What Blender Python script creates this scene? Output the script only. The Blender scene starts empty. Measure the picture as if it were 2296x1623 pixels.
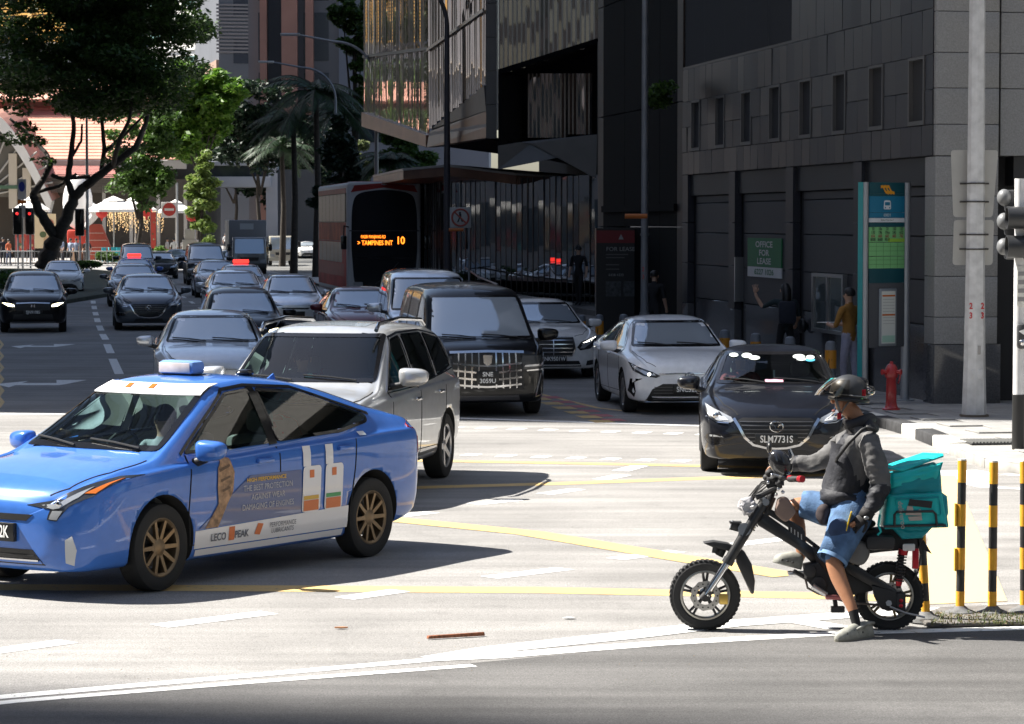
import bpy,bmesh,math,random
import numpy as np
from mathutils import Vector,Matrix
from mathutils.bvhtree import BVHTree
# camera, sky, sun, exposure
scene=bpy.context.scene
COL=scene.collection
R=math.radians
F,CH=5000.0,2.8
PITCH=math.atan(246.5/F)
cam_d=bpy.data.cameras.new('camera');cam=bpy.data.objects.new('camera',cam_d);COL.objects.link(cam)
cam_d.sensor_width=36.0;cam_d.lens=F/1815*36.0;cam_d.clip_end=3000;cam_d.clip_start=0.1
cam.location=(0,0,CH);cam.rotation_euler=(math.pi/2-PITCH,0,0)
cam_d.dof.use_dof=True;cam_d.dof.focus_distance=26.0;cam_d.dof.aperture_fstop=14
scene.camera=cam
SUN_EL=R(50);SUN_AZ=math.atan2(-1.0,0.26)
w=bpy.data.worlds.new('World');scene.world=w;w.use_nodes=True
nt=w.node_tree;bg=nt.nodes['Background']
sky=nt.nodes.new('ShaderNodeTexSky');sky.sky_type='NISHITA';sky.sun_disc=False
sky.sun_elevation=SUN_EL;sky.sun_rotation=SUN_AZ;sky.air_density=1.0;sky.dust_density=2.0
nt.links.new(sky.outputs[0],bg.inputs[0]);bg.inputs[1].default_value=0.067
sd=bpy.data.lights.new('sun','SUN');sd.energy=5.0;sd.angle=R(0.53);sd.color=(1.0,0.955,0.88)
sun=bpy.data.objects.new('sun',sd);COL.objects.link(sun)
tos=Vector((math.sin(SUN_AZ)*math.cos(SUN_EL),math.cos(SUN_AZ)*math.cos(SUN_EL),math.sin(SUN_EL)))
sun.rotation_euler=tos.to_track_quat('Z','Y').to_euler();sun.location=(-60,60,90)
vs=scene.view_settings;vs.view_transform='Standard';vs.look='None';vs.gamma=1.0;vs.exposure=1.5
vs.use_curve_mapping=False
scene.cycles.max_bounces=8;scene.cycles.transparent_max_bounces=16;scene.cycles.use_denoising=True
# where a picture point lies in the place
def ray(x,y):
 xc=(x-1148)/F;yc=-(y-811.5)/F
 return Vector((xc,math.cos(PITCH)+yc*math.sin(PITCH),-math.sin(PITCH)+yc*math.cos(PITCH)))
def G(x,y,z=0.0):
 d=ray(x,y);k=(z-CH)/d.z
 return Vector((d.x*k,d.y*k,z))
def AT(x,y,Y):
 d=ray(x,y);k=Y/d.y
 return Vector((d.x*k,Y,CH+d.z*k))
UU=Vector((-0.15492,0.98793,0))
VV=Vector((0.98793,0.15492,0))
def ST(L,Y,z=0.0):
 return Vector((L-0.1568*Y,Y,z))
 # materials
MATS={}
def mat(name,col=(0.5,0.5,0.5),rough=0.6,metal=0.0,var=0.0,vscale=6.0,bump=0.0,bscale=60.0,coat=0.0,emit=None,estr=0.0,spec=0.5,trans=0.0,obj_coord=False,two=None,detail=4):
 if name in MATS:return MATS[name]
 m=bpy.data.materials.new(name);m.use_nodes=True;MATS[name]=m
 nt=m.node_tree;b=nt.nodes['Principled BSDF']
 b.inputs['Base Color'].default_value=(*col,1);b.inputs['Roughness'].default_value=rough
 b.inputs['Metallic'].default_value=metal;b.inputs['Coat Weight'].default_value=coat
 b.inputs['Coat Roughness'].default_value=0.03;b.inputs['Specular IOR Level'].default_value=spec
 b.inputs['Transmission Weight'].default_value=trans
 if emit:b.inputs['Emission Color'].default_value=(*emit,1);b.inputs['Emission Strength'].default_value=estr
 if var>0 or bump>0:
  tc=nt.nodes.new('ShaderNodeTexCoord');out=tc.outputs['Object']
  if not obj_coord:
   g=nt.nodes.new('ShaderNodeNewGeometry');out=g.outputs['Position']
 if var>0:
  n=nt.nodes.new('ShaderNodeTexNoise');n.inputs['Scale'].default_value=vscale;n.inputs['Detail'].default_value=detail
  nt.links.new(out,n.inputs['Vector'])
  mr=nt.nodes.new('ShaderNodeMapRange');mr.inputs[1].default_value=0.3;mr.inputs[2].default_value=0.7
  mr.inputs[3].default_value=1-var;mr.inputs[4].default_value=1+var
  nt.links.new(n.outputs[0],mr.inputs[0])
  mx=nt.nodes.new('ShaderNodeMix');mx.data_type='RGBA';mx.blend_type='MULTIPLY';mx.inputs[0].default_value=1
  mx.inputs[6].default_value=(*col,1);nt.links.new(mr.outputs[0],mx.inputs[7])
  src=mx.outputs[2]
  nt.links.new(src,b.inputs['Base Color'])
 if bump>0:
  n2=nt.nodes.new('ShaderNodeTexNoise');n2.inputs['Scale'].default_value=bscale;n2.inputs['Detail'].default_value=3
  nt.links.new(out,n2.inputs['Vector'])
  bp=nt.nodes.new('ShaderNodeBump');bp.inputs['Strength'].default_value=bump;bp.inputs['Distance'].default_value=0.01
  nt.links.new(n2.outputs[0],bp.inputs['Height']);nt.links.new(bp.outputs[0],b.inputs['Normal'])
 if two:
  g=nt.nodes.new('ShaderNodeNewGeometry');d=nt.nodes.new('ShaderNodeBsdfDiffuse');d.inputs[0].default_value=(*two,1)
  ms=nt.nodes.new('ShaderNodeMixShader');o=nt.nodes['Material Output']
  nt.links.new(g.outputs['Backfacing'],ms.inputs[0]);nt.links.new(b.outputs[0],ms.inputs[1]);nt.links.new(d.outputs[0],ms.inputs[2])
  nt.links.new(ms.outputs[0],o.inputs[0])
 return m
def car_paint(name,col,metal=0.3,rough=0.35,coat=1.0):
 return mat('paint_'+name,col,rough,metal,var=0.06,vscale=9,coat=coat,spec=0.15,two=(0.16,0.155,0.145),obj_coord=True)
def clear_glass(name,tint,alpha,rough=0.01):
 if name in MATS:return MATS[name]
 m=bpy.data.materials.new(name);m.use_nodes=True;MATS[name]=m;nt=m.node_tree
 for n in list(nt.nodes):
  if n.type=='BSDF_PRINCIPLED':nt.nodes.remove(n)
 o=nt.nodes['Material Output']
 gl=nt.nodes.new('ShaderNodeBsdfGlossy');gl.inputs['Roughness'].default_value=rough;gl.inputs[0].default_value=(1,1,1,1)
 tr=nt.nodes.new('ShaderNodeBsdfTransparent');tr.inputs[0].default_value=(*[t*alpha for t in tint],1)
 fr=nt.nodes.new('ShaderNodeFresnel');fr.inputs[0].default_value=1.55
 ms=nt.nodes.new('ShaderNodeMixShader')
 nt.links.new(fr.outputs[0],ms.inputs[0]);nt.links.new(tr.outputs[0],ms.inputs[1]);nt.links.new(gl.outputs[0],ms.inputs[2])
 nt.links.new(ms.outputs[0],o.inputs[0])
 return m
def leaf_mat(name,c1,c2,sub=0.35):
 if name in MATS:return MATS[name]
 m=bpy.data.materials.new(name);m.use_nodes=True;MATS[name]=m;nt=m.node_tree
 b=nt.nodes['Principled BSDF'];o=nt.nodes['Material Output']
 g=nt.nodes.new('ShaderNodeNewGeometry');rp=nt.nodes.new('ShaderNodeValToRGB')
 rp.color_ramp.elements[0].color=(*c1,1);rp.color_ramp.elements[1].color=(*c2,1)
 nt.links.new(g.outputs['Random Per Island'],rp.inputs[0]);nt.links.new(rp.outputs[0],b.inputs['Base Color'])
 b.inputs['Roughness'].default_value=0.55
 tl=nt.nodes.new('ShaderNodeBsdfTranslucent');ms=nt.nodes.new('ShaderNodeMixShader');ms.inputs[0].default_value=sub
 nt.links.new(rp.outputs[0],tl.inputs[0]);nt.links.new(b.outputs[0],ms.inputs[1]);nt.links.new(tl.outputs[0],ms.inputs[2])
 nt.links.new(ms.outputs[0],o.inputs[0])
 return m
 # objects
def link(name,me,m=None,parent=None,loc=None,kind=None):
 o=bpy.data.objects.new(name,me);COL.objects.link(o)
 if m is not None and me is not None and not me.materials:me.materials.append(m)
 if parent:o.parent=parent
 if loc is not None:o.location=loc
 if kind:o['kind']=kind
 return o
def tag(o,label,cat,group=None):
 o['label']=label;o['category']=cat
 if group:o['group']=group
 return o
def empty(name,loc=(0,0,0),rz=0.0,label=None,cat=None,group=None,s=1.0):
 o=bpy.data.objects.new(name,None);COL.objects.link(o);o.empty_display_size=0.2
 o.location=loc;o.rotation_euler=(0,0,rz);o.scale=(s,s,s)
 if label:tag(o,label,cat,group)
 return o
def copy_tree(o,parent=None):
 c=o.copy();COL.objects.link(c)
 if parent is not None:c.parent=parent
 for ch in o.children:copy_tree(ch,c)
 return c
class MB:
 """collects simple shapes and builds them into one mesh"""
 def __init__(s):s.v=[];s.f=[]
 def add(s,vs,fs):
  n=len(s.v);s.v+=[tuple(v)for v in vs];s.f+=[tuple(i+n for i in f)for f in fs];return s
 def box(s,x0,x1,y0,y1,z0,z1,M=None):
  vs=[(x,y,z)for x in(x0,x1)for y in(y0,y1)for z in(z0,z1)]
  if M is not None:vs=[M@Vector(v)for v in vs]
  return s.add(vs,[(0,1,3,2),(4,6,7,5),(0,4,5,1),(2,3,7,6),(0,2,6,4),(1,5,7,3)])
 def cyl(s,p,q,r0,r1=None,n=12,cap=True):
  p=Vector(p);q=Vector(q);r1=r0 if r1 is None else r1
  d=(q-p);
  if d.length<1e-6:return s
  d.normalize();a=d.orthogonal().normalized();b=d.cross(a)
  vs=[]
  for c,r in((p,r0),(q,r1)):
   for k in range(n):
    t=2*math.pi*k/n;vs.append(c+a*(r*math.cos(t))+b*(r*math.sin(t)))
  fs=[(k,(k+1)%n,n+(k+1)%n,n+k)for k in range(n)]
  if cap:fs+=[tuple(range(n-1,-1,-1)),tuple(range(n,2*n))]
  return s.add(vs,fs)
 def tube(s,pts,r,n=8,cap=True):
  pts=[Vector(p)for p in pts];rs=r if isinstance(r,(list,tuple))else[r]*len(pts)
  prev=None;vs=[];m=len(pts)
  for i,p in enumerate(pts):
   d=(pts[min(i+1,m-1)]-pts[max(i-1,0)]).normalized()
   if prev is None:a=d.orthogonal().normalized()
   else:
    a=prev-d*prev.dot(d)
    a=a.normalized()if a.length>1e-6 else d.orthogonal().normalized()
   prev=a;b=d.cross(a)
   for k in range(n):
    t=2*math.pi*k/n;vs.append(p+a*(rs[i]*math.cos(t))+b*(rs[i]*math.sin(t)))
  fs=[(i*n+k,i*n+(k+1)%n,(i+1)*n+(k+1)%n,(i+1)*n+k)for i in range(m-1)for k in range(n)]
  if cap:fs+=[tuple(range(n-1,-1,-1)),tuple((m-1)*n+k for k in range(n))]
  return s.add(vs,fs)
 def lathe(s,prof,n=24,M=None,close=False):
  """profile of (radius, height) turned round z"""
  vs=[];m=len(prof)
  for r,z in prof:
   for k in range(n):
    t=2*math.pi*k/n;vs.append(Vector((r*math.cos(t),r*math.sin(t),z)))
  if M is not None:vs=[M@v for v in vs]
  fs=[(i*n+k,i*n+(k+1)%n,(i+1)*n+(k+1)%n,(i+1)*n+k)for i in range(m-1)for k in range(n)]
  if close:fs+=[((m-1)*n+k,(m-1)*n+(k+1)%n,(k+1)%n,k)for k in range(n)]
  else:
   fs+=[tuple(range(n-1,-1,-1)),tuple((m-1)*n+k for k in range(n))]
  return s.add(vs,fs)
 def prism(s,poly,h0,h1,M=None):
  """polygon of (a, b) pushed along the third axis from h0 to h1"""
  n=len(poly);vs=[(a,b,h0)for a,b in poly]+[(a,b,h1)for a,b in poly]
  if M is not None:vs=[M@Vector(v)for v in vs]
  fs=[tuple(range(n-1,-1,-1)),tuple(range(n,2*n))]+[(k,(k+1)%n,n+(k+1)%n,n+k)for k in range(n)]
  return s.add(vs,fs)
 def sheet(s,poly):return s.add(poly,[tuple(range(len(poly)))])
 def ellipsoid(s,c,r,nu=14,nv=9,M=None):
  c=Vector(c);vs=[];
  for i in range(nv+1):
   ph=math.pi*i/nv
   for k in range(nu):
    t=2*math.pi*k/nu
    vs.append(Vector((c.x+r[0]*math.sin(ph)*math.cos(t),c.y+r[1]*math.sin(ph)*math.sin(t),c.z-r[2]*math.cos(ph))))
  if M is not None:vs=[M@v for v in vs]
  return s.add(vs,[(i*nu+k,i*nu+(k+1)%nu,(i+1)*nu+(k+1)%nu,(i+1)*nu+k)for i in range(nv)for k in range(nu)])
 def mesh(s,name,smooth=False,bevel=0.0,angle=40,seg=2):
  me=bpy.data.meshes.new(name);me.from_pydata(s.v,[],s.f)
  bm=bmesh.new();bm.from_mesh(me);bmesh.ops.remove_doubles(bm,verts=bm.verts,dist=1e-5)
  if len(bm.faces)<60000:bmesh.ops.recalc_face_normals(bm,faces=bm.faces)
  if bevel>0:
   es=[e for e in bm.edges if len(e.link_faces)==2 and e.calc_face_angle(0)>R(35)]
   bmesh.ops.bevel(bm,geom=es,offset=bevel,segments=seg,affect='EDGES',profile=0.5,clamp_overlap=True)
  bm.to_mesh(me);bm.free()
  if smooth or bevel>0:shade(me,angle)
  return me
 def build(s,name,m,parent=None,smooth=False,bevel=0.0,angle=40,loc=None,kind=None,seg=2):
  me=s.mesh(name,smooth,bevel,angle,seg);me.materials.append(m)
  return link(name,me,None,parent,loc,kind)
def shade(me,angle=40):
 me.polygons.foreach_set('use_smooth',[True]*len(me.polygons))
 if angle<180:
  try:me.set_sharp_from_angle(angle=R(angle))
  except Exception:pass
BOXES={}
def box_mesh(sx,sy,sz,bev,m):
 k=(round(sx,3),round(sy,3),round(sz,3),bev,m.name)
 if k not in BOXES:
  me=MB().box(0,sx,0,sy,0,sz).mesh('panel',bevel=bev,seg=1);me.materials.append(m);BOXES[k]=me
 return BOXES[k]
TEXTS={}
def text_mesh(body,size,m,align='CENTER',ext=0.0,sx=1.0,bold=0.0):
 k=(body,size,m.name,align,ext,sx,bold)
 if k in TEXTS:return TEXTS[k]
 c=bpy.data.curves.new('text','FONT');c.body=body;c.size=size;c.align_x=align;c.align_y='CENTER'
 c.extrude=ext;c.resolution_u=3;c.offset=bold*size
 o=bpy.data.objects.new('text',c);COL.objects.link(o)
 me=bpy.data.meshes.new_from_object(o.evaluated_get(bpy.context.evaluated_depsgraph_get()))
 bpy.data.objects.remove(o);bpy.data.curves.remove(c)
 if sx!=1.0:me.transform(Matrix.Diagonal((sx,1,1,1)))
 me.materials.clear();me.materials.append(m);TEXTS[k]=me
 return me
def bake(o,name):
 """the object's modifiers turned into a plain mesh"""
 dg=bpy.context.evaluated_depsgraph_get();me=bpy.data.meshes.new_from_object(o.evaluated_get(dg));me.name=name
 return me
rnd=random.Random(7)
# the setting: ground, roads, pavements, markings
def road_mat(name,col,streak=0.0,patch=0.12):
 m=bpy.data.materials.new(name);m.use_nodes=True;nt=m.node_tree;b=nt.nodes['Principled BSDF']
 g=nt.nodes.new('ShaderNodeNewGeometry');L=nt.links.new
 def noise(scale,det,vec=None):
  n=nt.nodes.new('ShaderNodeTexNoise');n.inputs['Scale'].default_value=scale;n.inputs['Detail'].default_value=det
  L(vec or g.outputs['Position'],n.inputs['Vector']);return n.outputs[0]
 def rng(o,a,bb,c,d):
  r=nt.nodes.new('ShaderNodeMapRange');r.inputs[1].default_value=a;r.inputs[2].default_value=bb
  r.inputs[3].default_value=c;r.inputs[4].default_value=d;L(o,r.inputs[0]);return r.outputs[0]
 def mul(a,c):
  x=nt.nodes.new('ShaderNodeMath');x.operation='MULTIPLY';L(a,x.inputs[0]);L(c,x.inputs[1]);return x.outputs[0]
 v=mul(rng(noise(85,3),.32,.68,.62,1.34),rng(noise(.55,4),.35,.65,1-patch,1+patch))
 v=mul(v,rng(noise(26,3),.35,.65,.90,1.09));v=mul(v,rng(noise(3.2,5),.30,.42,.86,1.0))
 vo=nt.nodes.new('ShaderNodeTexVoronoi');vo.inputs['Scale'].default_value=2.2;L(g.outputs['Position'],vo.inputs['Vector'])
 v=mul(v,rng(vo.outputs['Distance'],.0,.025,.55,1.0))
 mp=nt.nodes.new('ShaderNodeMapping');mp.inputs['Rotation'].default_value=(0,0,R(-4));mp.inputs['Scale'].default_value=(.16,2.6,1)
 L(g.outputs['Position'],mp.inputs[0])
 v=mul(v,rng(noise(1.0,5,mp.outputs[0]),.38,.62,1-streak,1+streak*.5))
 mx=nt.nodes.new('ShaderNodeMix');mx.data_type='RGBA';mx.blend_type='MULTIPLY';mx.inputs[0].default_value=1
 mx.inputs[6].default_value=(*col,1);L(v,mx.inputs[7]);L(mx.outputs[2],b.inputs['Base Color'])
 bp=nt.nodes.new('ShaderNodeBump');bp.inputs['Strength'].default_value=.55;bp.inputs['Distance'].default_value=.006
 L(noise(170,2),bp.inputs['Height']);L(bp.outputs[0],b.inputs['Normal']);b.inputs['Roughness'].default_value=.85
 return m
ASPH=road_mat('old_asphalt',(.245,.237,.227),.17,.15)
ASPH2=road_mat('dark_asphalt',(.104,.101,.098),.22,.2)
GROUND=mat('far_ground',(.10,.10,.095),.9,var=.2,vscale=.05)
def paint_mat(name,col,wear=.35):
 m=bpy.data.materials.new(name);m.use_nodes=True;nt=m.node_tree;b=nt.nodes['Principled BSDF'];L=nt.links.new
 g=nt.nodes.new('ShaderNodeNewGeometry');n=nt.nodes.new('ShaderNodeTexNoise');n.inputs['Scale'].default_value=11;n.inputs['Detail'].default_value=8
 n.inputs['Roughness'].default_value=.75;L(g.outputs['Position'],n.inputs['Vector'])
 r=nt.nodes.new('ShaderNodeMapRange');r.inputs[1].default_value=.30+wear*.2;r.inputs[2].default_value=.36+wear*.2;L(n.outputs[0],r.inputs[0])
 mx=nt.nodes.new('ShaderNodeMix');mx.data_type='RGBA';mx.inputs[6].default_value=(.2,.195,.19,1);mx.inputs[7].default_value=(*col,1)
 L(r.outputs[0],mx.inputs[0]);L(mx.outputs[2],b.inputs['Base Color']);b.inputs['Roughness'].default_value=.7
 return m
WHITE=paint_mat('road_paint_white',(.74,.74,.72));YELLOW=paint_mat('road_paint_yellow',(.58,.40,.16))
YELLOW2=paint_mat('road_paint_pale_yellow',(.62,.46,.24),.2);REDP=paint_mat('road_paint_red',(.42,.11,.12),.5)
def poly_sheet(name,pts,m,z=None,kind='structure'):
 b=MB();b.sheet([(p[0],p[1],(p[2]if z is None else z))for p in pts]);o=b.build(name,m);o['kind']=kind
 return o
poly_sheet('ground',[(-1500,-300),(1500,-300),(1500,2500),(-1500,2500)],GROUND,-0.012)
poly_sheet('road',[(-260,-60),(200,-60),(200,60),ST(12,62),ST(11.5,330),ST(-9,330),ST(-9,190),(-260,190)],ASPH,0.0)
LN=[(-900,1520),(0,1434),(266,1411),(696,1376),(1080,1345),(1408,1314),(1728,1296),(2056,1287),(2600,1275),(3400,1262)]
ln=[G(x,y)for x,y in LN]
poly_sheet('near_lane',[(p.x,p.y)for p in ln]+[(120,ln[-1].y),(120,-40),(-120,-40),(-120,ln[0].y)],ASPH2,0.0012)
def line_mark(name,pts,wpx,m,z,label=None):
 """a painted line through picture points; its width is given in metres"""
 z*=.55;P=[G(x,y)for x,y in pts];b=MB();Lft=[];Rgt=[]
 for i,p in enumerate(P):
  d=(P[min(i+1,len(P)-1)]-P[max(i-1,0)]);d.normalize();n=Vector((-d.y,d.x,0))*(wpx[i]if isinstance(wpx,list)else wpx)/2
  Lft.append(p+n);Rgt.append(p-n)
 for i in range(len(P)-1):
  b.sheet([(Rgt[i].x,Rgt[i].y,z),(Rgt[i+1].x,Rgt[i+1].y,z),(Lft[i+1].x,Lft[i+1].y,z),(Lft[i].x,Lft[i].y,z)])
 o=b.build(name,m);o['kind']='structure';return o
def quad_mark(name,pts,m,z):
 return poly_sheet(name,[G(x,y)for x,y in pts],m,z*.55)
line_mark('yellow_line',[(-400,1214),(240,1211),(700,1213),(1200,1216),(1700,1226),(1890,1234)],.36,YELLOW,.004)
line_mark('yellow_line',[(600,1062),(950,1092),(1180,1115),(1420,1155),(1640,1191)],.34,YELLOW,.008)
line_mark('yellow_line',[(700,1037),(950,1035),(1235,1027),(1480,1018),(1760,1010),(1900,1009)],.30,YELLOW,.004)
line_mark('yellow_line',[(700,981),(960,986),(1240,991),(1490,996),(1900,1008)],.28,YELLOW,.006)
quad_mark('yellow_field',[(1878,1242),(2026,1236),(1934,1013),(1893,1012)],YELLOW2,.007)
for a,b_ in[((120,1341),(-40,1365)),((362,1307),(200,1329)),((522,1280),(718,1256)),((850,1231),(950,1217)),((1108,1194),(1242,1178)),((1330,1161),(1440,1147)),((1540,1136),(1640,1124)),((948,1085),(1006,1078)),((1080,1064),(1157,1056)),((1205,1046),(1265,1037)),((1305,1020),(1345,1012)),((1340,1005),(1377,995))]:
 line_mark('guide_dash',[a,b_],.21,WHITE,.006)
for i in range(16):
 x=700+i*55.5;y=927.5+(x-1055)*.028
 line_mark('crossing_dash',[(x,y),(x+25,y+.7)],.32,WHITE,.004)
for i in range(14):
 x=690+i*62;y=974+(x-1000)*.030
 line_mark('crossing_dash',[(x,y),(x+27,y+.8)],.30,WHITE,.006)
line_mark('stop_line',[(-300,898),(240,903),(700,906)],.26,WHITE,.004)
line_mark('stop_line',[(700,903),(1055,911.5),(1480,925),(1700,932)],.26,WHITE,.008)
line_mark('edge_line',[(-500,1487),(0,1432),(241,1406),(670,1369),(989,1341),(1080,1334)],.14,WHITE,.006)
line_mark('edge_line',[(-500,1503),(0,1443),(266,1414),(696,1379),(1080,1350)],.11,WHITE,.008)
line_mark('edge_line',[(996,1337),(1121,1321),(1351,1297),(1531,1276),(1736,1261),(1900,1252)],[.12,.26,.30,.30,.28,.25],WHITE,.0085)
line_mark('edge_line',[(996,1341),(1121,1333),(1408,1311),(1728,1293),(2056,1284),(2400,1276),(3000,1264)],[.1,.22,.19,.17,.16,.16,.16],WHITE,.0075)
line_mark('chevron_mark',[(1655,1271),(1728,1284)],.22,WHITE,.0095)
line_mark('edge_line',[(1890,1252),(2056,1243),(2500,1222),(3000,1200)],.2,WHITE,.006)
line_mark('lane_line',[(1935,1004),(1955,1010),(1964,1024),(1985,1033),(2056,1037),(2300,1044)],[.5,.7,.35,.2,.15,.15],WHITE,.006)
line_mark('guide_dash',[(2020,1011),(2050,1013)],.16,WHITE,.008)
LD=[(452,833,440,806),(437,796,430,780),(428,772,422,762),(420,756,416,747),(414,741,412,734),(411,729,409,723),(408,718,407,712),(406,708,405.5,703),(405,699,405,695),(406,691,406.5,687),(409,683,411,679),(413,675,416,671.5),(419,667.5,422,665)]
for a,b_,c,d in LD:line_mark('lane_dash',[(a,b_),(c,d)],.17,WHITE,.004)
for k in range(12):
 d0=62+k*7.2;p=ST(4.3,d0);q=ST(4.3,d0+2.7)
 poly_sheet('lane_dash',[p-VV*.07,p+VV*.07,q+VV*.07,q-VV*.07],WHITE,.004)
for(cx,cy,s)in[(318,784,.92),(315,851,1.0)]:
 sh=[(-1.0,-.0),(-.5,.27),(-.5,.09),(.25,.09),(.05,.36),(.72,.36),(.52,.0),(.42,-.09),(-.5,-.09),(-.5,-.27)]
 g0=G(cx,cy);sx=.95*s;sy=3.6*s
 poly_sheet('arrow_mark',[(g0.x+a*sx*.85,g0.y+b_*sy,0)for a,b_ in sh][::-1],WHITE,.004)
zz=[]
for k in range(13):zz.append((237+(8 if k%2 else 0),893-k*10.2))
line_mark('zigzag_line',zz,.07,YELLOW,.004)
line_mark('yellow_line',[(1176,861),(1180,864),(1300,893),(1345,898),(1400,899)],.10,YELLOW,.004)
for k in range(6):
 a=(1190+k*22,875+k*8.0)
 line_mark('bus_lane_block',[a,(a[0]+14,a[1]+4.5)],.30,YELLOW,.010)
 line_mark('bus_lane_block',[(a[0]+21,a[1]-2.5),(a[0]+34,a[1]+1.6)],.30,REDP,.007)
 # right pavement with kerb stones and slabs
PAVE=mat('paving_granite',(.30,.295,.285),.8,var=.16,vscale=3.5,bump=.25,bscale=120)
KB=mat('kerb_black',(.035,.035,.037),.75,var=.35,vscale=9);KW=mat('kerb_white',(.70,.68,.62),.75,var=.22,vscale=9);KG=mat('kerb_stone',(.34,.33,.31),.85,var=.2,vscale=5)
KP=[ST(11.0,150),ST(11.0,120),ST(11.0,95),ST(11.05,78),ST(11.05,62),ST(11.1,50),ST(11.1,44),ST(11.1,40.4)]+[G(x,y)for x,y in[(1810,931),(1838,939.5),(1862,948.5),(1893,961),(1922,974),(1945,985),(1985,1000),(2056,1012),(2300,1040),(2700,1075)]]
KP=[Vector((p.x,p.y,0))for p in KP]
b=MB();top=[Vector((p.x,p.y,.13))for p in KP]
pv=[(p.x,p.y)for p in KP]+[(40,KP[-1].y+2),(40,60),ST(13.5,64),ST(40,70),ST(40,150)]
poly_sheet('pavement',pv,PAVE,.118)
bm_k=[]
def kerb_run(P,mats,h=.14,wd=.24,step=None):
 i=0
 for a,c in zip(P[:-1],P[1:]):
  d=(c-a);Ln=d.length;d.normalize();n=Vector((-d.y,d.x,0))
  cnt=max(1,int(round(Ln/(step or Ln))))
  for k in range(cnt):
   p=a+d*(Ln*k/cnt);q=a+d*(Ln*(k+1)/cnt-.008)
   m=mats[i%len(mats)];i+=1
   bb=MB();vs=[p,q,q+n*wd,p+n*wd]
   bb.prism([(v.x,v.y)for v in vs],-.01,h);bb.build('kerb_stone',m,kerb_root,bevel=.018,seg=2)
kerb_root=empty('kerb',(0,0,0));kerb_root['kind']='structure'
kerb_run(KP[2:8],[KG],step=1.6)
kerb_run(KP[7:9],[KB,KW],step=.75)
kerb_run(KP[8:13],[KB,KW,KB,KW],h=.145)
kerb_run(KP[12:],[KG],h=.125,step=.9)
slab_root=empty('paving',(0,0,0));slab_root['kind']='structure'
SL=[mat('slab_%d'%k,(.27+.025*k,.265+.025*k,.255+.025*k),.8,var=.14,vscale=4,bump=.25,bscale=130)for k in range(3)]
slab_me=[box_mesh(.892,.592,.02,.004,m)for m in SL]
def inside(x,y,P):
 c=False;n=len(P)
 for i in range(n):
  x1,y1=P[i][0],P[i][1];x2,y2=P[i-1][0],P[i-1][1]
  if(y1>y)!=(y2>y)and x<(x2-x1)*(y-y1)/(y2-y1)+x1:c=not c
 return c
zone=[(p.x+.25,p.y+.12)for p in KP[7:]]+[(12,KP[-1].y+.1),(12,47),ST(12.6,47),ST(12.6,60),ST(11.35,60)]
for i in range(-10,24):
 for j in range(0,60):
  c=Vector((2.0,32.0,0))+VV*(i*.9+(.45 if j%2 else 0))+UU*(j*.6-4)
  if all(inside(*(c+VV*a+UU*e).xy,zone)for a in(0,.9)for e in(0,.6)):
   o=link('paving_slab',rnd.choice(slab_me),parent=slab_root,loc=(c.x,c.y,.1185+rnd.uniform(0,.003)));o.rotation_euler=(0,0,math.atan2(VV.y,VV.x))
gr=G(1950,953,.14);dr=empty('drain_grating',(gr.x,gr.y,.14),R(9),'dark slotted drain grating set in the sunlit pavement','grating')
MB().box(0,1.15,-.28,.28,-.012,.004).build('frame',mat('grate_dark',(.05,.05,.05),.7),dr)
gm=mat('grate_bar',(.17,.17,.165),.6,.4);gme=MB().box(0,.022,-.26,.26,.004,.018).mesh('bar');gme.materials.append(gm)
for k in range(26):link('bar',gme,parent=dr,loc=(.02+k*.043,0,0))
PLZ=mat('plaza_stone',(.16,.155,.15),.6,var=.15,vscale=2)
b=MB();pz=[ST(14.2,72),ST(40,72),ST(40,130),ST(12.6,130),ST(12.6,92),ST(14.2,84)]
b.prism([(p.x,p.y)for p in pz],0,.43);o=b.build('plaza',PLZ);o['kind']='structure'
b=MB();pz2=[ST(13.6,74),ST(14.2,74),ST(14.2,84),ST(13.6,84)];b.prism([(p.x,p.y)for p in pz2],0,.28);o=b.build('plaza_step',PLZ);o['kind']='structure'
b=MB();lv=[(-15.6,84),(-15.3,110),(-17.5,130),(-20.2,150),(-24.0,162),(-30,166),(-60,166),(-60,84)]
b.prism(lv,-.01,.14);o=b.build('verge',mat('verge_soil',(.055,.06,.035),.95,var=.4,vscale=1.5));o['kind']='structure'
b=MB();mv=[(-60,192),(-24.5,192),(-22.5,200),(-22.5,330),(-90,330),(-90,192)]
b.prism(mv,-.01,.12);o=b.build('market_pavement',mat('market_paving',(.30,.28,.26),.85,var=.15,vscale=1.5));o['kind']='structure'
poly_sheet('side_street',[(-260,166),(-20,166),(-20,190),(-260,190)],ASPH,.002)
# buildings
def frame_empty(name,p,d,label,cat='building',group=None):
 return empty(name,(p.x,p.y,0),math.atan2(d.y,d.x),label,cat,group)
def pbox(name,m,par,x0,x1,y0,y1,z0,z1,bev=0.0):
 me=box_mesh(x1-x0,y1-y0,z1-z0,bev,m);return link(name,me,parent=par,loc=(x0,y0,z0))
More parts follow.
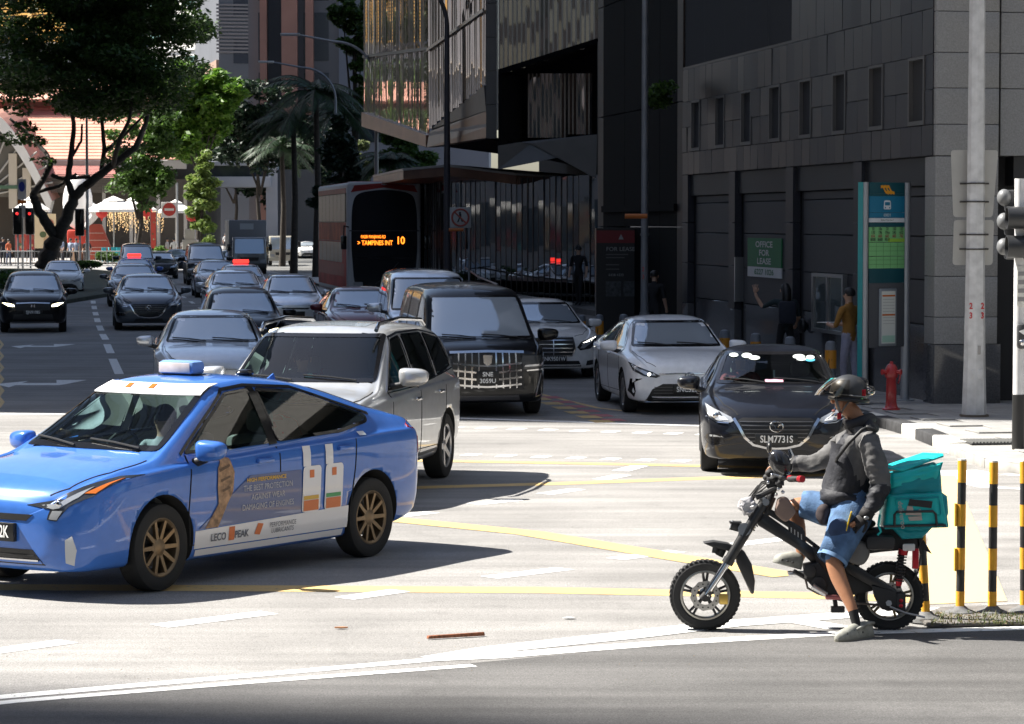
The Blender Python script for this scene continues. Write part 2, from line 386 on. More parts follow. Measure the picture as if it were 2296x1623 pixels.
 # granite corner building; local x runs away along the street, local y points to the street
GRA=mat('granite_grey',(.030,.031,.038),.42,var=.18,vscale=38,detail=6,spec=.25)
GRA2=mat('granite_grey_b',(.021,.022,.028),.36,var=.18,vscale=38,detail=6,spec=.25)
GRAL=mat('granite_light',(.26,.258,.255),.7,var=.16,vscale=45,detail=6,bump=.12,bscale=170)
GRAP=mat('granite_polished',(.085,.085,.09),.12,var=.25,vscale=45,detail=6)
DKG=mat('dark_window',(.012,.015,.018),.05,spec=.6);JNT=mat('joint_dark',(.03,.03,.032),.9)
BRZ=mat('bronze_frame',(.055,.045,.04),.4,.5)
A0=Vector((6.185,41.43,0))
gb=frame_empty('granite_building',A0,UU,'grey granite clad corner office building with a row of narrow windows')
pbox('core',JNT,gb,.62,17.2,-20,-.17,.1,3.9)
pbox('core_upper',JNT,gb,.45,17.2,-20,-.05,3.78,34)
rows=[(3.79,4.25),(4.25,4.76),(4.76,5.28),(5.28,5.95),(5.95,6.75),(6.75,7.55),(7.55,8.35)]
wins=[(.9+2.152*k)for k in range(8)]
def clad(x0,x1,z0,z1):
 n=max(1,int(round((x1-x0)/.54)))
 for k in range(n):
  a=x0+(x1-x0)*k/n;c=x0+(x1-x0)*(k+1)/n
  o=pbox('granite_panel',rnd.choice((GRA,GRA2)),gb,0,c-a-.008,0,.04,0,z1-z0-.008,.003)
  o.location=(a,-.042+rnd.uniform(-.002,.002),z0);o.rotation_euler=(R(rnd.gauss(0,.3)),0,R(rnd.gauss(0,.35)))
for ri,(z0,z1)in enumerate(rows):
 if ri in(1,2):
  xs=[.1]+[v for w_ in wins for v in(w_-.41,w_+.41)]+[17.2]
  for a,c in zip(xs[::2],xs[1::2]):
   if c-a>.12:clad(a,c,z0,z1)
 elif ri>=4:clad(.1,8.33,z0,z1)
 else:clad(.1,17.2,z0,z1)
for w_ in wins:
 wn=pbox('window',DKG,gb,w_-.35,w_+.35,-.16,-.13,4.32,5.24)
 fb=MB();
 for(a,c,e,f_)in((w_-.405,w_-.345,4.255,5.275),(w_+.345,w_+.405,4.255,5.275),(w_-.345,w_+.345,4.255,4.32),(w_-.345,w_+.345,5.23,5.275)):fb.box(a,c,-.17,.012,e,f_)
 fb.build('window_frame',mat('window_frame_grey',(.12,.115,.11),.5,.3),gb)
WMIR=mat('window_mirror',(.16,.17,.18),.03,1.0)
for k in range(10):
 for j in range(5):
  o=pbox('window_pane',WMIR,gb,0,.87,0,.03,0,2.6);o.location=(8.38+k*.882,-.2,6.0+j*2.62);o.rotation_euler=(R(rnd.gauss(0,.5)),0,R(rnd.gauss(0,.6)))
pbox('big_window',DKG,gb,8.36,17.2,-.26,-.24,6.0,34)
for k in range(1,6):pbox('mullion',BRZ,gb,8.36+k*1.75,8.42+k*1.75,-.159,-.05,6.0,34)
for k in range(9):pbox('transom',BRZ,gb,8.36,17.2,-.158,-.08,8.6+k*3.0,8.72+k*3.0)
pbox('sill',GRA2,gb,8.3,17.2,-.3,-.01,5.95,6.0)
for k in range(8):pbox('upper_wall',GRA,gb,.1,8.33,-.045,-.005,8.36+k*3.2,8.36+k*3.2+3.19)
pils=[(3.85,4.33),(8.18,8.69),(12.56,13.06),(16.7,17.2)]
for a,c in pils:
 for q,(z0,z1)in enumerate([(.12,1.15),(1.16,1.98),(1.99,2.80),(2.81,3.78)]):
  pbox('pilaster_stone',GRAP if q==0 else GRA,gb,a,c,-.15,-.005,z0,z1,.006)
GRB=mat('granite_bay',(.042,.042,.047),.55,var=.14,vscale=38,detail=6,bump=.08,bscale=160)
bays=[(.62,3.85),(4.33,8.18),(8.69,12.56),(13.06,16.7)]
for a,c in bays:
 pbox('bay_beam',mat('beam_dark',(.022,.022,.024),.5),gb,a,c,-.15,-.07,3.36,3.775)
 for q,(z0,z1)in enumerate([(.12,1.28),(1.285,1.95),(1.955,2.6),(2.605,3.2),(3.205,3.355)]):
  pbox('bay_stone',GRAP if q==0 else GRB,gb,a+.16,c-.3,-.168,-.12,z0,z1-.012,.008)
pbox('steel_guard',mat('steel_brushed',(.45,.46,.47),.3,.9),gb,12.5,12.56,-.2,.0,1.3,2.15)
pbox('steel_guard',MATS['steel_brushed'],gb,3.79,3.85,-.2,.0,1.25,2.1)
pier=[(.0,-.02),(.5,-.02),(.5,-.8),(.12,-1.02),(.0,-.98)]
for q,(z0,z1)in enumerate([(.12,1.02),(1.02,1.42),(1.42,2.02),(2.02,2.62),(2.62,3.2),(3.2,3.785),(3.79,4.25),(4.25,4.78),(4.78,5.3),(5.3,5.9),(5.9,6.5),(6.5,7.3),(7.3,8.1),(8.1,8.9),(8.9,9.7),(9.7,10.5)]):
 bb=MB();s=1.06 if q==0 else 1.0
 bb.prism([(x*s,-.02+(y+.02)*s)for x,y in pier],z0,z1-.009);bb.build('pier_stone',GRAP if q==0 else GRAL,gb,bevel=.006,seg=1)
MB().box(.05,.45,-.8,-.08,.12,10.4).build('pier_core',JNT,gb)
RET=Vector((0,0,0))
for q,(z0,z1)in enumerate([(3.79,4.78),(4.78,5.3),(5.3,5.9),(5.9,6.5),(6.5,7.3),(7.3,8.1),(8.1,8.9),(8.9,9.7),(9.7,10.5),(10.5,16),(16,22),(22,28)]):
 for k in range(5):pbox('return_stone',GRAL,gb,.1,.4,-1.03-(k+1)*2.4,-1.04-k*2.4,z0,z1-.01,.006)
pbox('lobby_glass',DKG,gb,.9,.95,-13,-1.3,.12,3.78)
pbox('lobby_beam',MATS['beam_dark'],gb,.25,.88,-13,-1.3,3.35,3.785)
for k in range(5):pbox('lobby_mullion',BRZ,gb,.84,.9,-2.4-k*2.2,-2.32-k*2.2,.12,3.35)
sg=empty('lease_sign',(0,0,0),0,'green and white office for lease sign on the granite wall','sign')
def on_gb(o,x,y,z):
 p=A0+UU*x-VV*y;o.location=(p.x,p.y,z);o.rotation_euler=(0,0,math.atan2(-UU.y,-UU.x))
on_gb(sg,11.88,-.095,1.8)
GRN=mat('sign_green',(.003,.16,.05),.5);SGW=mat('sign_white',(.62,.62,.62),.5)
MB().box(0,2.55,0,.02,.19,.72).build('green_panel',GRN,sg);MB().box(0,2.55,0,.02,0,.185).build('white_panel',SGW,sg)
def put_text(body,size,m,par,x,z,y=-.004,align='CENTER',sx=1.0,bold=0.0,name='lettering'):
 o=link(name,text_mesh(body,size,m,align,0.0,sx,bold),parent=par,loc=(x,y,z));o.rotation_euler=(math.pi/2,0,0);return o
for tx,zz_ in(('OFFICE',.60),('FOR',.445),('LEASE',.29)):put_text(tx,.155,SGW,sg,1.275,zz_,sx=2.6,bold=.02)
put_text('6227 1026',.14,GRN,sg,1.275,.092,sx=2.45,bold=.02)
dc=empty('display_case',(0,0,0),0,'steel framed glass display case mounted on granite wall','display case')
on_gb(dc,7.0,-.09,.95)
fr=mat('case_steel',(.30,.31,.32),.35,.8)
bb=MB()
for a in((0,.09,0,1.0),(1.9,1.99,0,1.0),(.93,1.03,.05,.95),(0.09,1.9,0,.06),(.09,1.9,.94,1.0)):bb.box(a[0],a[1],-.06,.02,a[2],a[3])
bb.build('frame',fr,dc)
for x0 in(.09,1.03):MB().box(x0,x0+.85,-.03,-.01,.06,.94).build('pane',mat('case_glass',(.10,.12,.12),.06,spec=.9),dc)
# dark glass slab between the granite front and the plaza
db=frame_empty('dark_tower',A0+UU*17.25,UU,'black glass tower slab with copper edged columns beside granite building')
BLK=mat('black_cladding',(.005,.005,.006),.7,spec=.04);COP=mat('copper_stone',(.035,.024,.020),.5,.0,spec=.3,var=.3,vscale=3)
GLB=mat('mirror_glass_dark',(.02,.022,.026),.03,.0,spec=1.0)
pbox('glass',GLB,db,.1,9.4,-12,-.8,.1,45)
for a,c,m in((0,.55,COP),(.57,2.3,BLK),(2.32,3.6,BLK),(3.75,6.2,BLK),(6.22,8.78,BLK),(8.8,9.5,COP)):
 for k in range(14):pbox('column_panel',m,db,a,c,-.8,-.02,.12+k*2.6,.12+(k+1)*2.6-.02,.006)
pbox('lintel',mat('copper_band',(.055,.04,.036),.3,var=.2,vscale=3),db,.56,6.59,-.78,-.3,3.2,5.2)
pbox('canopy',BLK,db,.56,8.7,-.75,.05,3.05,3.2)
for k in range(8):pbox('floor_band',BLK,db,.56,8.79,-.79,-.4,9+k*4.2,9.7+k*4.2)
lb=empty('lease_board',(0,0,0),0,'tall black and red for lease board at the dark tower','sign')
p=AT(1297,690,63.4);lb.location=(p.x,p.y,.13);lb.rotation_euler=(0,0,R(3))
MB().box(0,1.02,0,.25,0,2.55).build('board',mat('board_black',(.016,.016,.018),.35),lb)
MB().box(.004,1.016,-.006,-.001,2.22,2.5).build('red_band',mat('board_red',(.16,.012,.018),.4),lb)
tw=mat('board_text',(.30,.30,.30),.5)
put_text('FOR LEASE',.13,tw,lb,.55,2.08,y=-.012,sx=1.05)
for k,(wd,z_)in enumerate(((.5,1.95),(.42,1.88),(.3,1.72),(.3,1.62))):MB().box(.22,.22+wd,-.008,-.004,z_,z_+.025).build('text_line',mat('board_text_dim',(.10,.10,.10),.5),lb)
put_text('6438 4333',.08,tw,lb,.45,1.5,y=-.012)
for k in range(2):MB().box(.22+k*.4,.56+k*.4,-.008,-.003,1.02,1.36).build('photo_panel',mat('board_photo',(.05,.055,.06),.3,var=.6,vscale=14),lb)
MB().prism([(.50,2.30),(.62,2.30),(.56,2.42)],-.010,-.006,Matrix(((1,0,0,0),(0,0,1,0),(0,1,0,0),(0,0,0,1)))).build('logo_mark',tw,lb)
# faceted glass building behind the bus
FIN=mat('fin_aluminium',(.30,.27,.25),.3,.85);MIR=mat('mirror_glass',(.62,.50,.42),.02,1.0)
RUST=mat('copper_panel',(.20,.10,.065),.35,.35,var=.25,vscale=1.2);GRYP=mat('grey_panel',(.10,.095,.095),.4,.3,var=.1,vscale=2)
K0=ST(11.5,90.3)
fb_=frame_empty('faceted_building',K0,UU,'dark mirror glass building with vertical fins and sharp overhanging prow')
def face(name,m,par,P):b=MB();b.sheet(P);return b.build(name,m,par)
def tri_solid(name,m,par,P,push):
 b=MB();n=len(P);q=[tuple(Vector(p)+Vector(push))for p in P]
 b.add(list(P)+q,[tuple(range(n)),tuple(range(2*n-1,n-1,-1))]+[(k,n+k,n+(k+1)%n,(k+1)%n)for k in range(n)]);return b.build(name,m,par)
FBM=(Matrix.Translation(fb_.location)@fb_.rotation_euler.to_matrix().to_4x4()).inverted()
def wq(x,y,Y):return FBM@AT(x,y,Y)
def wplate(nm,m,P,push=(0,.3,0)):
 Q=[wq(*p)for p in P];d=FBM.to_3x3()@Vector(push);return tri_solid(nm,m,fb_,[tuple(q)for q in Q],tuple(d))
def glazed(P0,P1,z0,z1,ztop,n,tilt,fin_m=FIN,glass=MIR,fd=.02,bias=0.0):
 """a run of upright panes from P0 to P1 (local), lower edge z0 to z1"""
 P0,P1=Vector((*P0,0)),Vector((*P1,0));d=P1-P0;L=d.length/n;a0=math.atan2(d.y,d.x)
 for k in range(n):
  p=P0+d*(k/n);zl=z0+(z1-z0)*(k+.5)/n;hgt=round(ztop-zl,1)
  o=link('glass_pane',box_mesh(round(L*.985,3),.03,hgt,0,glass),parent=fb_,loc=(p.x,p.y,ztop-hgt));o.rotation_euler=(R(rnd.gauss(0,tilt*.25)),0,a0+R(bias+rnd.gauss(0,tilt)))
  f_=link('fin',box_mesh(.045,fd,hgt,0,fin_m),parent=fb_,loc=(p.x,p.y,ztop-hgt));f_.rotation_euler=(0,0,a0);f_.location+=Vector((math.sin(a0),-math.cos(a0),0))*(fd*.4)
RE=wq(1101,565,82.0);KE=(RE.x,RE.y)
glazed((20,0),(0,0),7.1,5.6,26,62,.45,bias=-1.8)
glazed((0,0),KE,5.8,6.8,26,34,.8)
for z0 in(8.3,12.4,16.5):
 tri_solid('transom',GRYP,fb_,[(0,.06,z0),(20,.06,z0+.9),(20,.06,z0+1.0),(0,.06,z0+.1)],(0,-.05,0))
tri_solid('transom',FIN,fb_,[(-.02,.08,8.25),(KE[0],KE[1]+.08,8.9),(KE[0],KE[1]+.08,9.0),(-.02,.08,8.35)],(0,-.04,0))
tri_solid('fascia',RUST,fb_,[(-.05,.1,5.22),(20,.1,6.55),(20,.1,7.1),(-.05,.1,5.6)],(0,-.35,0))
wplate('soffit_plate',GRYP,[(1003.5,399,90.2),(1098,321,82.2),(1102,366,82.0)],(.3,.1,0))
wplate('upper_lip',RUST,[(1002,409,90.1),(1003,402,90.1),(1102,367,81.9),(1102,389,81.9)],(.3,.1,0))
wplate('lip_top',mat('lip_light',(.40,.34,.31),.5,.1),[(1001,411,90.0),(1001,405,90.0),(1102,389,81.8),(1102,395,81.8)],(.3,.1,0))
wplate('copper_lip',RUST,[(997,431,90.0),(1000,411,90.0),(1102,395,81.8),(1102,414,81.8)],(.3,.1,0))
wplate('belly',BLK,[(997,431.5,90.1),(1102,414.5,81.9),(1296,470,80.0),(1296,470,98),(884,392,110)],(0,0,.1))
for k in range(9):wplate('corner_column',GRYP,[(1102,415-k*60,81.5),(1121,415-k*60,81.5),(1121,356-k*60,81.5),(1102,356-k*60,81.5)],(0,.5,0))
wplate('column_edge',mat('edge_pale',(.30,.29,.29),.5),[(1121.2,400,81.4),(1123.4,400,81.4),(1123.4,100,81.4),(1121.2,100,81.4)],(0,.2,0))
q0=wq(1124,565,80.6);q1=wq(1300,565,80.0);up0=AT(0,301,80.6).z;up1=AT(0,246,80).z
glazed((q0.x,q0.y),(q1.x,q1.y),up0,up1,26,22,.9,fd=.03)
wplate('recess_reveal',BLK,[(1123.5,302,80.5),(1299,247,79.9),(1299,262,84),(1160,305,84)],(0,0,.15));wplate('recess_side',BLK,[(1123.5,302,80.5),(1160,305,84),(1160,422,84),(1123.5,428,80.5)],(.1,0,0));wplate('recess_back',BLK,[(1158,422,84.2),(1299,408,84.2),(1299,260,84.2),(1158,304,84.2)],(0,.2,0))
r0=wq(1176,565,84.0);r1=wq(1290,565,84.0);glazed((r0.x,r0.y),(r1.x,r1.y),AT(0,414,84).z,AT(0,409,84).z,AT(0,300,84).z,16,1.2,fd=.03)
wplate('lower_plate',GRYP,[(1160,422,80.4),(1299,408,79.9),(1297,486,79.9),(1182,424,80.3)],(0,.3,0));wplate('lower_block',GRYP,[(1123,428,80.4),(1160,422,80.4),(1182,424,80.4),(1245,446,80.2),(1123,470,80.4)],(0,.3,0))
cp=[(11.0,.6,4.15),(1.0,.7,4.2),(-1.6,-.4,4.28),(-2.6,-2.4,4.0),(-2.0,-8,3.7),(2,-8,3.7),(11,-2,4.15)]
tri_solid('canopy',RUST,fb_,cp,(0,0,.28))
tri_solid('canopy_trim',mat('canopy_trim',(.42,.38,.35),.4),fb_,[(p[0]*1.004,p[1]+.02,p[2]+.285)for p in cp],(0,0,.07))
SHOPM=mat('shop_mirror',(.30,.31,.32),.015,1.0);FBK=mat('fin_black',(.03,.03,.032),.4)
for(a,b1),(c,d1)in(((14.0,-.6),(4.0,-1.1)),((4.0,-1.1),(-8.0,-3.6)),((-8.0,-3.6),(-18.5,-5.6))):glazed((a,b1),(c,d1),.45,.45,4.2,26,.8,FBK,SHOPM,.03)
for(x,y)in((-11.5,-4.1),(-15,-4.8)):pbox('pillar',BLK,fb_,x,x+.7,y,y+.5,.43,4.1)
pbox('interior',mat('interior_dark',(.01,.01,.011),.8),fb_,-8,14,-12,-5.9,.43,40)
rr=empty('ramp_railing',ST(15.4,78,.43),math.atan2(-UU.y,-UU.x),'thin dark metal railing along the plaza ramp','railing')
rl=mat('rail_metal',(.16,.16,.165),.35,.7)
bb=MB();bb.tube([(0,0,1.0),(7.5,0,.8),(7.7,0,.5)],.022);bb.build('top_rail',rl,rr,smooth=True)
MB().tube([(0,0,.45),(7.6,0,.3)],.018).build('lower_rail',rl,rr,smooth=True)
for k in range(6):MB().cyl((k*1.5,0,-.43),(k*1.5,0,1.0-k*.04),.018).build('post',rl,rr,smooth=True)
lw=ST(13.4,86);lw_o=empty('planter_wall',lw,math.atan2(UU.y,UU.x),'low dark stone planter wall beside the bus','wall')
MB().box(-9,8,-.3,0,0,.55).build('wall',GRAP,lw_o);MB().box(-9.02,8.02,-.34,.04,.555,.62).build('coping',mat('coping_light',(.5,.49,.47),.6),lw_o)
hr=ST(12.9,92);ho=empty('handrail_panel',hr,math.atan2(-UU.y,-UU.x),'perforated metal balustrade between bus and lamp pole','railing')
MB().box(0,7,-.02,.02,.15,.95).build('mesh_panel',mat('perforated',(.09,.09,.095),.5,.6),ho);MB().tube([(0,0,1.35),(3,0,1.1),(7,0,.95)],.03).build('handrail',mat('rail_pale',(.55,.53,.5),.4),ho,smooth=True)
ap=empty('advert_pillar',ST(12.2,99),math.atan2(VV.y,VV.x),'black advertisement pillar with blue screen behind bus','pillar')
MB().box(0,1.25,0,.4,0,3.1).build('case',BLK,ap,bevel=.04);MB().box(.5,1.2,-.02,-.004,.9,2.6).build('screen',mat('screen_blue',(.02,.025,.09),.2,emit=(.05,.06,.25),estr=.12),ap)
# towers far down the street
def tower(name,p,d,ln,dp,h,label,wall,win,nx,nz,z0=0.0,frac=.62,fz=.55,band=None,ny=0):
 d=d.normalized();t=frame_empty(name,p+d*ln,-d,label)
 pbox('wall',wall,t,0,ln,-dp,0,0,h)
 me=box_mesh(ln/nx*frac,.12,(h-z0)/nz*fz,0,win)
 for i in range(nx):
  for k in range(nz):link('window',me,parent=t,loc=(ln/nx*(i+(1-frac)/2),-.07,z0+(h-z0)/nz*(k+(1-fz)/2)))
 if ny:
  me2=box_mesh(.12,dp/ny*frac,(h-z0)/nz*fz,0,win)
  for i in range(ny):
   for k in range(nz):link('window',me2,parent=t,loc=(-.06,-dp+dp/ny*(i+(1-frac)/2),z0+(h-z0)/nz*(k+(1-fz)/2)))
 if band:
  for k in range(nz):pbox('sun_ledge',band,t,-.02,ln,.0,.35,z0+(h-z0)/nz*(k+.92),z0+(h-z0)/nz*(k+1.0))
 return t
LIGHT_W=mat('facade_white',(.62,.60,.57),.7,var=.08,vscale=.3);TEAL=mat('window_teal',(.06,.16,.16),.08,spec=.8)
GREYW=mat('facade_grey',(.10,.105,.12),.6,var=.1,vscale=.2);PINK=mat('pink_granite',(.24,.125,.10),.45,var=.12,vscale=.4);DWIN=mat('window_slate',(.03,.036,.05),.08,spec=.8)
BRN=mat('facade_brown',(.30,.19,.14),.6,var=.1,vscale=.3)
p=AT(505,565,470);tower('white_tower',Vector((p.x,p.y,0)),Vector((.62,-.78,0)),31,14,95,'pale tower with teal windows rising behind the lime green tree',LIGHT_W,TEAL,6,16,10,.66,.46,mat('ledge_white',(.7,.7,.68),.6))
pil_t=empty('white_tower_rib',AT(592,565,469),0);pil_t.location.z=0
bpy.data.objects.remove(pil_t)
p=AT(630,565,330);tw1=tower('louvre_tower',Vector((p.x,p.y,0)),Vector((.97,.2,0)),6.8,30,70,'grey slab tower with a louvred red flank beyond the lime tree',GREYW,DWIN,1,9,20,.5,.5,None,0)
for k in range(14):pbox('louvre',mat('louvre_metal',(.22,.20,.2),.5,.4),tw1,.5,7.1,.01,.12,22.6+k*.42,22.82+k*.42)
for k in range(4):pbox('flank_panel',BRN,tw1,6.82,7.1,-28+k*7,-21.2+k*7,8,21.8)
p=AT(682,565,250);tw2=tower('pillar_tower',Vector((p.x,p.y,0)),Vector((1,-.0,0)),12,25,80,'tall dark tower with pink granite ribs above the palms',GREYW,DWIN,3,14,6,.55,.8)
for x,wd in((1.85,1.75),(6.2,.7),(7.6,1.4),(10.3,.6)):pbox('rib',PINK,tw2,x,x+wd,.01,.9,0,80)
pbox('recess',mat('recess_navy',(.012,.015,.025),.3),tw2,.1,1.6,.02,.3,0,80)
pbox('recess',MATS['recess_navy'],tw2,9.0,10.2,.02,.3,0,80)
p=AT(842,565,170);tower('lilac_block',Vector((p.x,p.y,0)),Vector((1,0,0)),9,18,60,'plain lilac grey block behind the palm crowns',mat('facade_lilac',(.27,.27,.31),.7,var=.06,vscale=.3),DWIN,2,5,4,.5,.35)
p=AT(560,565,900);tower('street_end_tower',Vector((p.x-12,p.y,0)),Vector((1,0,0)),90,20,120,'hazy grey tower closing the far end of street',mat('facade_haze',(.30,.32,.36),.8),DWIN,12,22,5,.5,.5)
br=empty('footbridge',(0,0,0),0,'grey concrete pedestrian bridge crossing the street in the distance','bridge')
p=AT(600,565,225);br.location=(p.x,p.y,0)
BRG=mat('bridge_concrete',(.36,.37,.41),.8,var=.06,vscale=.5)
s_=225/F
def bz(y):return CH+(565-y)*s_
MB().box(-14,5.4,0,3,bz(502),bz(483)).build('deck_beam',BRG,br,bevel=.05);MB().box(-14,4.2,-.2,3.2,bz(464),bz(456)).build('roof_beam',BRG,br,bevel=.05)
MB().box(-14,5.2,.4,2.6,bz(483),bz(464)).build('glazing',DWIN,br)
for x in(5.0,-13.6):MB().box(x,x+.9,.5,2,0,bz(456)).build('bridge_pier',BRG,br)
MB().box(5.9,9,1,4,0,bz(470)).build('stair_tower',mat('stair_dark',(.05,.055,.065),.6),br)
# left: market hall with red roofs, yellow louvred block behind
MKT=Vector((-46,222,0))
mk=empty('market_hall',MKT,0,'market hall with salmon tiled roofs and white arched gable','building')
ROOF=mat('roof_salmon',(.60,.29,.21),.75,var=.12,vscale=.8);ROOFD=mat('roof_maroon',(.34,.13,.11),.75,var=.15,vscale=.8);WALLM=mat('market_wall',(.45,.42,.38),.8,var=.1,vscale=.5)
sM=222/F
def mx_(x):return(x-1148)*sM-MKT.x
def mz_(y):return CH+(565-y)*sM
pbox('wall',mat('market_inside',(.10,.09,.08),.8),mk,mx_(-60),mx_(600),2.0,14,0,mz_(455))
nrow=17
for k in range(nrow):
 z0=mz_(452)+(mz_(352)-mz_(452))*k/nrow;y0=-1.0+7.0*k/nrow;dz=(mz_(352)-mz_(452))/nrow;dy=7.0/nrow
 b=MB();x0,x1=mx_(150),mx_(575)-k*.18
 b.add([(x0,y0-.10,z0),(x1,y0-.10,z0),(x1,y0+dy,z0+dz),(x0,y0+dy,z0+dz),(x0,y0-.10,z0-.10),(x1,y0-.10,z0-.10)],[(0,1,2,3),(4,5,1,0)])
 b.build('tile_row',ROOF if k<14 else ROOFD,mk)
b=MB();b.add([(mx_(120),4.6,mz_(342)),(mx_(560),4.6,mz_(342)),(mx_(545),11,mz_(300)),(mx_(120),11,mz_(300)),(mx_(120),4.6,mz_(346)),(mx_(560),4.6,mz_(346)),(mx_(560),7,mz_(346)),(mx_(120),7,mz_(346))],[(0,1,2,3),(4,5,1,0),(4,7,6,5)])
b.build('upper_roof',ROOF,mk)
pbox('clerestory',mat('clerestory',(.20,.09,.08),.8),mk,mx_(140),mx_(555),5.9,6.2,mz_(356),mz_(344))
nrow=9
for k in range(nrow):
 z0=mz_(487)+(mz_(470)-mz_(487))*k/nrow*1.4;y0=-3.5+2.4*k/nrow
 b=MB();x0,x1=mx_(120),mx_(455)
 b.add([(x0,y0-.06,z0),(x1,y0-.06,z0),(x1,y0+.3,z0+.13),(x0,y0+.3,z0+.13),(x0,y0-.06,z0-.06),(x1,y0-.06,z0-.06)],[(0,1,2,3),(4,5,1,0)]);b.build('tile_row',ROOFD,mk)
pbox('eave_band',WALLM,mk,mx_(120),mx_(575),-1.2,-.9,mz_(470),mz_(455))
for k in range(12):pbox('shop_louvre',mat('louvre_brown',(.13,.11,.09),.7),mk,mx_(120),mx_(470),-3.7,-3.55,mz_(512)+k*.12,mz_(512)+k*.12+.07)
pbox('shop_back',mat('shop_brown',(.09,.075,.06),.8),mk,mx_(120),mx_(600),-1.15,0,0,mz_(488))
for k in range(10):pbox('shop_post',WALLM,mk,mx_(150)+k*2.1,mx_(150)+k*2.1+.25,-3.4,-3.15,0,mz_(500))
gcx,gz=185,565
rim=[]
for k in range(13):
 t=k/12;px=250+102*t;py=372+155*t**1.15-14*math.sin(t*math.pi);rim.append((px,py))
b=MB();up=[Vector((mx_(x),-5.0,mz_(y)))for x,y in rim];dn=[Vector((mx_(x-5),-5.0,mz_(y+20)))for x,y in rim]
lf=[Vector((mx_(500-x),-5.0,mz_(y)))for x,y in rim];ld=[Vector((mx_(500-x+5),-5.0,mz_(y+20)))for x,y in rim]
def rim_strip(b,A_,B_):
 for k in range(len(A_)-1):
  q=[A_[k],A_[k+1],B_[k+1],B_[k]];b.add(q+[v+Vector((0,1.2,0))for v in q],[(0,1,2,3),(7,6,5,4),(0,4,5,1),(2,6,7,3)])
rim_strip(b,up,dn);rim_strip(b,lf,ld);b.build('gable_rim',mat('gable_white',(.72,.69,.64),.7,var=.05,vscale=1),mk)
b=MB();
for k in range(len(up)-1):b.add([up[k]+Vector((0,.2,.0)),up[k+1]+Vector((0,.2,0)),up[k+1]+Vector((0,9,.8)),up[k]+Vector((0,9,.8))],[(0,1,2,3)])
for k in range(len(lf)-1):b.add([lf[k]+Vector((0,.2,.0)),lf[k+1]+Vector((0,.2,0)),lf[k+1]+Vector((0,9,.8)),lf[k]+Vector((0,9,.8))],[(0,1,2,3)])
b.build('gable_roof',ROOF,mk)
b=MB();b.sheet([(mx_(150),-4.2,mz_(520)),(mx_(345),-4.2,mz_(520)),(mx_(250),-4.2,mz_(385))]);b.build('gable_wall',mat('gable_inside',(.13,.12,.10),.8),mk)
for k in range(6):
 a=R(12+k*14);MB().cyl((mx_(228),-4.4,mz_(520)),(mx_(228)+5.6*math.cos(a),-4.4,mz_(520)+5.4*math.sin(a)),.07).build('truss_bar',mat('truss_pale',(.42,.40,.36),.7),mk)
for px in(276,300):MB().box(mx_(px),mx_(px+14),-4.6,-4.3,mz_(540),mz_(445)if px<290 else mz_(470)).build('gable_pillar',mat('gable_cream',(.48,.42,.33),.7),mk)
MB().box(mx_(150),mx_(300),-4.7,-4.4,mz_(506),mz_(500)).build('gable_beam',mat('gable_green',(.06,.12,.07),.6),mk)
yb=empty('louvred_block',AT(60,565,300),R(-28),'sunlit yellow louvred building above the big tree','building');yb.location.z=0
sY=300/F
def yx(x):return(x-60)*sY*1.06
def yz(y):return CH+(565-y)*sY
pbox('wall',mat('block_grey',(.22,.23,.255),.8),yb,yx(-1700),yx(528),0,3.5,0,yz(60))
for k in range(24):pbox('unseen_louvre',mat('louvre_yellow',(.78,.44,.10),.6),yb,yx(-110),yx(220),-.45,-.05,11.5+k*.4,11.72+k*.4)  # lower louvres out of view, added for the yellow mirrored in the prow
pbox('unseen_wing',mat('wing_yellow',(.66,.38,.10),.7),yb,yx(-1700),yx(-1260),-.3,-.02,9,yz(60)-.1)  # unseen yellow wing, added only to be reflected by the glass prow
for k in range(52):pbox('louvre',mat('louvre_yellow',(.78,.44,.10),.6),yb,yx(-110),yx(530),-.45,-.05,yz(257)+k*.36,yz(257)+k*.36+.2)
for x in(-130,-40,50,140,255,340,425):pbox('post',mat('post_cream',(.74,.48,.18),.6),yb,yx(x),yx(x)+.5,-.6,-.46,yz(257),yz(60))
pbox('ledge',mat('ledge_cream',(.5,.46,.4),.7),yb,yx(-1500),yx(440),-.7,0,yz(260.5),yz(257.5))
# buildings out of the picture to the left and behind: they shade the street and stand in its mirrors
GW=mat('off_tower_wall',(.16,.16,.17),.6);GWW=mat('off_tower_glass',(.05,.07,.09),.05,spec=1.0)
def off_tower(name,pts,h,label,floors,bay):
 t=empty(name,(0,0,0),0,label,'building');b=MB();b.prism(pts,0,h);b.build('wall',GW,t)
 g=MB();n=len(pts)
 for i in range(n):
  a=Vector((*pts[i],0));c=Vector((*pts[(i+1)%n],0));d=c-a;ln=d.length;d.normalize();nrm=Vector((d.y,-d.x,0))
  nb=max(1,int(ln/bay));fh=h/floors
  for f_ in range(floors):
   z0=f_*fh+fh*.3;z1=f_*fh+fh*.92
   q=[a+d*.6,c-d*.6]
   g.add([(q[0]+nrm*.05).to_tuple()[:2]+(z0,),(q[1]+nrm*.05).to_tuple()[:2]+(z0,),(q[1]+nrm*.05).to_tuple()[:2]+(z1,),(q[0]+nrm*.05).to_tuple()[:2]+(z1,)],[(0,1,2,3)])
 g.build('window_band',GWW,t)
 return t
off_tower('shade_tower',[(-27.5,46.8),(-56,172),(-95,172),(-95,64.4)],110,'tall banded office tower left of the street outside the picture',26,3)
off_tower('far_shade_tower',[(-100,42.0),(-140,52.4),(-140,-60),(-100,-60)],150,'tall tower further left outside the picture shading the near lane',38,3)
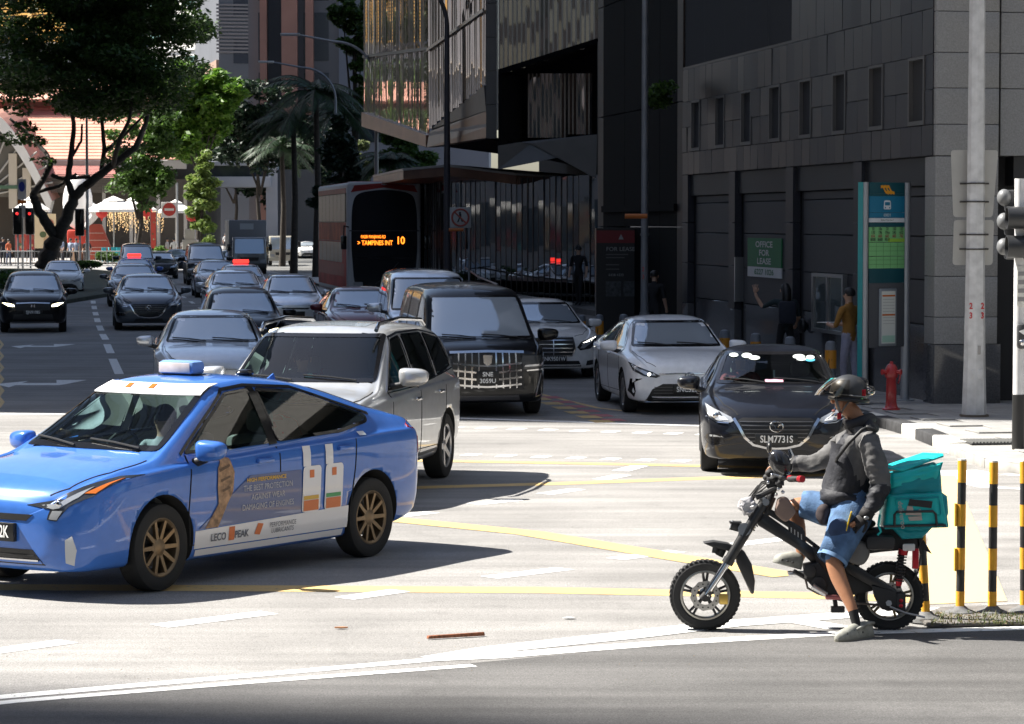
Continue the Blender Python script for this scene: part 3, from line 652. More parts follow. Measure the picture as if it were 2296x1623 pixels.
lt=off_tower('lattice_tower',[(-16,-75),(30,-75),(30,-45),(-16,-45)],175,'banded tower behind the viewpoint mirrored in windscreens',44,3)
off_tower('corner_tower',[(42,-50),(90,-50),(90,10),(42,10)],70,'wide office block behind and right of the viewpoint',18,3)
off_tower('left_block',[(-85,-60),(-45,-60),(-45,5),(-85,5)],45,'office block behind and left of the viewpoint',12,3)
st=empty('striped_tower',(0,0,0),0,'office tower with white sunlit floor bands right of the picture','building')
MB().box(40,90,26,75,0,60).build('core',GWW,st)
for k in range(26):MB().box(39.5,90.5,25.5,75.5,1.0+k*2.3,1.95+k*2.3).build('floor_band',mat('band_white',(.36,.35,.33),.6),st)
lat=MB();WL=mat('lattice_white',(.75,.75,.74),.5)
for i in range(11):
 for k in range(80):
  x=-6+i*1.35+(k%2)*.67;z=14+k*2.0
  lat.add([(x,-44.6,z),(x+.55,-44.6,z+1.0),(x,-44.6,z+2.0),(x-.55,-44.6,z+1.0)],[(0,1,2,3)])
lat.build('lattice_screen',WL,lt)
# vehicles
def pchip(xs,ys,q):
 xs=np.array(xs,float);ys=np.array(ys,float);h=np.diff(xs);d=np.diff(ys)/h;n=len(xs);m=np.zeros(n)
 for i in range(1,n-1):
  if d[i-1]*d[i]>0:
   w1=2*h[i]+h[i-1];w2=h[i]+2*h[i-1];m[i]=(w1+w2)/(w1/d[i-1]+w2/d[i])
 m[0]=d[0];m[-1]=d[-1]
 k=np.clip(np.searchsorted(xs,q)-1,0,n-2);t=(q-xs[k])/h[k]
 return((1+2*t)*(1-t)**2*ys[k]+t*(1-t)**2*h[k]*m[k]+t*t*(3-2*t)*ys[k+1]+t*t*(t-1)*h[k]*m[k+1])
def chaikin(P,it=3):
 for _ in range(it):
  a=P[:-1]*.75+P[1:]*.25;b=P[:-1]*.25+P[1:]*.75
  Q=np.empty((2*len(a),2));Q[0::2]=a;Q[1::2]=b
  P=np.vstack([P[:1],Q,P[-1:]])
 return P
def shell(table,bowF=.10,bowR=.08,crown=.02,shoulder=.03,nst=78):
 """a body skin lofted through stations (x, bottom, belt, top, half width, half width of the top)"""
 T=np.array(table,float);x0,x1=T[0,0],T[-1,0]
 u=np.linspace(0,1,nst);q=x0+(x1-x0)*(u-.11*np.sin(2*np.pi*u))
 q[0]=x0;q[-1]=x1
 cols=[pchip(T[:,0],T[:,k],q)for k in range(1,6)]
 rings=[]
 for zb,zbelt,zt,W,wt in zip(*cols):
  zm=zb+(zbelt-zb)*.55;up=zt-zbelt
  wb=W-.035
  C=[(0,zb),(.72*W,zb),(.93*W,zb+.01),(.975*W,zb+.10),(W-.004,zb+(zbelt-zb)*.36),(W,zm),(W,zbelt-.10),(W-.006,zbelt-shoulder),(W-.02,zbelt-.004),(wb-.02,zbelt+.012),(wt+(wb-wt)*.60,zbelt+up*.42),(wt+(wb-wt)*.22,zbelt+up*.78),(wt,zt-.035-.05*up),(wt*.90,zt-.012-.02*up),(wt*.6,zt+crown*.5),(0,zt+crown)]
  rings.append(chaikin(np.array(C),2))
 rings=np.array(rings);n=rings.shape[1]
 Wm=T[:,4].max()
 full=np.concatenate([rings,(rings*np.array([-1,1]))[:,-2:0:-1]],axis=1);N=full.shape[1]
 xf=x1-.75;xr=x0+.6
 def X(x,y):
  wf=np.clip((x-xf)/(x1-xf),0,1)**1.3;wr=np.clip((xr-x)/(xr-x0),0,1)**1.3
  return x-wf*bowF*np.abs(y/Wm)**2.2+wr*bowR*np.abs(y/Wm)**2.2
 V=[];Fc=[]
 for i in range(nst):
  for y,z in full[i]:V.append((float(X(q[i],y)),float(y),float(z)))
 for i in range(nst-1):
  for j in range(N):Fc.append((i*N+j,i*N+(j+1)%N,(i+1)*N+(j+1)%N,(i+1)*N+j))
 def cap(i,rev,xx,bul):
  prev=[i*N+j for j in range(N)];ring=full[i];zc=(ring[:,1].max()+ring[:,1].min())/2
  for k in range(1,6):
   f=1-k/5.0
   if k<5:
    base=len(V)
    for y,z in ring:
     yy=y*f;V.append((float(X(xx,yy))+bul*(1-f**2),float(yy),float(zc+(z-zc)*f)))
    cur=list(range(base,base+N))
   else:
    V.append((float(xx)+bul,0.0,float(zc)));c=len(V)-1
    for j in range(N):
     t=(prev[j],prev[(j+1)%N],c);Fc.append(t if rev else t[::-1])
    break
   for j in range(N):
    t=(prev[j],prev[(j+1)%N],cur[(j+1)%N],cur[j]);Fc.append(t if rev else t[::-1])
   prev=cur
 cap(0,False,x0,-.012);cap(nst-1,True,x1,.012)
 me=bpy.data.meshes.new('body');me.from_pydata(V,[],Fc)
 bm=bmesh.new();bm.from_mesh(me);bmesh.ops.recalc_face_normals(bm,faces=bm.faces);bm.to_mesh(me);bm.free()
 return me
LINER=mat('wheel_well',(.008,.008,.008),.9)
def cut_arches(me,paint,axles,r,wmin,zc):
 me.materials.append(paint);me.materials.append(LINER)
 o=bpy.data.objects.new('tmp',me);COL.objects.link(o);cut=[]
 for x in axles:
  for s in(-1,1):
   b=MB();b.cyl((x,s*wmin,zc),(x,s*1.3,zc),r,n=40);cm=b.mesh('c');cm.materials.append(LINER)
   c=bpy.data.objects.new('c',cm);COL.objects.link(c);cut.append(c)
   md=o.modifiers.new('b','BOOLEAN');md.object=c;md.operation='DIFFERENCE';md.solver='EXACT';md.material_mode='TRANSFER'
 out=bake(o,'body');bpy.data.objects.remove(o)
 for c in cut:bpy.data.objects.remove(c)
 return out
def in_poly(p,P):
 return inside(p[0],p[1],P)
def offset_poly(P,d):
 """P moved inwards by d (outwards when d < 0)"""
 n=len(P);ar=sum(P[i-1][0]*P[i][1]-P[i][0]*P[i-1][1]for i in range(n));sg=1 if ar>0 else-1;out=[]
 for i in range(n):
  a,b,c=Vector(P[i-1]),Vector(P[i]),Vector(P[(i+1)%n])
  e1=(b-a).normalized();e2=(c-b).normalized();n1=Vector((-e1.y,e1.x))*sg;n2=Vector((-e2.y,e2.x))*sg
  m=(n1+n2);k=max(.35,1+n1.dot(n2));out.append(tuple(b+m*(d/k)))
 return out
def rounded(P,r,n=4):
 """corners of a polygon rounded with radius about r"""
 out=[];N=len(P)
 for i in range(N):
  a,b,c=Vector(P[i-1]),Vector(P[i]),Vector(P[(i+1)%N])
  l1=min(r,(a-b).length*.45);l2=min(r,(c-b).length*.45);p=b+(a-b).normalized()*l1;q=b+(c-b).normalized()*l2
  for k in range(n+1):
   t=k/n;out.append(tuple((p*(1-t)+b*t)*(1-t)+(b*(1-t)+q*t)*t))
 return out
AX={'x':0,'y':1,'z':2}
class Skin:
 """lays lamps, panes, grilles and lines on a body's surface"""
 def __init__(s,me):
  s.bvh=BVHTree.FromPolygons([v.co[:]for v in me.vertices],[p.vertices[:]for p in me.polygons])
 def hit(s,a,b,axis,sgn,off):
  if axis=='x':o=Vector((sgn*6,a,b));d=Vector((-sgn,0,0))
  elif axis=='y':o=Vector((a,sgn*4,b));d=Vector((0,-sgn,0))
  else:o=Vector((a,b,6));d=Vector((0,0,-1))
  p,n,i,t=s.bvh.ray_cast(o,d)
  if p is None:
   for k in range(1,40):
    if axis=='x':o=Vector((sgn*6,a*(1-.02*k),b-.006*k))
    elif axis=='y':o=Vector((a*(1-.01*k),sgn*4,b+(.5-b)*.03*k))
    else:o=Vector((a,b*(1-.03*k),6))
    p,n,i,t=s.bvh.ray_cast(o,d)
    if p is not None:break
   else:return Vector((0,0,.5))
  return p+n*off
 def patch(s,P,axis,sgn,name,m,par,off=.004,thick=.012,g=.07,smooth=True,flat=False):
  bm=bmesh.new();vs=[bm.verts.new((a,b,0))for a,b in P];bm.faces.new(vs)
  for k,nrm in((0,(1,0,0)),(1,(0,1,0))):
   lo=min(p[k]for p in P);hi=max(p[k]for p in P);c=math.floor(lo/g)*g+g
   while c<hi-1e-4:
    co=[0,0,0];co[k]=c
    bmesh.ops.bisect_plane(bm,geom=bm.verts[:]+bm.edges[:]+bm.faces[:],plane_co=co,plane_no=nrm);c+=g
  bnd=[e for e in bm.edges if len(e.link_faces)==1]
  if thick>0:
   r=bmesh.ops.extrude_edge_only(bm,edges=bnd);low={v for v in r['geom']if isinstance(v,bmesh.types.BMVert)}
  else:low=set()
  for v in bm.verts:v.co=s.hit(v.co.x,v.co.y,axis,sgn,off-thick if v in low else off)
  if flat:
   C=np.array([v.co[:]for v in bm.verts]);A=np.stack([np.ones(len(C)),C[:,2],C[:,0],C[:,0]**2],1);k=np.linalg.lstsq(A,C[:,1],rcond=None)[0];fit=A@k
   for v,y in zip(bm.verts,fit):v.co.y=y
  bmesh.ops.recalc_face_normals(bm,faces=bm.faces)
  f0=max(bm.faces,key=lambda f:f.calc_area());out=Vector((sgn if axis=='x' else 0,sgn if axis=='y' else 0,1 if axis=='z' else 0))
  if f0.normal.dot(out)<0:bmesh.ops.reverse_faces(bm,faces=bm.faces)
  me=bpy.data.meshes.new(name);bm.to_mesh(me);bm.free()
  if smooth:shade(me,50)
  me.materials.append(m);return link(name,me,None,par)
 def strip(s,pts,wd,axis,sgn,name,m,par,off=.005,closed=False,g=.05,inner=None,thick=.008):
  if inner is None:
   P=[];n=len(pts)
   for i in range(n if closed else n-1):
    a=Vector(pts[i]);b=Vector(pts[(i+1)%n]);k=max(1,int((b-a).length/g))
    P+=[a+(b-a)*(j/k)for j in range(k)]
   if not closed:P.append(Vector(pts[-1]))
   A=[];B=[];N=len(P)
   for i in range(N):
    d=(P[(i+1)%N]-P[i-1])if closed else(P[min(i+1,N-1)]-P[max(i-1,0)])
    d.normalize();nn=Vector((-d.y,d.x));ww=wd[0]+(wd[1]-wd[0])*i/max(1,N-1)if isinstance(wd,tuple)else wd
    A.append(P[i]+nn*ww/2);B.append(P[i]-nn*ww/2)
  else:
   A=[];B=[];n=len(pts)
   for i in range(n):
    a,b=Vector(pts[i]),Vector(pts[(i+1)%n]);c,d=Vector(inner[i]),Vector(inner[(i+1)%n]);k=max(1,int((b-a).length/g))
    for j in range(k):A.append(a+(b-a)*(j/k));B.append(c+(d-c)*(j/k))
   closed=True
  N=len(A);V=[];
  for p in A:V.append(s.hit(p.x,p.y,axis,sgn,off))
  for p in B:V.append(s.hit(p.x,p.y,axis,sgn,off))
  for p in A:V.append(s.hit(p.x,p.y,axis,sgn,off-thick))
  for p in B:V.append(s.hit(p.x,p.y,axis,sgn,off-thick))
  Fc=[]
  for i in range(N if closed else N-1):
   j=(i+1)%N;Fc+=[(i,j,N+j,N+i),(i,2*N+i,2*N+j,j),(N+i,N+j,3*N+j,3*N+i)]
  b=MB();b.v=[tuple(v)for v in V];b.f=Fc
  return b.build(name,m,par,smooth=True,angle=50)
def cut_windows(me,wins):
 """openings for the panes: wins = (polygon, axis, sgn)"""
 bm=bmesh.new();bm.from_mesh(me);bm.faces.ensure_lookup_table();kill=[]
 for f in bm.faces:
  c=f.calc_center_median();n=f.normal
  for P,axis,sgn in wins:
   if axis=='x' and n.x*sgn>.12 and c.x*sgn>-1.2 and in_poly((c.y,c.z),P):kill.append(f);break
   if axis=='y' and n.y*sgn>.4 and in_poly((c.x,c.z),P):kill.append(f);break
 bmesh.ops.delete(bm,geom=kill,context='FACES');bm.to_mesh(me);bm.free()
TYRE=mat('tyre_rubber',(.018,.018,.018),.85,bump=.2,bscale=90,obj_coord=True);RIMS=mat('rim_silver',(.45,.45,.46),.3,.85);RIMD=mat('rim_dark',(.07,.07,.075),.35,.6);RIMB=mat('rim_bronze',(.20,.145,.09),.38,.7)
GLS=mat('car_glass',(.42,.48,.54),.04,.45,spec=1.0);BLKP=mat('black_plastic',(.015,.015,.016),.5);GLOSSB=mat('gloss_black',(.008,.008,.009),.12)
CHR=mat('chrome',(.62,.62,.63),.12,1.0);LAMP=mat('lamp_glass',(.42,.44,.46),.08,.35,spec=.8);LAMPD=mat('lamp_dark',(.03,.032,.036),.1,spec=.8);REDL=mat('tail_red',(.30,.015,.015),.15)
AMB=mat('lamp_amber',(.55,.14,.02),.2);SEAM=mat('panel_gap',(.006,.006,.006),.9);PLATE=mat('plate_black',(.012,.012,.012),.35);PLTX=mat('plate_white',(.80,.80,.78),.4)
LIT=mat('headlight_lit',(1,1,1),.3,emit=(1.0,.96,.85),estr=3.0);LITY=mat('headlight_warm',(1,1,1),.3,emit=(1.0,.88,.55),estr=4.0);TEALG=clear_glass('windscreen_clear',(.76,.95,.93),.68);SEATM=mat('seat_dark',(.20,.195,.185),.8);DASH=mat('dash_dark',(.09,.10,.10),.7)
WHEELS={}
def wheel_meshes(r,wd,kind):
 k=(r,wd,kind)
 if k in WHEELS:return WHEELS[k]
 M=Matrix.Rotation(R(-90),4,'X');rr=r*.69 if kind!='bus' else r*.58
 tb=MB();h=wd/2
 tb.lathe([(rr-.01,-h*.85),(rr+.01,-h*.95),(r*.9,-h),(r*.975,-h*.88),(r,-h*.6),(r,0),(r,h*.6),(r*.975,h*.88),(r*.9,h),(rr+.01,h*.95),(rr-.01,h*.85)],40,M,close=True)
 tm=tb.mesh('tyre',smooth=True,angle=35);tm.materials.append(TYRE)
 rb=MB();rb.lathe([(rr,-h*.7),(rr+.004,h*.86),(rr-.012,h*.9),(rr-.03,h*.78),(rr-.035,-h*.7)],40,M,close=True)
 rb.lathe([(.02,h*.3),(.06,h*.34),(.075,h*.62),(.055,h*.72),(.0,h*.74)],20,M)
 ns={'five':5,'multi':10,'twin':5,'bus':8,'cover':9}[kind]
 for i in range(ns):
  a=2*math.pi*i/ns
  for da in((-.14,.14)if kind=='twin' else(0,)):
   wa={'five':.034,'multi':.016,'twin':.018,'bus':.03,'cover':.028}[kind]
   ca,sa=math.cos(a),math.sin(a);cb,sb=math.cos(a+da),math.sin(a+da)
   p0=Vector((ca*.05,sa*.05));p1=Vector((cb*(rr-.02),sb*(rr-.02)));nv=Vector((-(p1-p0).normalized().y,(p1-p0).normalized().x))
   q=[p0+nv*wa,p0-nv*wa,p1-nv*wa*.85,p1+nv*wa*.85]
   zs=[h*.68,h*.68,h*.84,h*.84]
   vs=[M@Vector((v.x,v.y,z))for v,z in zip(q,zs)]+[M@Vector((v.x,v.y,z-.03))for v,z in zip(q,zs)]
   rb.add(vs,[(0,1,2,3),(7,6,5,4),(0,4,5,1),(1,5,6,2),(2,6,7,3),(3,7,4,0)])
 rm=rb.mesh('rim',smooth=True,angle=30)
 db=MB();db.lathe([(0.0,h*.05),(rr*.66,h*.05),(rr*.66,h*.0),(0.0,h*.0)],28,M);dm=db.mesh('brake_disc',smooth=True,angle=30);dm.materials.append(mat('brake_disc',(.12,.12,.125),.4,.7))
 WHEELS[k]=(tm,rm,dm);return WHEELS[k]
RIMC={}
def add_wheels(par,axles,track,r,wd,kind='five',rim=RIMS):
 tm,rm0,dm=wheel_meshes(r,wd,kind);key=(rm0.name,rim.name)
 if key not in RIMC:
  c=rm0.copy();c.materials.clear();c.materials.append(rim);RIMC[key]=c
 for x in axles:
  for s in(1,-1):
   w_=link('wheel',tm,parent=par,loc=(x,s*track,r));w_.rotation_euler=(0,0,0 if s>0 else math.pi)
   w_.name='wheel'
   link('rim',RIMC[key],parent=w_);link('brake_disc',dm,parent=w_)
def mirror_xy(P):return[(-a,b)for a,b in P][::-1]
def make_car(name,S,paint,label,group=None):
 """S holds the shape: stations, axles, wheel radius and the outlines of panes, lamps, grille"""
 root=empty(name,label=label,cat=S.get('cat','car'),group=group)
 raw=shell(S['table'],S.get('bowF',.1),S.get('bowR',.08),S.get('crown',.02),S.get('shoulder',.03));sk=Skin(raw)
 W=max(t[4]for t in S['table']);r=S['r']
 me=cut_arches(raw,paint,S['axles'],r+.055,W-.30,r+.01)
 clear=S.get('clear',False);glass=TEALG if clear else GLS
 wins=[(S['screen'],'x',1)]+[(P,'y',s)for P in S['side']for s in(1,-1)]+([(S['rear'],'x',-1)]if 'rear' in S else[])
 if clear:cut_windows(me,[(offset_poly(P,.012),a,s)for P,a,s in wins])
 shade(me,180);body=link('body',me,None,root)
 for P,a,s in wins:
  nm={'x':'windscreen' if s==1 else 'rear_window','y':'side_window'}[a]
  g_=sk.patch(P,a,s,nm,glass,root,off=.004,thick=.0 if clear else .01,g=.08,flat=clear and a=='y')
  inn=offset_poly(P,.035 if a=='x' else .022)
  sk.strip(P,0,a,s,'seal',GLOSSB,g_,off=.006,inner=inn,thick=.01)
 for k,P in enumerate(S.get('lamp',[])):
  for q in(P,mirror_xy(P)):
   l_=sk.patch(q,'x',1,'headlight',S.get('lamp_m',LAMP),root,off=.006,g=.05)
   for(cy,cz,rr,m_)in S.get('bulb',[]):
    sg=1 if q is P else-1;h_=sk.hit(sg*cy,cz,'x',1,.006)
    b=MB();b.ellipsoid(h_,(.012,rr,rr*.85),12,8);b.build('lens',m_,l_,smooth=True)
   for(Q,m_)in S.get('lamp_in',[]):
    sk.patch(Q if q is P else mirror_xy(Q),'x',1,'reflector',m_,l_,off=.010,g=.05)
 for(P,m_,nm)in S.get('front',[]):
  if P[0][0]=='m':
   for q in(P[1:],mirror_xy(P[1:])):sk.patch(q,'x',1,nm,m_,root,off=.005,g=.06)
  else:sk.patch(P,'x',1,nm,m_,root,off=.005,g=.06)
 for(pts,wd,m_,nm,both)in S.get('front_lines',[]):
  sk.strip(pts,wd,'x',1,nm,m_,root,off=.012,thick=.014)
  if both:sk.strip([(-a,b)for a,b in pts],wd,'x',1,nm,m_,root,off=.012,thick=.014)
 for(pts,wd,m_,nm)in S.get('side_lines',[]):
  for s in(1,-1):sk.strip(pts,wd,'y',s,nm,m_,root,off=.003 if m_ is SEAM else .008,thick=.006)
 for(P,m_,nm)in S.get('side_patch',[]):
  for s in(1,-1):sk.patch(P,'y',s,nm,m_,root,off=.005)
 for(P,m_,nm)in S.get('top_patch',[]):sk.patch(P,'z',1,nm,m_,root,off=.004)
 for(pts,wd,m_,nm)in S.get('top_lines',[]):
  sk.strip(pts,wd,'z',1,nm,m_,root,off=.004);sk.strip([(a,-b)for a,b in pts],wd,'z',1,nm,m_,root,off=.004)
 for(P,m_,nm)in S.get('tail',[]):
  for q in(P,mirror_xy(P)):sk.patch(q,'x',-1,nm,m_,root,off=.006)
 for(x,z)in S.get('handles',[]):
  for s in(1,-1):
   h_=sk.hit(x,z,'y',s,.018);b=MB();b.box(h_.x-.10,h_.x+.10,h_.y-.018,h_.y+.018,h_.z-.018,h_.z+.018);b.build('door_handle',S.get('handle_m',paint),root,bevel=.012)
 mx,my,mz,ms=S.get('mirror',(.95,.98,1.0,1.0))
 for s in(1,-1):
  b=MB();M=Matrix.Translation((mx,s*my,mz))@Matrix.Rotation(R(12)*s,4,'Z')
  b.ellipsoid((0,0,0),(1,1,1),20,12);sq=lambda t,e:math.copysign(abs(t)**e,t);b.v=[tuple(M@Vector((sq(x,.8)*.085*ms,sq(y,.62)*.12*ms*(1+.12*z),sq(z,.62)*.072*ms*(1-.22*y*s))))for x,y,z in b.v]
  vs=[]
  for v in b.v:
   lv=M.inverted()@Vector(v);lv.x=max(lv.x,-.045*ms);lv.z=max(lv.z,-.07*ms);vs.append(tuple(M@lv))
  b.v=vs;o=b.build('mirror',S.get('mirror_m',paint),root,smooth=True)
  bb=MB();bb.cyl((mx,s*(my-.05),mz-.06),(mx,s*(my-.22*ms),mz-.11),.028,.04);bb.build('mirror_arm',BLKP,o,smooth=True)
  bb=MB();bb.ellipsoid((mx-.046*ms,s*my,mz),(.004,.10*ms,.065*ms),12,6);bb.build('mirror_glass',CHR,o,smooth=True)
 if 'plate' in S:
  z,txt=S['plate'][0],S['plate'][1];h_=sk.hit(0,z,'x',1,.0);pw,ph=S['plate'][2:4]if len(S['plate'])>2 else(.46,.12)
  b=MB();xo=h_.x+.03;b.box(xo-.05,xo,-pw/2,pw/2,z-ph/2,z+ph/2);pl=b.build('number_plate',PLATE,root,bevel=.006)
  lines=txt.split('|')if txt else[]
  for i,t_ in enumerate(lines):
   hh=ph/len(lines)
   o=link('plate_characters',text_mesh(t_,hh*.92,PLTX,sx=min(1.0,pw*.9/(len(t_)*hh*.56)),bold=.02),parent=pl,loc=(xo+.003,0,z+ph/2-hh*(i+.5)));o.rotation_euler=(R(90),0,R(90))
 if 'badge' in S:
  z,kind=S['badge'];h_=sk.hit(0,z,'x',1,.012);b=MB();th=[2*math.pi*k/24 for k in range(25)]
  if kind=='wing':
   b.tube([(h_.x,.078*math.cos(t),z+.062*math.sin(t))for t in th],.009,6);b.tube([(h_.x,-.062,z+.026),(h_.x,-.03,z+.018),(h_.x+.004,0,z-.028),(h_.x,.03,z+.018),(h_.x,.062,z+.026)],.008,6)
  elif kind=='ovals':
   b.tube([(h_.x,.07*math.cos(t),z+.045*math.sin(t))for t in th],.008,6);b.tube([(h_.x,.025*math.cos(t),z+.04*math.sin(t))for t in th],.006,6);b.tube([(h_.x,.05*math.cos(t),z+.02+.016*math.sin(t))for t in th],.006,6)
  elif kind=='star':
   b.tube([(h_.x,.055*math.cos(t),z+.055*math.sin(t))for t in th],.007,6)
   for k in range(3):t=R(90+120*k);b.cyl((h_.x,0,z),(h_.x,.053*math.cos(t),z+.053*math.sin(t)),.009,.004)
  elif kind=='h':
   b.box(h_.x-.01,h_.x+.01,-.05,-.035,z-.04,z+.04);b.box(h_.x-.01,h_.x+.01,.035,.05,z-.04,z+.04);b.box(h_.x-.008,h_.x+.008,-.035,.035,z-.008,z+.008)
  elif kind=='shield':
   b.prism([(-.07,.08),(.07,.08),(.06,-.04),(0,-.09),(-.06,-.04)],h_.x-.01,h_.x+.015,Matrix(((0,0,1,0),(1,0,0,0),(0,1,0,z),(0,0,0,1))))
  b.build('badge',CHR,root,smooth=True)
 for(y0,y1)in S.get('wipers',[(.55,.0),(-.1,-.6)]):
  zc=min(p[1]for p in S['screen']);pa=sk.hit(y0,zc+.005,'x',1,.02);pb=sk.hit(y1,zc+.05,'x',1,.02);pm=sk.hit((y0+y1)/2,zc+.03,'x',1,.026)
  b=MB();b.tube([pa,pm,pb],.009,6);b.build('wiper',BLKP,root,smooth=True)
 for s in S.get('rails',[]):
  z=S['rail_z'];b=MB();b.tube([(.55,s*.60,z-.06),(.45,s*.60,z),(-.3,s*.61,z+.035),(-1.3,s*.60,z-.01),(-1.45,s*.60,z-.07)],.022,8);b.build('roof_rail',CHR,root,smooth=True)
 add_wheels(root,S['axles'],W-.115,r,S.get('wd',.21),S.get('wheel','five'),S.get('rim',RIMS))
 if clear:
  zs=S.get('seat_z',.50)
  for s in(1,-1):
   b=MB();b.box(-.35,.2,s*.38-.24,s*.38+.24,zs-.1,zs+.06);b.box(-.5,-.33,s*.38-.24,s*.38+.24,zs,zs+.58,None);b.box(-.5,-.38,s*.38-.12,s*.38+.12,zs+.6,zs+.78)
   b.build('seat',SEATM,root,bevel=.05)
  b=MB();b.box(-1.35,-1.15,-.6,.6,zs,zs+.5);b.box(-1.2,-.7,-.6,.6,zs-.1,zs+.05);b.build('rear_seat',SEATM,root,bevel=.05)
  sx_=S.get('dash_x',.8);b=MB();b.box(sx_-.25,sx_+.35,-.66,.66,zs-.2,S.get('dash_z',.90));b.build('dashboard',DASH,root,bevel=.06)
  b=MB();c=Vector((sx_-.42,-.38,S.get('dash_z',.9)-.04));th=[2*math.pi*k/20 for k in range(21)]
  b.tube([c+Vector((-.07*math.sin(t),.18*math.cos(t),.165*math.sin(t)))for t in th],.015,6);b.cyl(c,c+Vector((.2,0,-.08)),.03);b.build('steering_wheel',BLKP,root,smooth=True)
  b=MB();b.box(-1.9,1.3,-W+.12,W-.12,.28,.32);b.build('cabin_floor',SEATM,root)
 root['W']=W
 return root
def place(o,px,py,yaw=None,dx=0.0):
 """stand a vehicle with its front axle's ground point below the picture point; yaw: heading, 0 = towards the camera, + = to the picture's left"""
 p=G(px,py);o.location=(p.x,p.y,0)
 h=-8.9 if yaw is None else yaw
 d=Vector((-math.sin(R(h)),-math.cos(R(h)),0));o.rotation_euler=(0,0,math.atan2(d.y,d.x))
 o.location=p-d*dx
 return d
def repaint(o,paint):
 for ch in o.children:
  nm=ch.name.split('.')[0]
  if nm in('body','mirror','door_handle')and ch.material_slots:
   ch.material_slots[0].link='OBJECT';ch.material_slots[0].material=paint
def seams(f0,f1,b0,b1,z0,zt,mid):
 """door gaps of a car: front edge, middle, rear edge"""
 return[([(f0,z0+.08),(f0+.03,.55),(f0-.02,zt)],.012,SEAM,'door_gap'),([(mid,z0),(mid,zt)],.012,SEAM,'door_gap'),([(b0,zt),(b0+.02,.75),(b1+.35,z0+.05)],.012,SEAM,'door_gap'),([(f0,z0+.08),(b1+.35,z0+.05)],.007,SEAM,'sill_gap')]
def ring_pts(cx,cz,rx,rz,n=18):return[(cx+rx*math.cos(2*math.pi*k/n),cz+rz*math.sin(2*math.pi*k/n))for k in range(n)]
HEX=mat('grille_mesh',(.012,.012,.013),.45)
PRIUS=dict(cat='taxi',r=.315,axles=(1.35,-1.35),clear=True,wheel='multi',rim=RIMB,dash_z=.92,dash_x=.85,seat_z=.42,crown=.012,table=[(-2.24,.50,.78,.92,.66,.50),(-2.18,.36,.92,1.05,.78,.60),(-2.05,.28,.985,1.10,.84,.63),(-1.7,.22,.985,1.175,.87,.60),(-1.2,.18,.97,1.31,.88,.56),(-.6,.17,.95,1.425,.88,.55),(0,.17,.93,1.47,.88,.555),(.35,.17,.915,1.45,.88,.565),(.75,.17,.90,1.27,.88,.62),(1.1,.17,.885,1.075,.88,.68),(1.35,.18,.87,.955,.88,.73),(1.75,.19,.83,.90,.87,.73),(2.05,.19,.76,.83,.83,.68),(2.22,.20,.68,.75,.75,.58),(2.30,.26,.60,.66,.61,.46)],screen=rounded([(-.70,.985),(.70,.985),(.535,1.425),(-.535,1.425)],.05),rear=rounded([(-.5,1.13),(.5,1.13),(.46,1.34),(-.46,1.34)],.04),side=[rounded([(1.02,.955),(.30,1.365),(-.02,1.385),(-.05,.975)],.05),rounded([(-.13,.98),(-.10,1.385),(-.62,1.345),(-1.45,1.115),(-1.42,1.06),(-1.0,1.005)],.05)],lamp=[[(.34,.665),(.55,.70),(.80,.85),(.855,.85),(.80,.73),(.68,.66),(.61,.56),(.53,.57),(.55,.64)]],lamp_m=LAMPD,lamp_in=[([(.46,.665),(.60,.68),(.76,.79),(.72,.72),(.62,.65),(.57,.64)],LAMP),([(.55,.575),(.61,.57),(.645,.63),(.57,.63)],LAMP),([(.74,.745),(.83,.835),(.80,.745)],AMB)],bulb=[(.60,.675,.03,CHR)],front=[([(-.40,.60),(.40,.60),(.34,.555),(-.34,.555)],HEX,'upper_grille'),([(-.50,.25),(.50,.25),(.40,.355),(-.40,.355)],HEX,'lower_grille'),(['m',(.66,.27),(.71,.25),(.735,.36),(.71,.46),(.665,.43)],LAMP,'fog_lamp')],front_lines=[([(-.45,.28),(.45,.28)],.012,CHR,'grille_bar',False),([(-.42,.315),(.42,.315)],.008,BLKP,'grille_bar',False)],side_lines=seams(1.02,0,-1.12,-1.35,.22,.95,-.09)+[([(1.05,.955),(.30,1.385),(0,1.405),(-.62,1.365),(-1.5,1.12)],.02,GLOSSB,'window_trim'),([(-.07,.965),(-.045,1.39)],.10,GLOSSB,'door_pillar')],top_lines=[([(1.34,.70),(1.75,.70),(2.1,.60),(2.2,.50)],.007,SEAM,'bonnet_gap')],tail=[([(.55,.80),(.80,.78),(.82,1.0),(.70,1.04),(.60,.98)],REDL,'tail_light')],handles=[(.12,.86),(-.95,.89)],mirror=(.92,1.00,.985,1.05),plate=(.47,'SHD 1482K',.5,.13))
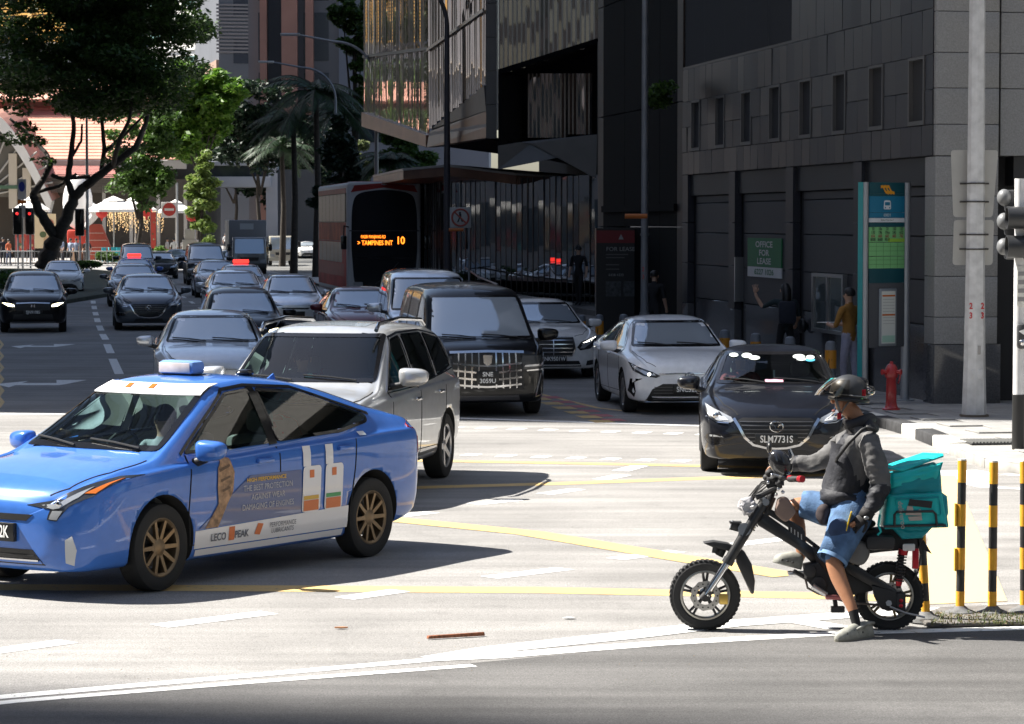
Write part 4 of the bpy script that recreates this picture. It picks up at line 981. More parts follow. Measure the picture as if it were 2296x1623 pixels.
MAZDA=dict(r=.315,axles=(1.35,-1.35),clear=True,rim=RIMD,dash_z=.95,dash_x=.72,seat_z=.45,table=[(-2.18,.42,.80,1.0,.66,.5),(-2.12,.33,.90,1.12,.78,.56),(-1.95,.26,.96,1.2,.86,.58),(-1.5,.20,.97,1.33,.89,.57),(-.8,.18,.96,1.425,.897,.57),(-.1,.18,.95,1.45,.897,.58),(.25,.18,.94,1.41,.897,.60),(.65,.18,.93,1.22,.897,.65),(1.0,.18,.93,1.05,.897,.72),(1.2,.18,.92,1.0,.897,.75),(1.6,.19,.89,.955,.89,.75),(1.95,.19,.82,.88,.87,.71),(2.15,.20,.73,.79,.82,.65),(2.25,.21,.62,.69,.75,.57),(2.29,.28,.54,.60,.64,.48)],screen=rounded([(-.71,1.035),(.71,1.035),(.575,1.395),(-.575,1.395)],.05),rear=rounded([(-.45,1.13),(.45,1.13),(.42,1.32),(-.42,1.32)],.04),side=[rounded([(.85,1.0),(.2,1.345),(-.1,1.365),(-.14,1.0)],.05),rounded([(-.22,1.0),(-.18,1.36),(-.85,1.33),(-1.35,1.2),(-1.2,1.03)],.05)],lamp=[[(.50,.665),(.54,.642),(.70,.665),(.80,.74),(.838,.85),(.77,.815),(.63,.75),(.53,.705)]],lamp_in=[([(.56,.665),(.66,.675),(.68,.72),(.60,.70)],mat('lamp_bright',(.85,.86,.88),.15,.2)),([(.70,.70),(.78,.76),(.815,.83),(.75,.79)],MATS['lamp_bright'])],bulb=[(.70,.715,.045,CHR)],front=[([(-.46,.665),(-.36,.455),(-.22,.375),(0,.355),(.22,.375),(.36,.455),(.46,.665),(.40,.70),(-.40,.70)],HEX,'grille'),([(-.40,.245),(.40,.245),(.34,.325),(-.34,.325)],HEX,'lower_intake'),(['m',(.60,.40),(.80,.39),(.85,.45),(.80,.51),(.66,.50)],GLOSSB,'fog_surround'),(['m',(.62,.47),(.78,.475),(.78,.497),(.66,.49)],LAMP,'fog_lamp')],front_lines=[([(-.43+abs(k-2)*.0+k*.022,.655-k*.045),(.43-k*.022,.655-k*.045)],.010,mat('grille_slat',(.16,.16,.165),.3,.6),'grille_slat',False)for k in range(6)]+[([(.50,.69),(.44,.60),(.37,.47),(.27,.385),(.12,.35),(0,.343)],(.035,.022),CHR,'grille_wing',True),([(.56,.635),(.70,.645),(.82,.71)],.012,CHR,'lamp_trim',True)],side_lines=seams(1.0,0,-1.12,-1.35,.24,.98,-.18)+[([(.9,.985),(.2,1.365),(-.1,1.385),(-.85,1.35),(-1.4,1.2)],.018,GLOSSB,'window_trim')],top_lines=[([(1.18,.73),(1.6,.72),(2.0,.62),(2.2,.45)],.008,SEAM,'bonnet_gap'),([(.2,.56),(-.6,.56),(-1.3,.56)],.02,GLOSSB,'roof_channel')],tail=[([(.5,.8),(.8,.78),(.82,.95),(.6,.95)],REDL,'tail_light')],handles=[(-.02,.87),(-.98,.88)],mirror=(.78,1.03,1.03,1.15),plate=(.452,'SLM7731S',.50,.125),badge=(.60,'wing'))
COROLLA=dict(r=.315,axles=(1.35,-1.35),rim=RIMS,wheel='twin',table=[(-2.33,.45,.80,.93,.62,.48),(-2.27,.32,.88,1.02,.76,.58),(-2.1,.24,.93,1.07,.84,.66),(-1.75,.20,.95,1.12,.88,.66),(-1.25,.19,.94,1.28,.89,.58),(-.7,.18,.93,1.405,.89,.56),(0,.18,.92,1.435,.89,.57),(.42,.18,.91,1.39,.89,.585),(.85,.18,.90,1.19,.89,.64),(1.2,.19,.90,1.01,.89,.72),(1.35,.19,.89,.965,.89,.74),(1.75,.20,.85,.915,.885,.74),(2.08,.20,.77,.835,.84,.69),(2.24,.21,.68,.75,.77,.61),(2.31,.28,.58,.64,.64,.50)],screen=rounded([(-.71,.995),(.71,.995),(.56,1.375),(-.56,1.375)],.05),rear=rounded([(-.5,1.1),(.5,1.1),(.46,1.32),(-.46,1.32)],.04),side=[rounded([(1.0,.965),(.38,1.315),(0,1.35),(-.06,.97)],.05),rounded([(-.14,.97),(-.10,1.35),(-.72,1.32),(-1.35,1.12),(-1.25,1.0)],.05)],lamp=[[(.44,.60),(.50,.57),(.68,.595),(.82,.67),(.865,.80),(.76,.735),(.58,.665)]],lamp_m=LAMPD,lamp_in=[([(.50,.60),(.66,.615),(.80,.70),(.84,.77),(.74,.70),(.60,.645)],mat('lamp_clear',(.5,.52,.55),.1,.3))],bulb=[(.60,.62,.028,LIT)],front=[([(-.66,.215),(.66,.215),(.56,.40),(.40,.48),(-.40,.48),(-.56,.40)],HEX,'grille'),(['m',(.80,.27),(.865,.36),(.85,.55),(.70,.56),(.81,.50),(.79,.36)],GLOSSB,'corner_intake')],front_lines=[([(-.55+k*.004,.25+k*.045),(.55-k*.004,.25+k*.045)],.008,mat('slat_grey',(.10,.10,.10),.4),'grille_slat',False)for k in range(5)]+[([(-.46,.625),(-.2,.635),(0,.637),(.2,.635),(.46,.625)],.018,CHR,'nose_trim',False),([(-.66,.205),(.66,.205)],.016,CHR,'lip_trim',False)],side_lines=seams(1.05,0,-1.12,-1.35,.24,.95,-.1)+[([(1.05,.95),(.38,1.335),(0,1.37),(-.72,1.34),(-1.4,1.12)],.016,CHR,'window_trim')],top_lines=[([(1.33,.72),(1.75,.71),(2.1,.62),(2.22,.5)],.007,SEAM,'bonnet_gap')],tail=[([(.45,.8),(.8,.78),(.8,.93),(.5,.9)],REDL,'tail_light')],handles=[(-.0,.86),(-1.0,.87)],mirror=(.86,1.02,1.0,1.12),plate=(.395,'SNC5223S',.50,.12),badge=(.605,'ovals'))
BENZ=dict(r=.335,axles=(1.55,-1.55),rim=RIMS,wheel='multi',table=[(-2.55,.45,.82,.95,.66,.5),(-2.48,.32,.90,1.04,.80,.62),(-2.3,.24,.95,1.10,.88,.7),(-1.85,.20,.97,1.16,.94,.7),(-1.3,.19,.97,1.35,.95,.60),(-.7,.18,.96,1.47,.95,.59),(0,.18,.95,1.495,.95,.60),(.45,.18,.94,1.45,.95,.62),(.9,.18,.93,1.25,.95,.68),(1.3,.19,.93,1.07,.95,.76),(1.5,.19,.92,1.02,.95,.78),(1.95,.20,.89,.97,.94,.78),(2.3,.20,.82,.90,.90,.73),(2.46,.21,.74,.82,.83,.66),(2.53,.28,.62,.70,.70,.54)],screen=rounded([(-.75,1.045),(.75,1.045),(.585,1.43),(-.585,1.43)],.05),side=[rounded([(1.1,1.01),(.4,1.38),(0,1.41),(-.06,1.01)],.05),rounded([(-.14,1.01),(-.1,1.41),(-.75,1.38),(-1.45,1.14),(-1.3,1.04)],.05)],lamp=[[(.46,.62),(.52,.56),(.72,.59),(.86,.70),(.90,.83),(.74,.79),(.54,.72)]],lamp_m=LAMPD,lamp_in=[([(.52,.60),(.60,.60),(.74,.70),(.86,.80),(.72,.76),(.58,.68)],LAMP),([(.58,.70),(.72,.765),(.87,.815),(.74,.735)],LIT)],front=[([(-.36,.46),(.36,.46),(.42,.60),(.38,.80),(-.38,.80),(-.42,.60)],HEX,'grille'),([(-.55,.25),(.55,.25),(.5,.36),(-.5,.36)],HEX,'lower_intake'),(['m',(.64,.27),(.84,.29),(.82,.38),(.66,.36)],HEX,'corner_intake')],front_lines=[([(-.37,.53+k*.075),(.37,.53+k*.075)],.018,CHR,'grille_slat',False)for k in range(4)]+[([(0,.46),(0,.80)],.016,CHR,'grille_rib',False),([(0,.455),(.36,.455),(.425,.60),(.385,.805),(0,.815)],.02,CHR,'grille_frame',True)],side_lines=seams(1.2,0,-1.3,-1.55,.24,1.0,-.1),top_lines=[([(1.48,.76),(2.0,.74),(2.35,.6),(2.44,.42)],.007,SEAM,'bonnet_gap')],handles=[(-.0,.88),(-1.05,.9)],mirror=(.95,1.08,1.04,1.1),plate=(.40,'SNK9501W',.50,.12))
ALPH=dict(cat='van',r=.34,axles=(1.5,-1.5),rim=RIMD,clear=False,crown=.03,table=[(-2.53,.40,1.0,1.70,.80,.62),(-2.47,.30,1.05,1.85,.88,.68),(-2.2,.22,1.06,1.91,.92,.71),(-1,.20,1.06,1.935,.925,.72),(.3,.20,1.06,1.92,.925,.72),(.75,.20,1.06,1.85,.925,.725),(1.2,.20,1.06,1.58,.925,.75),(1.6,.20,1.06,1.27,.925,.80),(1.8,.21,1.05,1.15,.925,.82),(2.1,.21,1.01,1.09,.91,.81),(2.28,.22,.95,1.03,.88,.78),(2.37,.24,.86,.95,.84,.74),(2.40,.30,.8,.88,.78,.68)],screen=rounded([(-.80,1.16),(.80,1.16),(.685,1.80),(-.685,1.80)],.06),side=[rounded([(1.45,1.12),(.75,1.74),(.35,1.80),(.3,1.12)],.05),rounded([(.22,1.12),(.26,1.81),(-.9,1.83),(-.94,1.12)],.05),rounded([(-1.02,1.12),(-.98,1.83),(-2.2,1.80),(-2.3,1.15)],.05)],lamp=[[(.50,.80),(.54,.72),(.84,.74),(.90,.84),(.88,.93),(.62,.92),(.54,.93)]],lamp_m=LAMPD,lamp_in=[([(.56,.755),(.84,.77),(.88,.86),(.83,.80),(.58,.785)],CHR)],front=[([(-.56,.42),(.56,.42),(.54,.70),(.50,.96),(-.50,.96),(-.54,.70)],HEX,'grille'),(['m',(.70,.28),(.88,.32),(.87,.70),(.72,.66)],GLOSSB,'corner_panel'),([(-.5,.26),(.5,.26),(.48,.33),(-.48,.33)],mat('bumper_insert',(.06,.06,.065),.35,.5),'bumper_insert')],front_lines=[([(y0,.97),(y0*1.04,.44)],.022,CHR,'grille_bar',True)for y0 in(.13,.23,.33,.43)]+[([(-.52,.50+k*.105),(-.2,.47+k*.105),(0,.46+k*.105),(.2,.47+k*.105),(.52,.50+k*.105)],.028,CHR,'grille_slat',False)for k in range(4)]+[([(-.56,.975),(0,.99),(.56,.975)],.035,CHR,'grille_top',False),([(.86,.72),(.60,.70)],.02,CHR,'corner_chrome',True),([(.86,.70),(.84,.34),(.74,.31),(.82,.66)],.018,CHR,'corner_chrome',True)],side_lines=[([(1.5,1.1),(1.5,.35),(.32,.3),(.28,1.1)],.012,SEAM,'door_gap'),([(.24,1.1),(.24,.3),(-.95,.3),(-.98,1.1)],.012,SEAM,'door_gap')],handles=[(.45,.98),(.1,.98)],handle_m=CHR,mirror=(1.28,1.10,1.20,1.35),plate=(.60,'SNE|3059U',.34,.20),badge=(.86,'shield'))
OUTL=dict(cat='car',r=.345,axles=(1.335,-1.335),wheel='five',rim=RIMS,clear=True,dash_z=1.0,dash_x=.85,seat_z=.55,rails=(1,-1),rail_z=1.70,table=[(-2.26,.50,.90,1.15,.72,.55),(-2.2,.40,1.0,1.42,.82,.60),(-1.95,.31,1.04,1.57,.88,.62),(-1.2,.26,1.04,1.655,.90,.63),(-.3,.25,1.03,1.68,.90,.64),(.25,.25,1.02,1.645,.90,.65),(.65,.25,1.01,1.45,.90,.69),(1.05,.25,1.00,1.20,.90,.745),(1.28,.25,.99,1.09,.90,.775),(1.7,.26,.96,1.04,.89,.77),(2.05,.26,.89,.97,.86,.73),(2.22,.28,.79,.88,.80,.66),(2.31,.36,.66,.74,.68,.54)],screen=rounded([(-.735,1.15),(.735,1.15),(.635,1.60),(-.635,1.60)],.05),side=[rounded([(1.0,1.06),(.3,1.545),(-.05,1.575),(-.1,1.07)],.05),rounded([(-.18,1.07),(-.14,1.58),(-1.0,1.57),(-1.02,1.09)],.05),rounded([(-1.1,1.10),(-1.08,1.565),(-1.72,1.49),(-1.86,1.18)],.05)],lamp=[[(.48,.72),(.60,.68),(.82,.74),(.86,.86),(.70,.84),(.52,.80)]],bulb=[(.66,.76,.05,CHR)],front=[([(-.42,.62),(.42,.62),(.45,.82),(-.45,.82)],HEX,'grille'),([(-.6,.32),(.6,.32),(.5,.5),(-.5,.5)],HEX,'lower_intake')],front_lines=[([(-.44,.70+k*.06),(.44,.70+k*.06)],.02,CHR,'grille_bar',False)for k in range(2)],side_lines=seams(1.02,0,-1.25,-1.4,.34,1.05,-.14)+[([(1.02,1.045),(.3,1.565),(-.05,1.595),(-1.0,1.59),(-1.75,1.51),(-1.9,1.17)],.018,CHR,'window_trim'),([(1.02,1.04),(-.1,1.05),(-1.9,1.15)],.014,CHR,'waist_trim')],side_patch=[([(.92,.26),(.92,.36),(-.92,.36),(-.92,.26)],mat('sill_grey',(.10,.10,.105),.5),'sill')],top_patch=[(rounded([(.15,-.38),(.15,.38),(-.55,.38),(-.55,-.38)],.06),GLS,'sunroof')],tail=[([(.6,.98),(.84,.96),(.84,1.12),(.6,1.1)],REDL,'tail_light')],top_lines=[([(1.26,.75),(1.7,.74),(2.1,.62)],.008,SEAM,'bonnet_gap')],handles=[(.05,.93),(-.95,.95)],handle_m=CHR,mirror=(.80,1.05,1.19,1.25),plate=(.56,'SKV2674T',.5,.12))
HRV=dict(cat='car',r=.335,axles=(1.3,-1.3),rim=RIMD,table=[(-2.1,.48,.9,1.1,.70,.52),(-2.04,.38,1.0,1.32,.80,.56),(-1.8,.28,1.03,1.45,.86,.58),(-1.0,.24,1.02,1.57,.885,.60),(-.2,.23,1.01,1.60,.885,.61),(.25,.23,1.0,1.56,.885,.62),(.7,.23,.99,1.36,.885,.67),(1.05,.23,.98,1.14,.885,.73),(1.25,.24,.97,1.07,.885,.75),(1.65,.25,.94,1.02,.88,.75),(1.95,.25,.87,.95,.85,.71),(2.1,.27,.77,.86,.79,.64),(2.18,.34,.66,.74,.68,.54)],screen=rounded([(-.72,1.085),(.72,1.085),(.60,1.525),(-.60,1.525)],.05),side=[rounded([(.9,1.04),(.3,1.48),(-.1,1.51),(-.14,1.04)],.05),rounded([(-.22,1.04),(-.18,1.51),(-.9,1.49),(-1.55,1.32),(-1.3,1.1)],.05)],lamp=[[(.44,.72),(.50,.66),(.78,.72),(.86,.84),(.66,.80),(.48,.775)]],lamp_m=LAMPD,lamp_in=[([(.48,.70),(.64,.71),(.80,.80),(.64,.785),(.50,.75)],LITY)],front=[([(-.46,.60),(.46,.60),(.42,.78),(-.42,.78)],HEX,'grille'),([(-.55,.3),(.55,.3),(.5,.5),(-.5,.5)],HEX,'lower_intake')],front_lines=[([(-.44,.785),(0,.80),(.44,.785)],.03,CHR,'grille_bar',False),([(-.6,.29),(.6,.29)],.02,CHR,'lip_trim',False)],side_lines=seams(1.0,0,-1.2,-1.35,.34,1.0,-.18),handles=[(.0,.93)],mirror=(.78,1.03,1.07,1.2),plate=(.55,'SJN9108S',.5,.12),badge=(.72,'h'))
# the vehicles nearest the camera
BLUE=car_paint('taxi_blue',(.045,.150,.50),.05,.3)
DRIVER_SPOTS=[]
def finish(o,s):o.scale=(s,s,s);return o
taxi=make_car('taxi',PRIUS,BLUE,'bright blue taxi with white visor strip and roof sign, turning in front')
sT=.985;place(taxi,883,1156,34.0);dT=Vector((-math.sin(R(34)),-math.cos(R(34)),0));taxi.location=taxi.location+dT*1.35*sT-Vector((-dT.y,dT.x,0))*.76*sT;taxi.scale=(sT,sT,1.065)
raw=shell(PRIUS['table'],.1,.08,.012);tsk=Skin(raw);bpy.data.meshes.remove(raw)
VIS=mat('visor_white',(.80,.80,.80),.4);tsk.patch([(-.56,1.345),(.56,1.345),(.525,1.42),(-.525,1.42)],'x',1,'visor_strip',VIS,taxi,off=.016,thick=.008,g=.05)
for y0 in(-.2,.05):tsk.patch([(y0,1.38),(y0+.05,1.38),(y0+.05,1.41),(y0,1.41)],'x',1,'visor_mark',AMB,taxi,off=.022)
b=MB();b.box(.02,.19,-.19,.19,1.478,1.585);rs=b.build('roof_sign',mat('sign_blue',(.14,.26,.52),.45),taxi,bevel=.035)
b=MB();b.box(.192,.200,-.165,.165,1.495,1.57);b.build('sign_face',mat('sign_face',(.62,.55,.52),.35,var=.15,vscale=8),rs,bevel=.02)
b=MB();b.box(.02,.18,-.19,.19,1.455,1.482);b.build('sign_foot',BLKP,rs)
b=MB();b.ellipsoid((-.42,.24,1.475),(.09,.07,.03),12,8);b.build('roof_antenna',GLOSSB,taxi,smooth=True)
b=MB();b.add([(-.95,0,1.38),(-1.12,0,1.355),(-1.08,0,1.44),(-.95,.02,1.38),(-1.12,.02,1.355),(-1.08,.02,1.44)],[(0,1,2),(5,4,3),(0,3,4,1),(1,4,5,2),(2,5,3,0)]);b.build('fin_antenna',BLUE,taxi,bevel=.008)
ADN=mat('ad_navy',(.035,.07,.22),.35,coat=.6);ADW=mat('ad_white',(.72,.72,.74),.35,coat=.6);ADO=mat('ad_orange',(.62,.16,.04),.4);ADT=mat('ad_hand',(.30,.18,.10),.5,var=.6,vscale=22,obj_coord=True);ADG=mat('ad_green',(.05,.30,.10),.4);ADY=mat('ad_gold',(.62,.38,.05),.4)
def side(P,nm,m,off=.006):return tsk.patch(P,'y',1,nm,m,taxi,off=off,thick=.0,g=.08)
side([(.97,.27),(-1.0,.27),(-1.0,.44),(.97,.40)],'white_skirt',ADW);side([(.95,.215),(-.95,.215),(-.95,.262),(.95,.262)],'sill_band',ADW)
side([(.93,.41),(-.36,.43),(-.36,.76),(.30,.76),(.60,.6)],'navy_field',ADN,.0065)
side([(.86,.41),(.70,.41),(.60,.56),(.52,.66),(.50,.80),(.55,.90),(.64,.92),(.70,.84),(.71,.70),(.70,.58)],'printed_hand',ADT,.009)
for k in range(3):side([(.69-k*.015,.83-k*.075),(.56,.86-k*.08),(.555,.845-k*.08),(.685-k*.015,.81-k*.075)],'printed_shade',mat('hand_shade',(.12,.07,.04),.5),.012)
for x0,gm in((-.36,ADY),(-.66,ADG)):
 side(rounded([(x0,.43),(x0-.24,.43),(x0-.26,.78),(x0-.02,.78)],.04),'printed_tube',ADW,.010);side([(x0-.02,.78),(x0-.12,.78),(x0-.12,.93),(x0-.02,.93)],'tube_nozzle',ADW,.010)
 side([(x0-.02,.44),(x0-.22,.44),(x0-.22,.52),(x0-.02,.52)],'tube_field',ADO,.013);side([(x0-.02,.525),(x0-.22,.525),(x0-.22,.555),(x0-.02,.555)],'tube_band',gm,.013);side([(x0-.10,.69),(x0-.16,.69),(x0-.16,.75),(x0-.10,.75)],'tube_mark',ADO,.013)
def side_text(t_,size,m,x,z,sx=1.0,bold=.0):
 me=text_mesh(t_,size,m,sx=sx,bold=bold).copy()
 for v in me.vertices:v.co=tsk.hit(x-v.co.x,z+v.co.y,'y',1,.0125)
 link('lettering',me,None,taxi)
for t_,z,sz in(('THE BEST PROTECTION',.665,.062),('AGAINST WEAR',.595,.062),('DAMAGING OF ENGINES',.525,.062)):side_text(t_,sz,mat('ad_text',(.45,.46,.50),.4),.08,z,.95,.0)
side_text('HIGH PERFORMANCE',.04,ADY,.10,.725,1.3,.03);side_text('LECO     PEAK',.075,mat('ad_grey',(.12,.13,.16),.5),.55,.335,1.0,.02);side_text('PERFORMANCE',.05,MATS['ad_grey'],-.12,.37,1.0);side_text('LUBRICANTS',.05,MATS['ad_grey'],-.12,.325,1.0)
side([(.56,.30),(.49,.30),(.49,.40),(.56,.40)],'orange_mark',ADO,.010);side([(.24,.32),(.17,.31),(.13,.39),(.20,.40)],'orange_mark',ADO,.010)
side([(-1.18,.965),(-1.27,.965),(-1.27,.995),(-1.18,.995)],'fuel_label',ADW,.01)
SILV=car_paint('silver',(.72,.74,.77),.7,.28);SUVS=car_paint('suv_silver',(.50,.51,.52),.45,.3);outl=make_car('car',OUTL,SUVS,'silver four wheel drive car with roof rails behind the blue taxi')
so=1.03;place(outl,1018,1016,12.0);dO=Vector((-math.sin(R(12)),-math.cos(R(12)),0));outl.location=outl.location+dO*1.335*so-Vector((dO.y*-1,dO.x,0))*0;outl.location=outl.location+Vector((dO.y,-dO.x,0))*(.79*so);outl.scale=(so,)*3
BLK2=car_paint('black',(.004,.004,.005),.0,.3,.55);BLKW=car_paint('blue_black',(.007,.008,.012),.0,.3,.75)
mz=make_car('car',MAZDA,BLKW,'black hatchback with stickers in its windscreen behind the rider');sm_=.935;mz.scale=(sm_,)*3;place(mz,1612,1004,3.5,dx=1.35*sm_)
raw=shell(MAZDA['table']);msk=Skin(raw);bpy.data.meshes.remove(raw)
STW=mat('sticker_white',(.75,.82,.78),.5);STB=mat('sticker_blue',(.08,.42,.62),.5);STP=mat('sticker_pink',(.75,.35,.45),.5)
for(cy,cz,rx,rz,m_)in((-.47,1.35,.055,.022,STW),(-.31,1.345,.065,.028,STW),(-.22,1.32,.07,.024,STW),(.33,1.335,.075,.026,STW),(.36,1.305,.06,.018,STW),(.47,1.325,.055,.024,STW),(.47,1.295,.06,.018,STB)):
 msk.patch(ring_pts(cy,cz,rx,rz,14),'x',1,'sticker',m_,mz,off=.010,thick=.003,g=.1)
msk.patch([(-.10,1.05),(.12,1.05),(.12,1.085),(-.10,1.085)],'x',1,'sticker',STP,mz,off=.010,thick=.003)
b=MB();b.tube([(.62,.02,1.18),(.63,.02,1.12),(.64,.025,1.06)],.012,6);b.build('hanging_charm',STW,mz,smooth=True)
WHT=car_paint('pearl_white',(.86,.88,.91),.0,.3);co=make_car('car',COROLLA,WHT,'white sedan stopped beside the pavement bollards');sc_=.965;co.scale=(sc_,)*3;place(co,1443,899,-6.5,dx=1.35*sc_)
WHT2=car_paint('white',(.78,.77,.75),.0,.3);be=make_car('car',BENZ,WHT2,'white limousine with chrome grille beside the black van');be.scale=(.93,)*3;place(be,1208,838,-8.0,dx=1.55*.93)
al=make_car('van',ALPH,BLK2,'black luxury van with chrome barred grille and two line number plate');al.scale=(.96,)*3;place(al,1090,903,-8.5,dx=1.5*.96)
hr=make_car('car',HRV,BLK2,'black crossover with lit headlights in the left lane');hr.scale=(.96,)*3;place(hr,300,758,-9,dx=1.3*.96)
# copies in the queue behind
def clone(src,name,label,px,py,s,paint,dx,yaw=-8.9,sign=None):
 c=copy_tree(src);c['label']=label;c['group']='cars queueing along the street';c['category']='taxi' if sign is not None else('van' if src is al else 'car');c.name=name;c.scale=(s,)*3;place(c,px,py,yaw,dx=dx*s);repaint(c,paint)
 for ch in list(c.children):
  if ch.name.startswith('number_plate'):
   for q in list(ch.children):bpy.data.objects.remove(q)
 if sign is not None:
  b=MB();b.box(-.1,.08,-.28,.28,1.47,1.60);b.build('roof_sign',sign,c,bevel=.03)
 return c
GREYP=car_paint('slate',(.075,.085,.10),.5,.3);DSIL=car_paint('dark_silver',(.56,.585,.62),.7,.28);NAVY=car_paint('navy',(.02,.028,.05),.3,.3);MAROON=car_paint('maroon',(.12,.012,.022),.3,.3);CREAM=car_paint('cream_white',(.74,.74,.73),.0,.35)
TXB=car_paint('taxi_blue_far',(.03,.10,.38),.2,.3);BRNZ=car_paint('grey_bronze',(.34,.34,.34),.6,.3)
SIGNR=mat('sign_red',(.5,.02,.02),.4,emit=(1,.04,.03),estr=.9)
PR2=dict(PRIUS);PR2.update(cat='car',clear=False,rim=RIMS,plate=(.435,'',.5,.13));PR2.pop('rear',None)
pr2=make_car('car',PR2,SILV,'silver liftback with grey nose beside the bus','cars queueing along the street');pr2.scale=(.96,)*3;place(pr2,760,752,-8.9,dx=1.35*.96)
MZ2=dict(MAZDA);MZ2.update(clear=False,bulb=[],plate=(.44,'',.5,.125));mz2=make_car('car',MZ2,GREYP,'dark grey hatchback leading the second lane beside the lane dashes','cars queueing along the street');mz2.scale=(.99,)*3;place(mz2,503,754,-8.9,dx=1.35)
CO2=dict(COROLLA);CO2.update(bulb=[],plate=(.395,'',.5,.12),lamp_m=LAMP);co2=make_car('car',CO2,DSIL,'grey silver sedan with silver mirror right behind the blue taxi roof','cars queueing along the street');co2.scale=(1.0,)*3;place(co2,618,893,-7,dx=1.35)
clone(co2,'car','silver white sedan behind the black crossover, near the big tree',352,692,.92,CREAM,1.35)
clone(mz2,'car','slate hatchback just behind the dark grey hatchback',478,713,.97,GREYP,1.35)
clone(co2,'taxi','blue taxi with red roof sign in the queue',480,690,.98,TXB,1.35,sign=SIGNR)
clone(al,'van','tall dark van just behind the blue queued taxi',484,668,.93,NAVY,1.5)
clone(mz2,'car','small black car with lit lamps left of the black van in distance',527,664,.92,BLK2,1.35)
clone(co2,'car','navy sedan in the distance behind the small black car',556,652,.9,NAVY,1.35)
clone(al,'van','black van with lit lamps in the middle lane far back',606,675,.98,BLK2,1.5)
clone(mz2,'car','bronze grey car in front of the far black van',626,697,.96,BRNZ,1.35)
clone(co2,'taxi','white taxi with red roof sign behind the silver hatchback',672,712,.97,WHT2,1.35,sign=SIGNR)
clone(mz2,'car','light silver hatchback in front of the white taxi',660,738,.98,SILV,1.35)
clone(hr,'car','black crossover roof showing behind the grey silver sedan',672,815,.93,BLK2,1.3)
clone(co2,'car','small white car half hidden by the box truck',652,655,.9,CREAM,1.35)
clone(mz2,'car','dark red car between silver four wheel drive and bus',890,800,.98,MAROON,1.35)
sv=clone(al,'van','silver van roof showing behind the black luxury van',1002,820,.96,SILV,1.5,yaw=-6);
clone(hr,'car','dark crossover on the side road far away',632,603.5,1.0,NAVY,1.3,yaw=-20)
clone(al,'van','white van farthest down the street',766,616,.92,CREAM,1.5)
clone(co2,'car','white sedan far down the street beside the bus',787,628,.95,WHT2,1.35)
clone(hr,'car','pale car behind the farthest white van',780,606,.95,SILV,1.3)
# double deck bus
bus=empty('bus',label='red and grey double deck bus with glowing amber route display',cat='bus')
BW,BL,BH=1.265,12.0,4.38
b=MB();b.box(-BL,0,-BW,BW,.32,BH);bme=b.mesh('body',bevel=.15,seg=4);bsk=Skin(bme)
bme.materials.append(mat('bus_grey',(.48,.49,.50),.5,spec=.2));body=link('body',bme,None,bus)
BGL=mat('bus_glass',(.02,.022,.026),.05,.03,spec=.5);BRED=mat('bus_red',(.30,.035,.03),.5,spec=.2,var=.15,vscale=2);BORG=mat('bus_orange',(.50,.12,.06),.6,spec=.15,var=.3,vscale=1.3)
scr=bsk.patch(rounded([(-1.02,.55),(1.02,.55),(1.13,2.0),(1.11,3.5),(.96,3.98),(0,4.12),(-.96,3.98),(-1.11,3.5),(-1.13,2.0)],.38,6),'x',1,'front_glass',BGL,bus,off=.012,thick=.02,g=.2)
bsk.patch([(-1.14,4.0),(-.92,4.04),(0,4.17),(.92,4.04),(1.14,4.0),(1.02,4.25),(0,4.33),(-1.02,4.25)],'x',1,'roof_front',BRED,bus,off=.012,g=.2)
top=bsk.patch([(0.0,-1.2),(0,1.2),(-11.8,1.2),(-11.8,-1.2)][::-1],'z',1,'roof',BRED,bus,off=.02,thick=.02,g=.5)
for s in(1,-1):
 for k in range(7):bsk.patch(rounded([(-.75-k*1.55,2.95),(-.75-k*1.55,3.95),(-2.22-k*1.55,3.95),(-2.22-k*1.55,2.95)],.08),'y',s,'side_window',mat('bus_side_glass',(.012,.012,.012),.35,spec=.2),bus,off=.01,g=.5)
 for k in range(6):bsk.patch(rounded([(-1.9-k*1.6,1.45),(-1.9-k*1.6,2.2),(-3.42-k*1.6,2.2),(-3.42-k*1.6,1.45)],.08),'y',s,'side_window',mat('bus_side_glass',(.012,.012,.012),.35,spec=.2),bus,off=.01,g=.5)
 bsk.patch([(-.35,2.93),(-.35,3.99),(-11.75,3.99),(-11.75,2.93)],'y',s,'window_band',mat('band_dark',(.02,.018,.016),.6,spec=.1),bus,off=.006,g=.6);bsk.patch([(-.35,.4),(-.35,2.24),(-11.75,2.24),(-11.75,.4)],'y',s,'lower_panel',mat('panel_maroon',(.40,.05,.045),.6,spec=.12,var=.3,vscale=.9),bus,off=.006,g=.6)
 bsk.patch([(-.5,2.25),(-.5,2.92),(-11.6,2.92),(-11.6,2.25)],'y',s,'advert_band',BORG,bus,off=.008,g=.6)
 bsk.patch([(-.5,3.98),(-.5,4.16),(-11.7,4.16),(-11.7,3.98)],'y',s,'roof_edge',BRED,bus,off=.012,g=.6)
 bsk.patch([(-1.2,.95),(-1.2,1.42),(-11.5,1.42),(-11.5,.95)],'y',s,'skirt_band',BRED,bus,off=.008,g=.6)
 b=MB();b.box(.28,.42,s*1.42-.10,s*1.42+.10,1.95,2.45);o=b.build('mirror',GLOSSB,bus,bevel=.04);bb=MB();bb.tube([(-.1,s*1.2,2.75),(.3,s*1.4,2.8),(.35,s*1.42,2.4)],.025);bb.build('mirror_arm',BLKP,o,smooth=True)
LED=mat('led_amber',(.3,.08,.0),.4,emit=(1.0,.20,.015),estr=1.5)
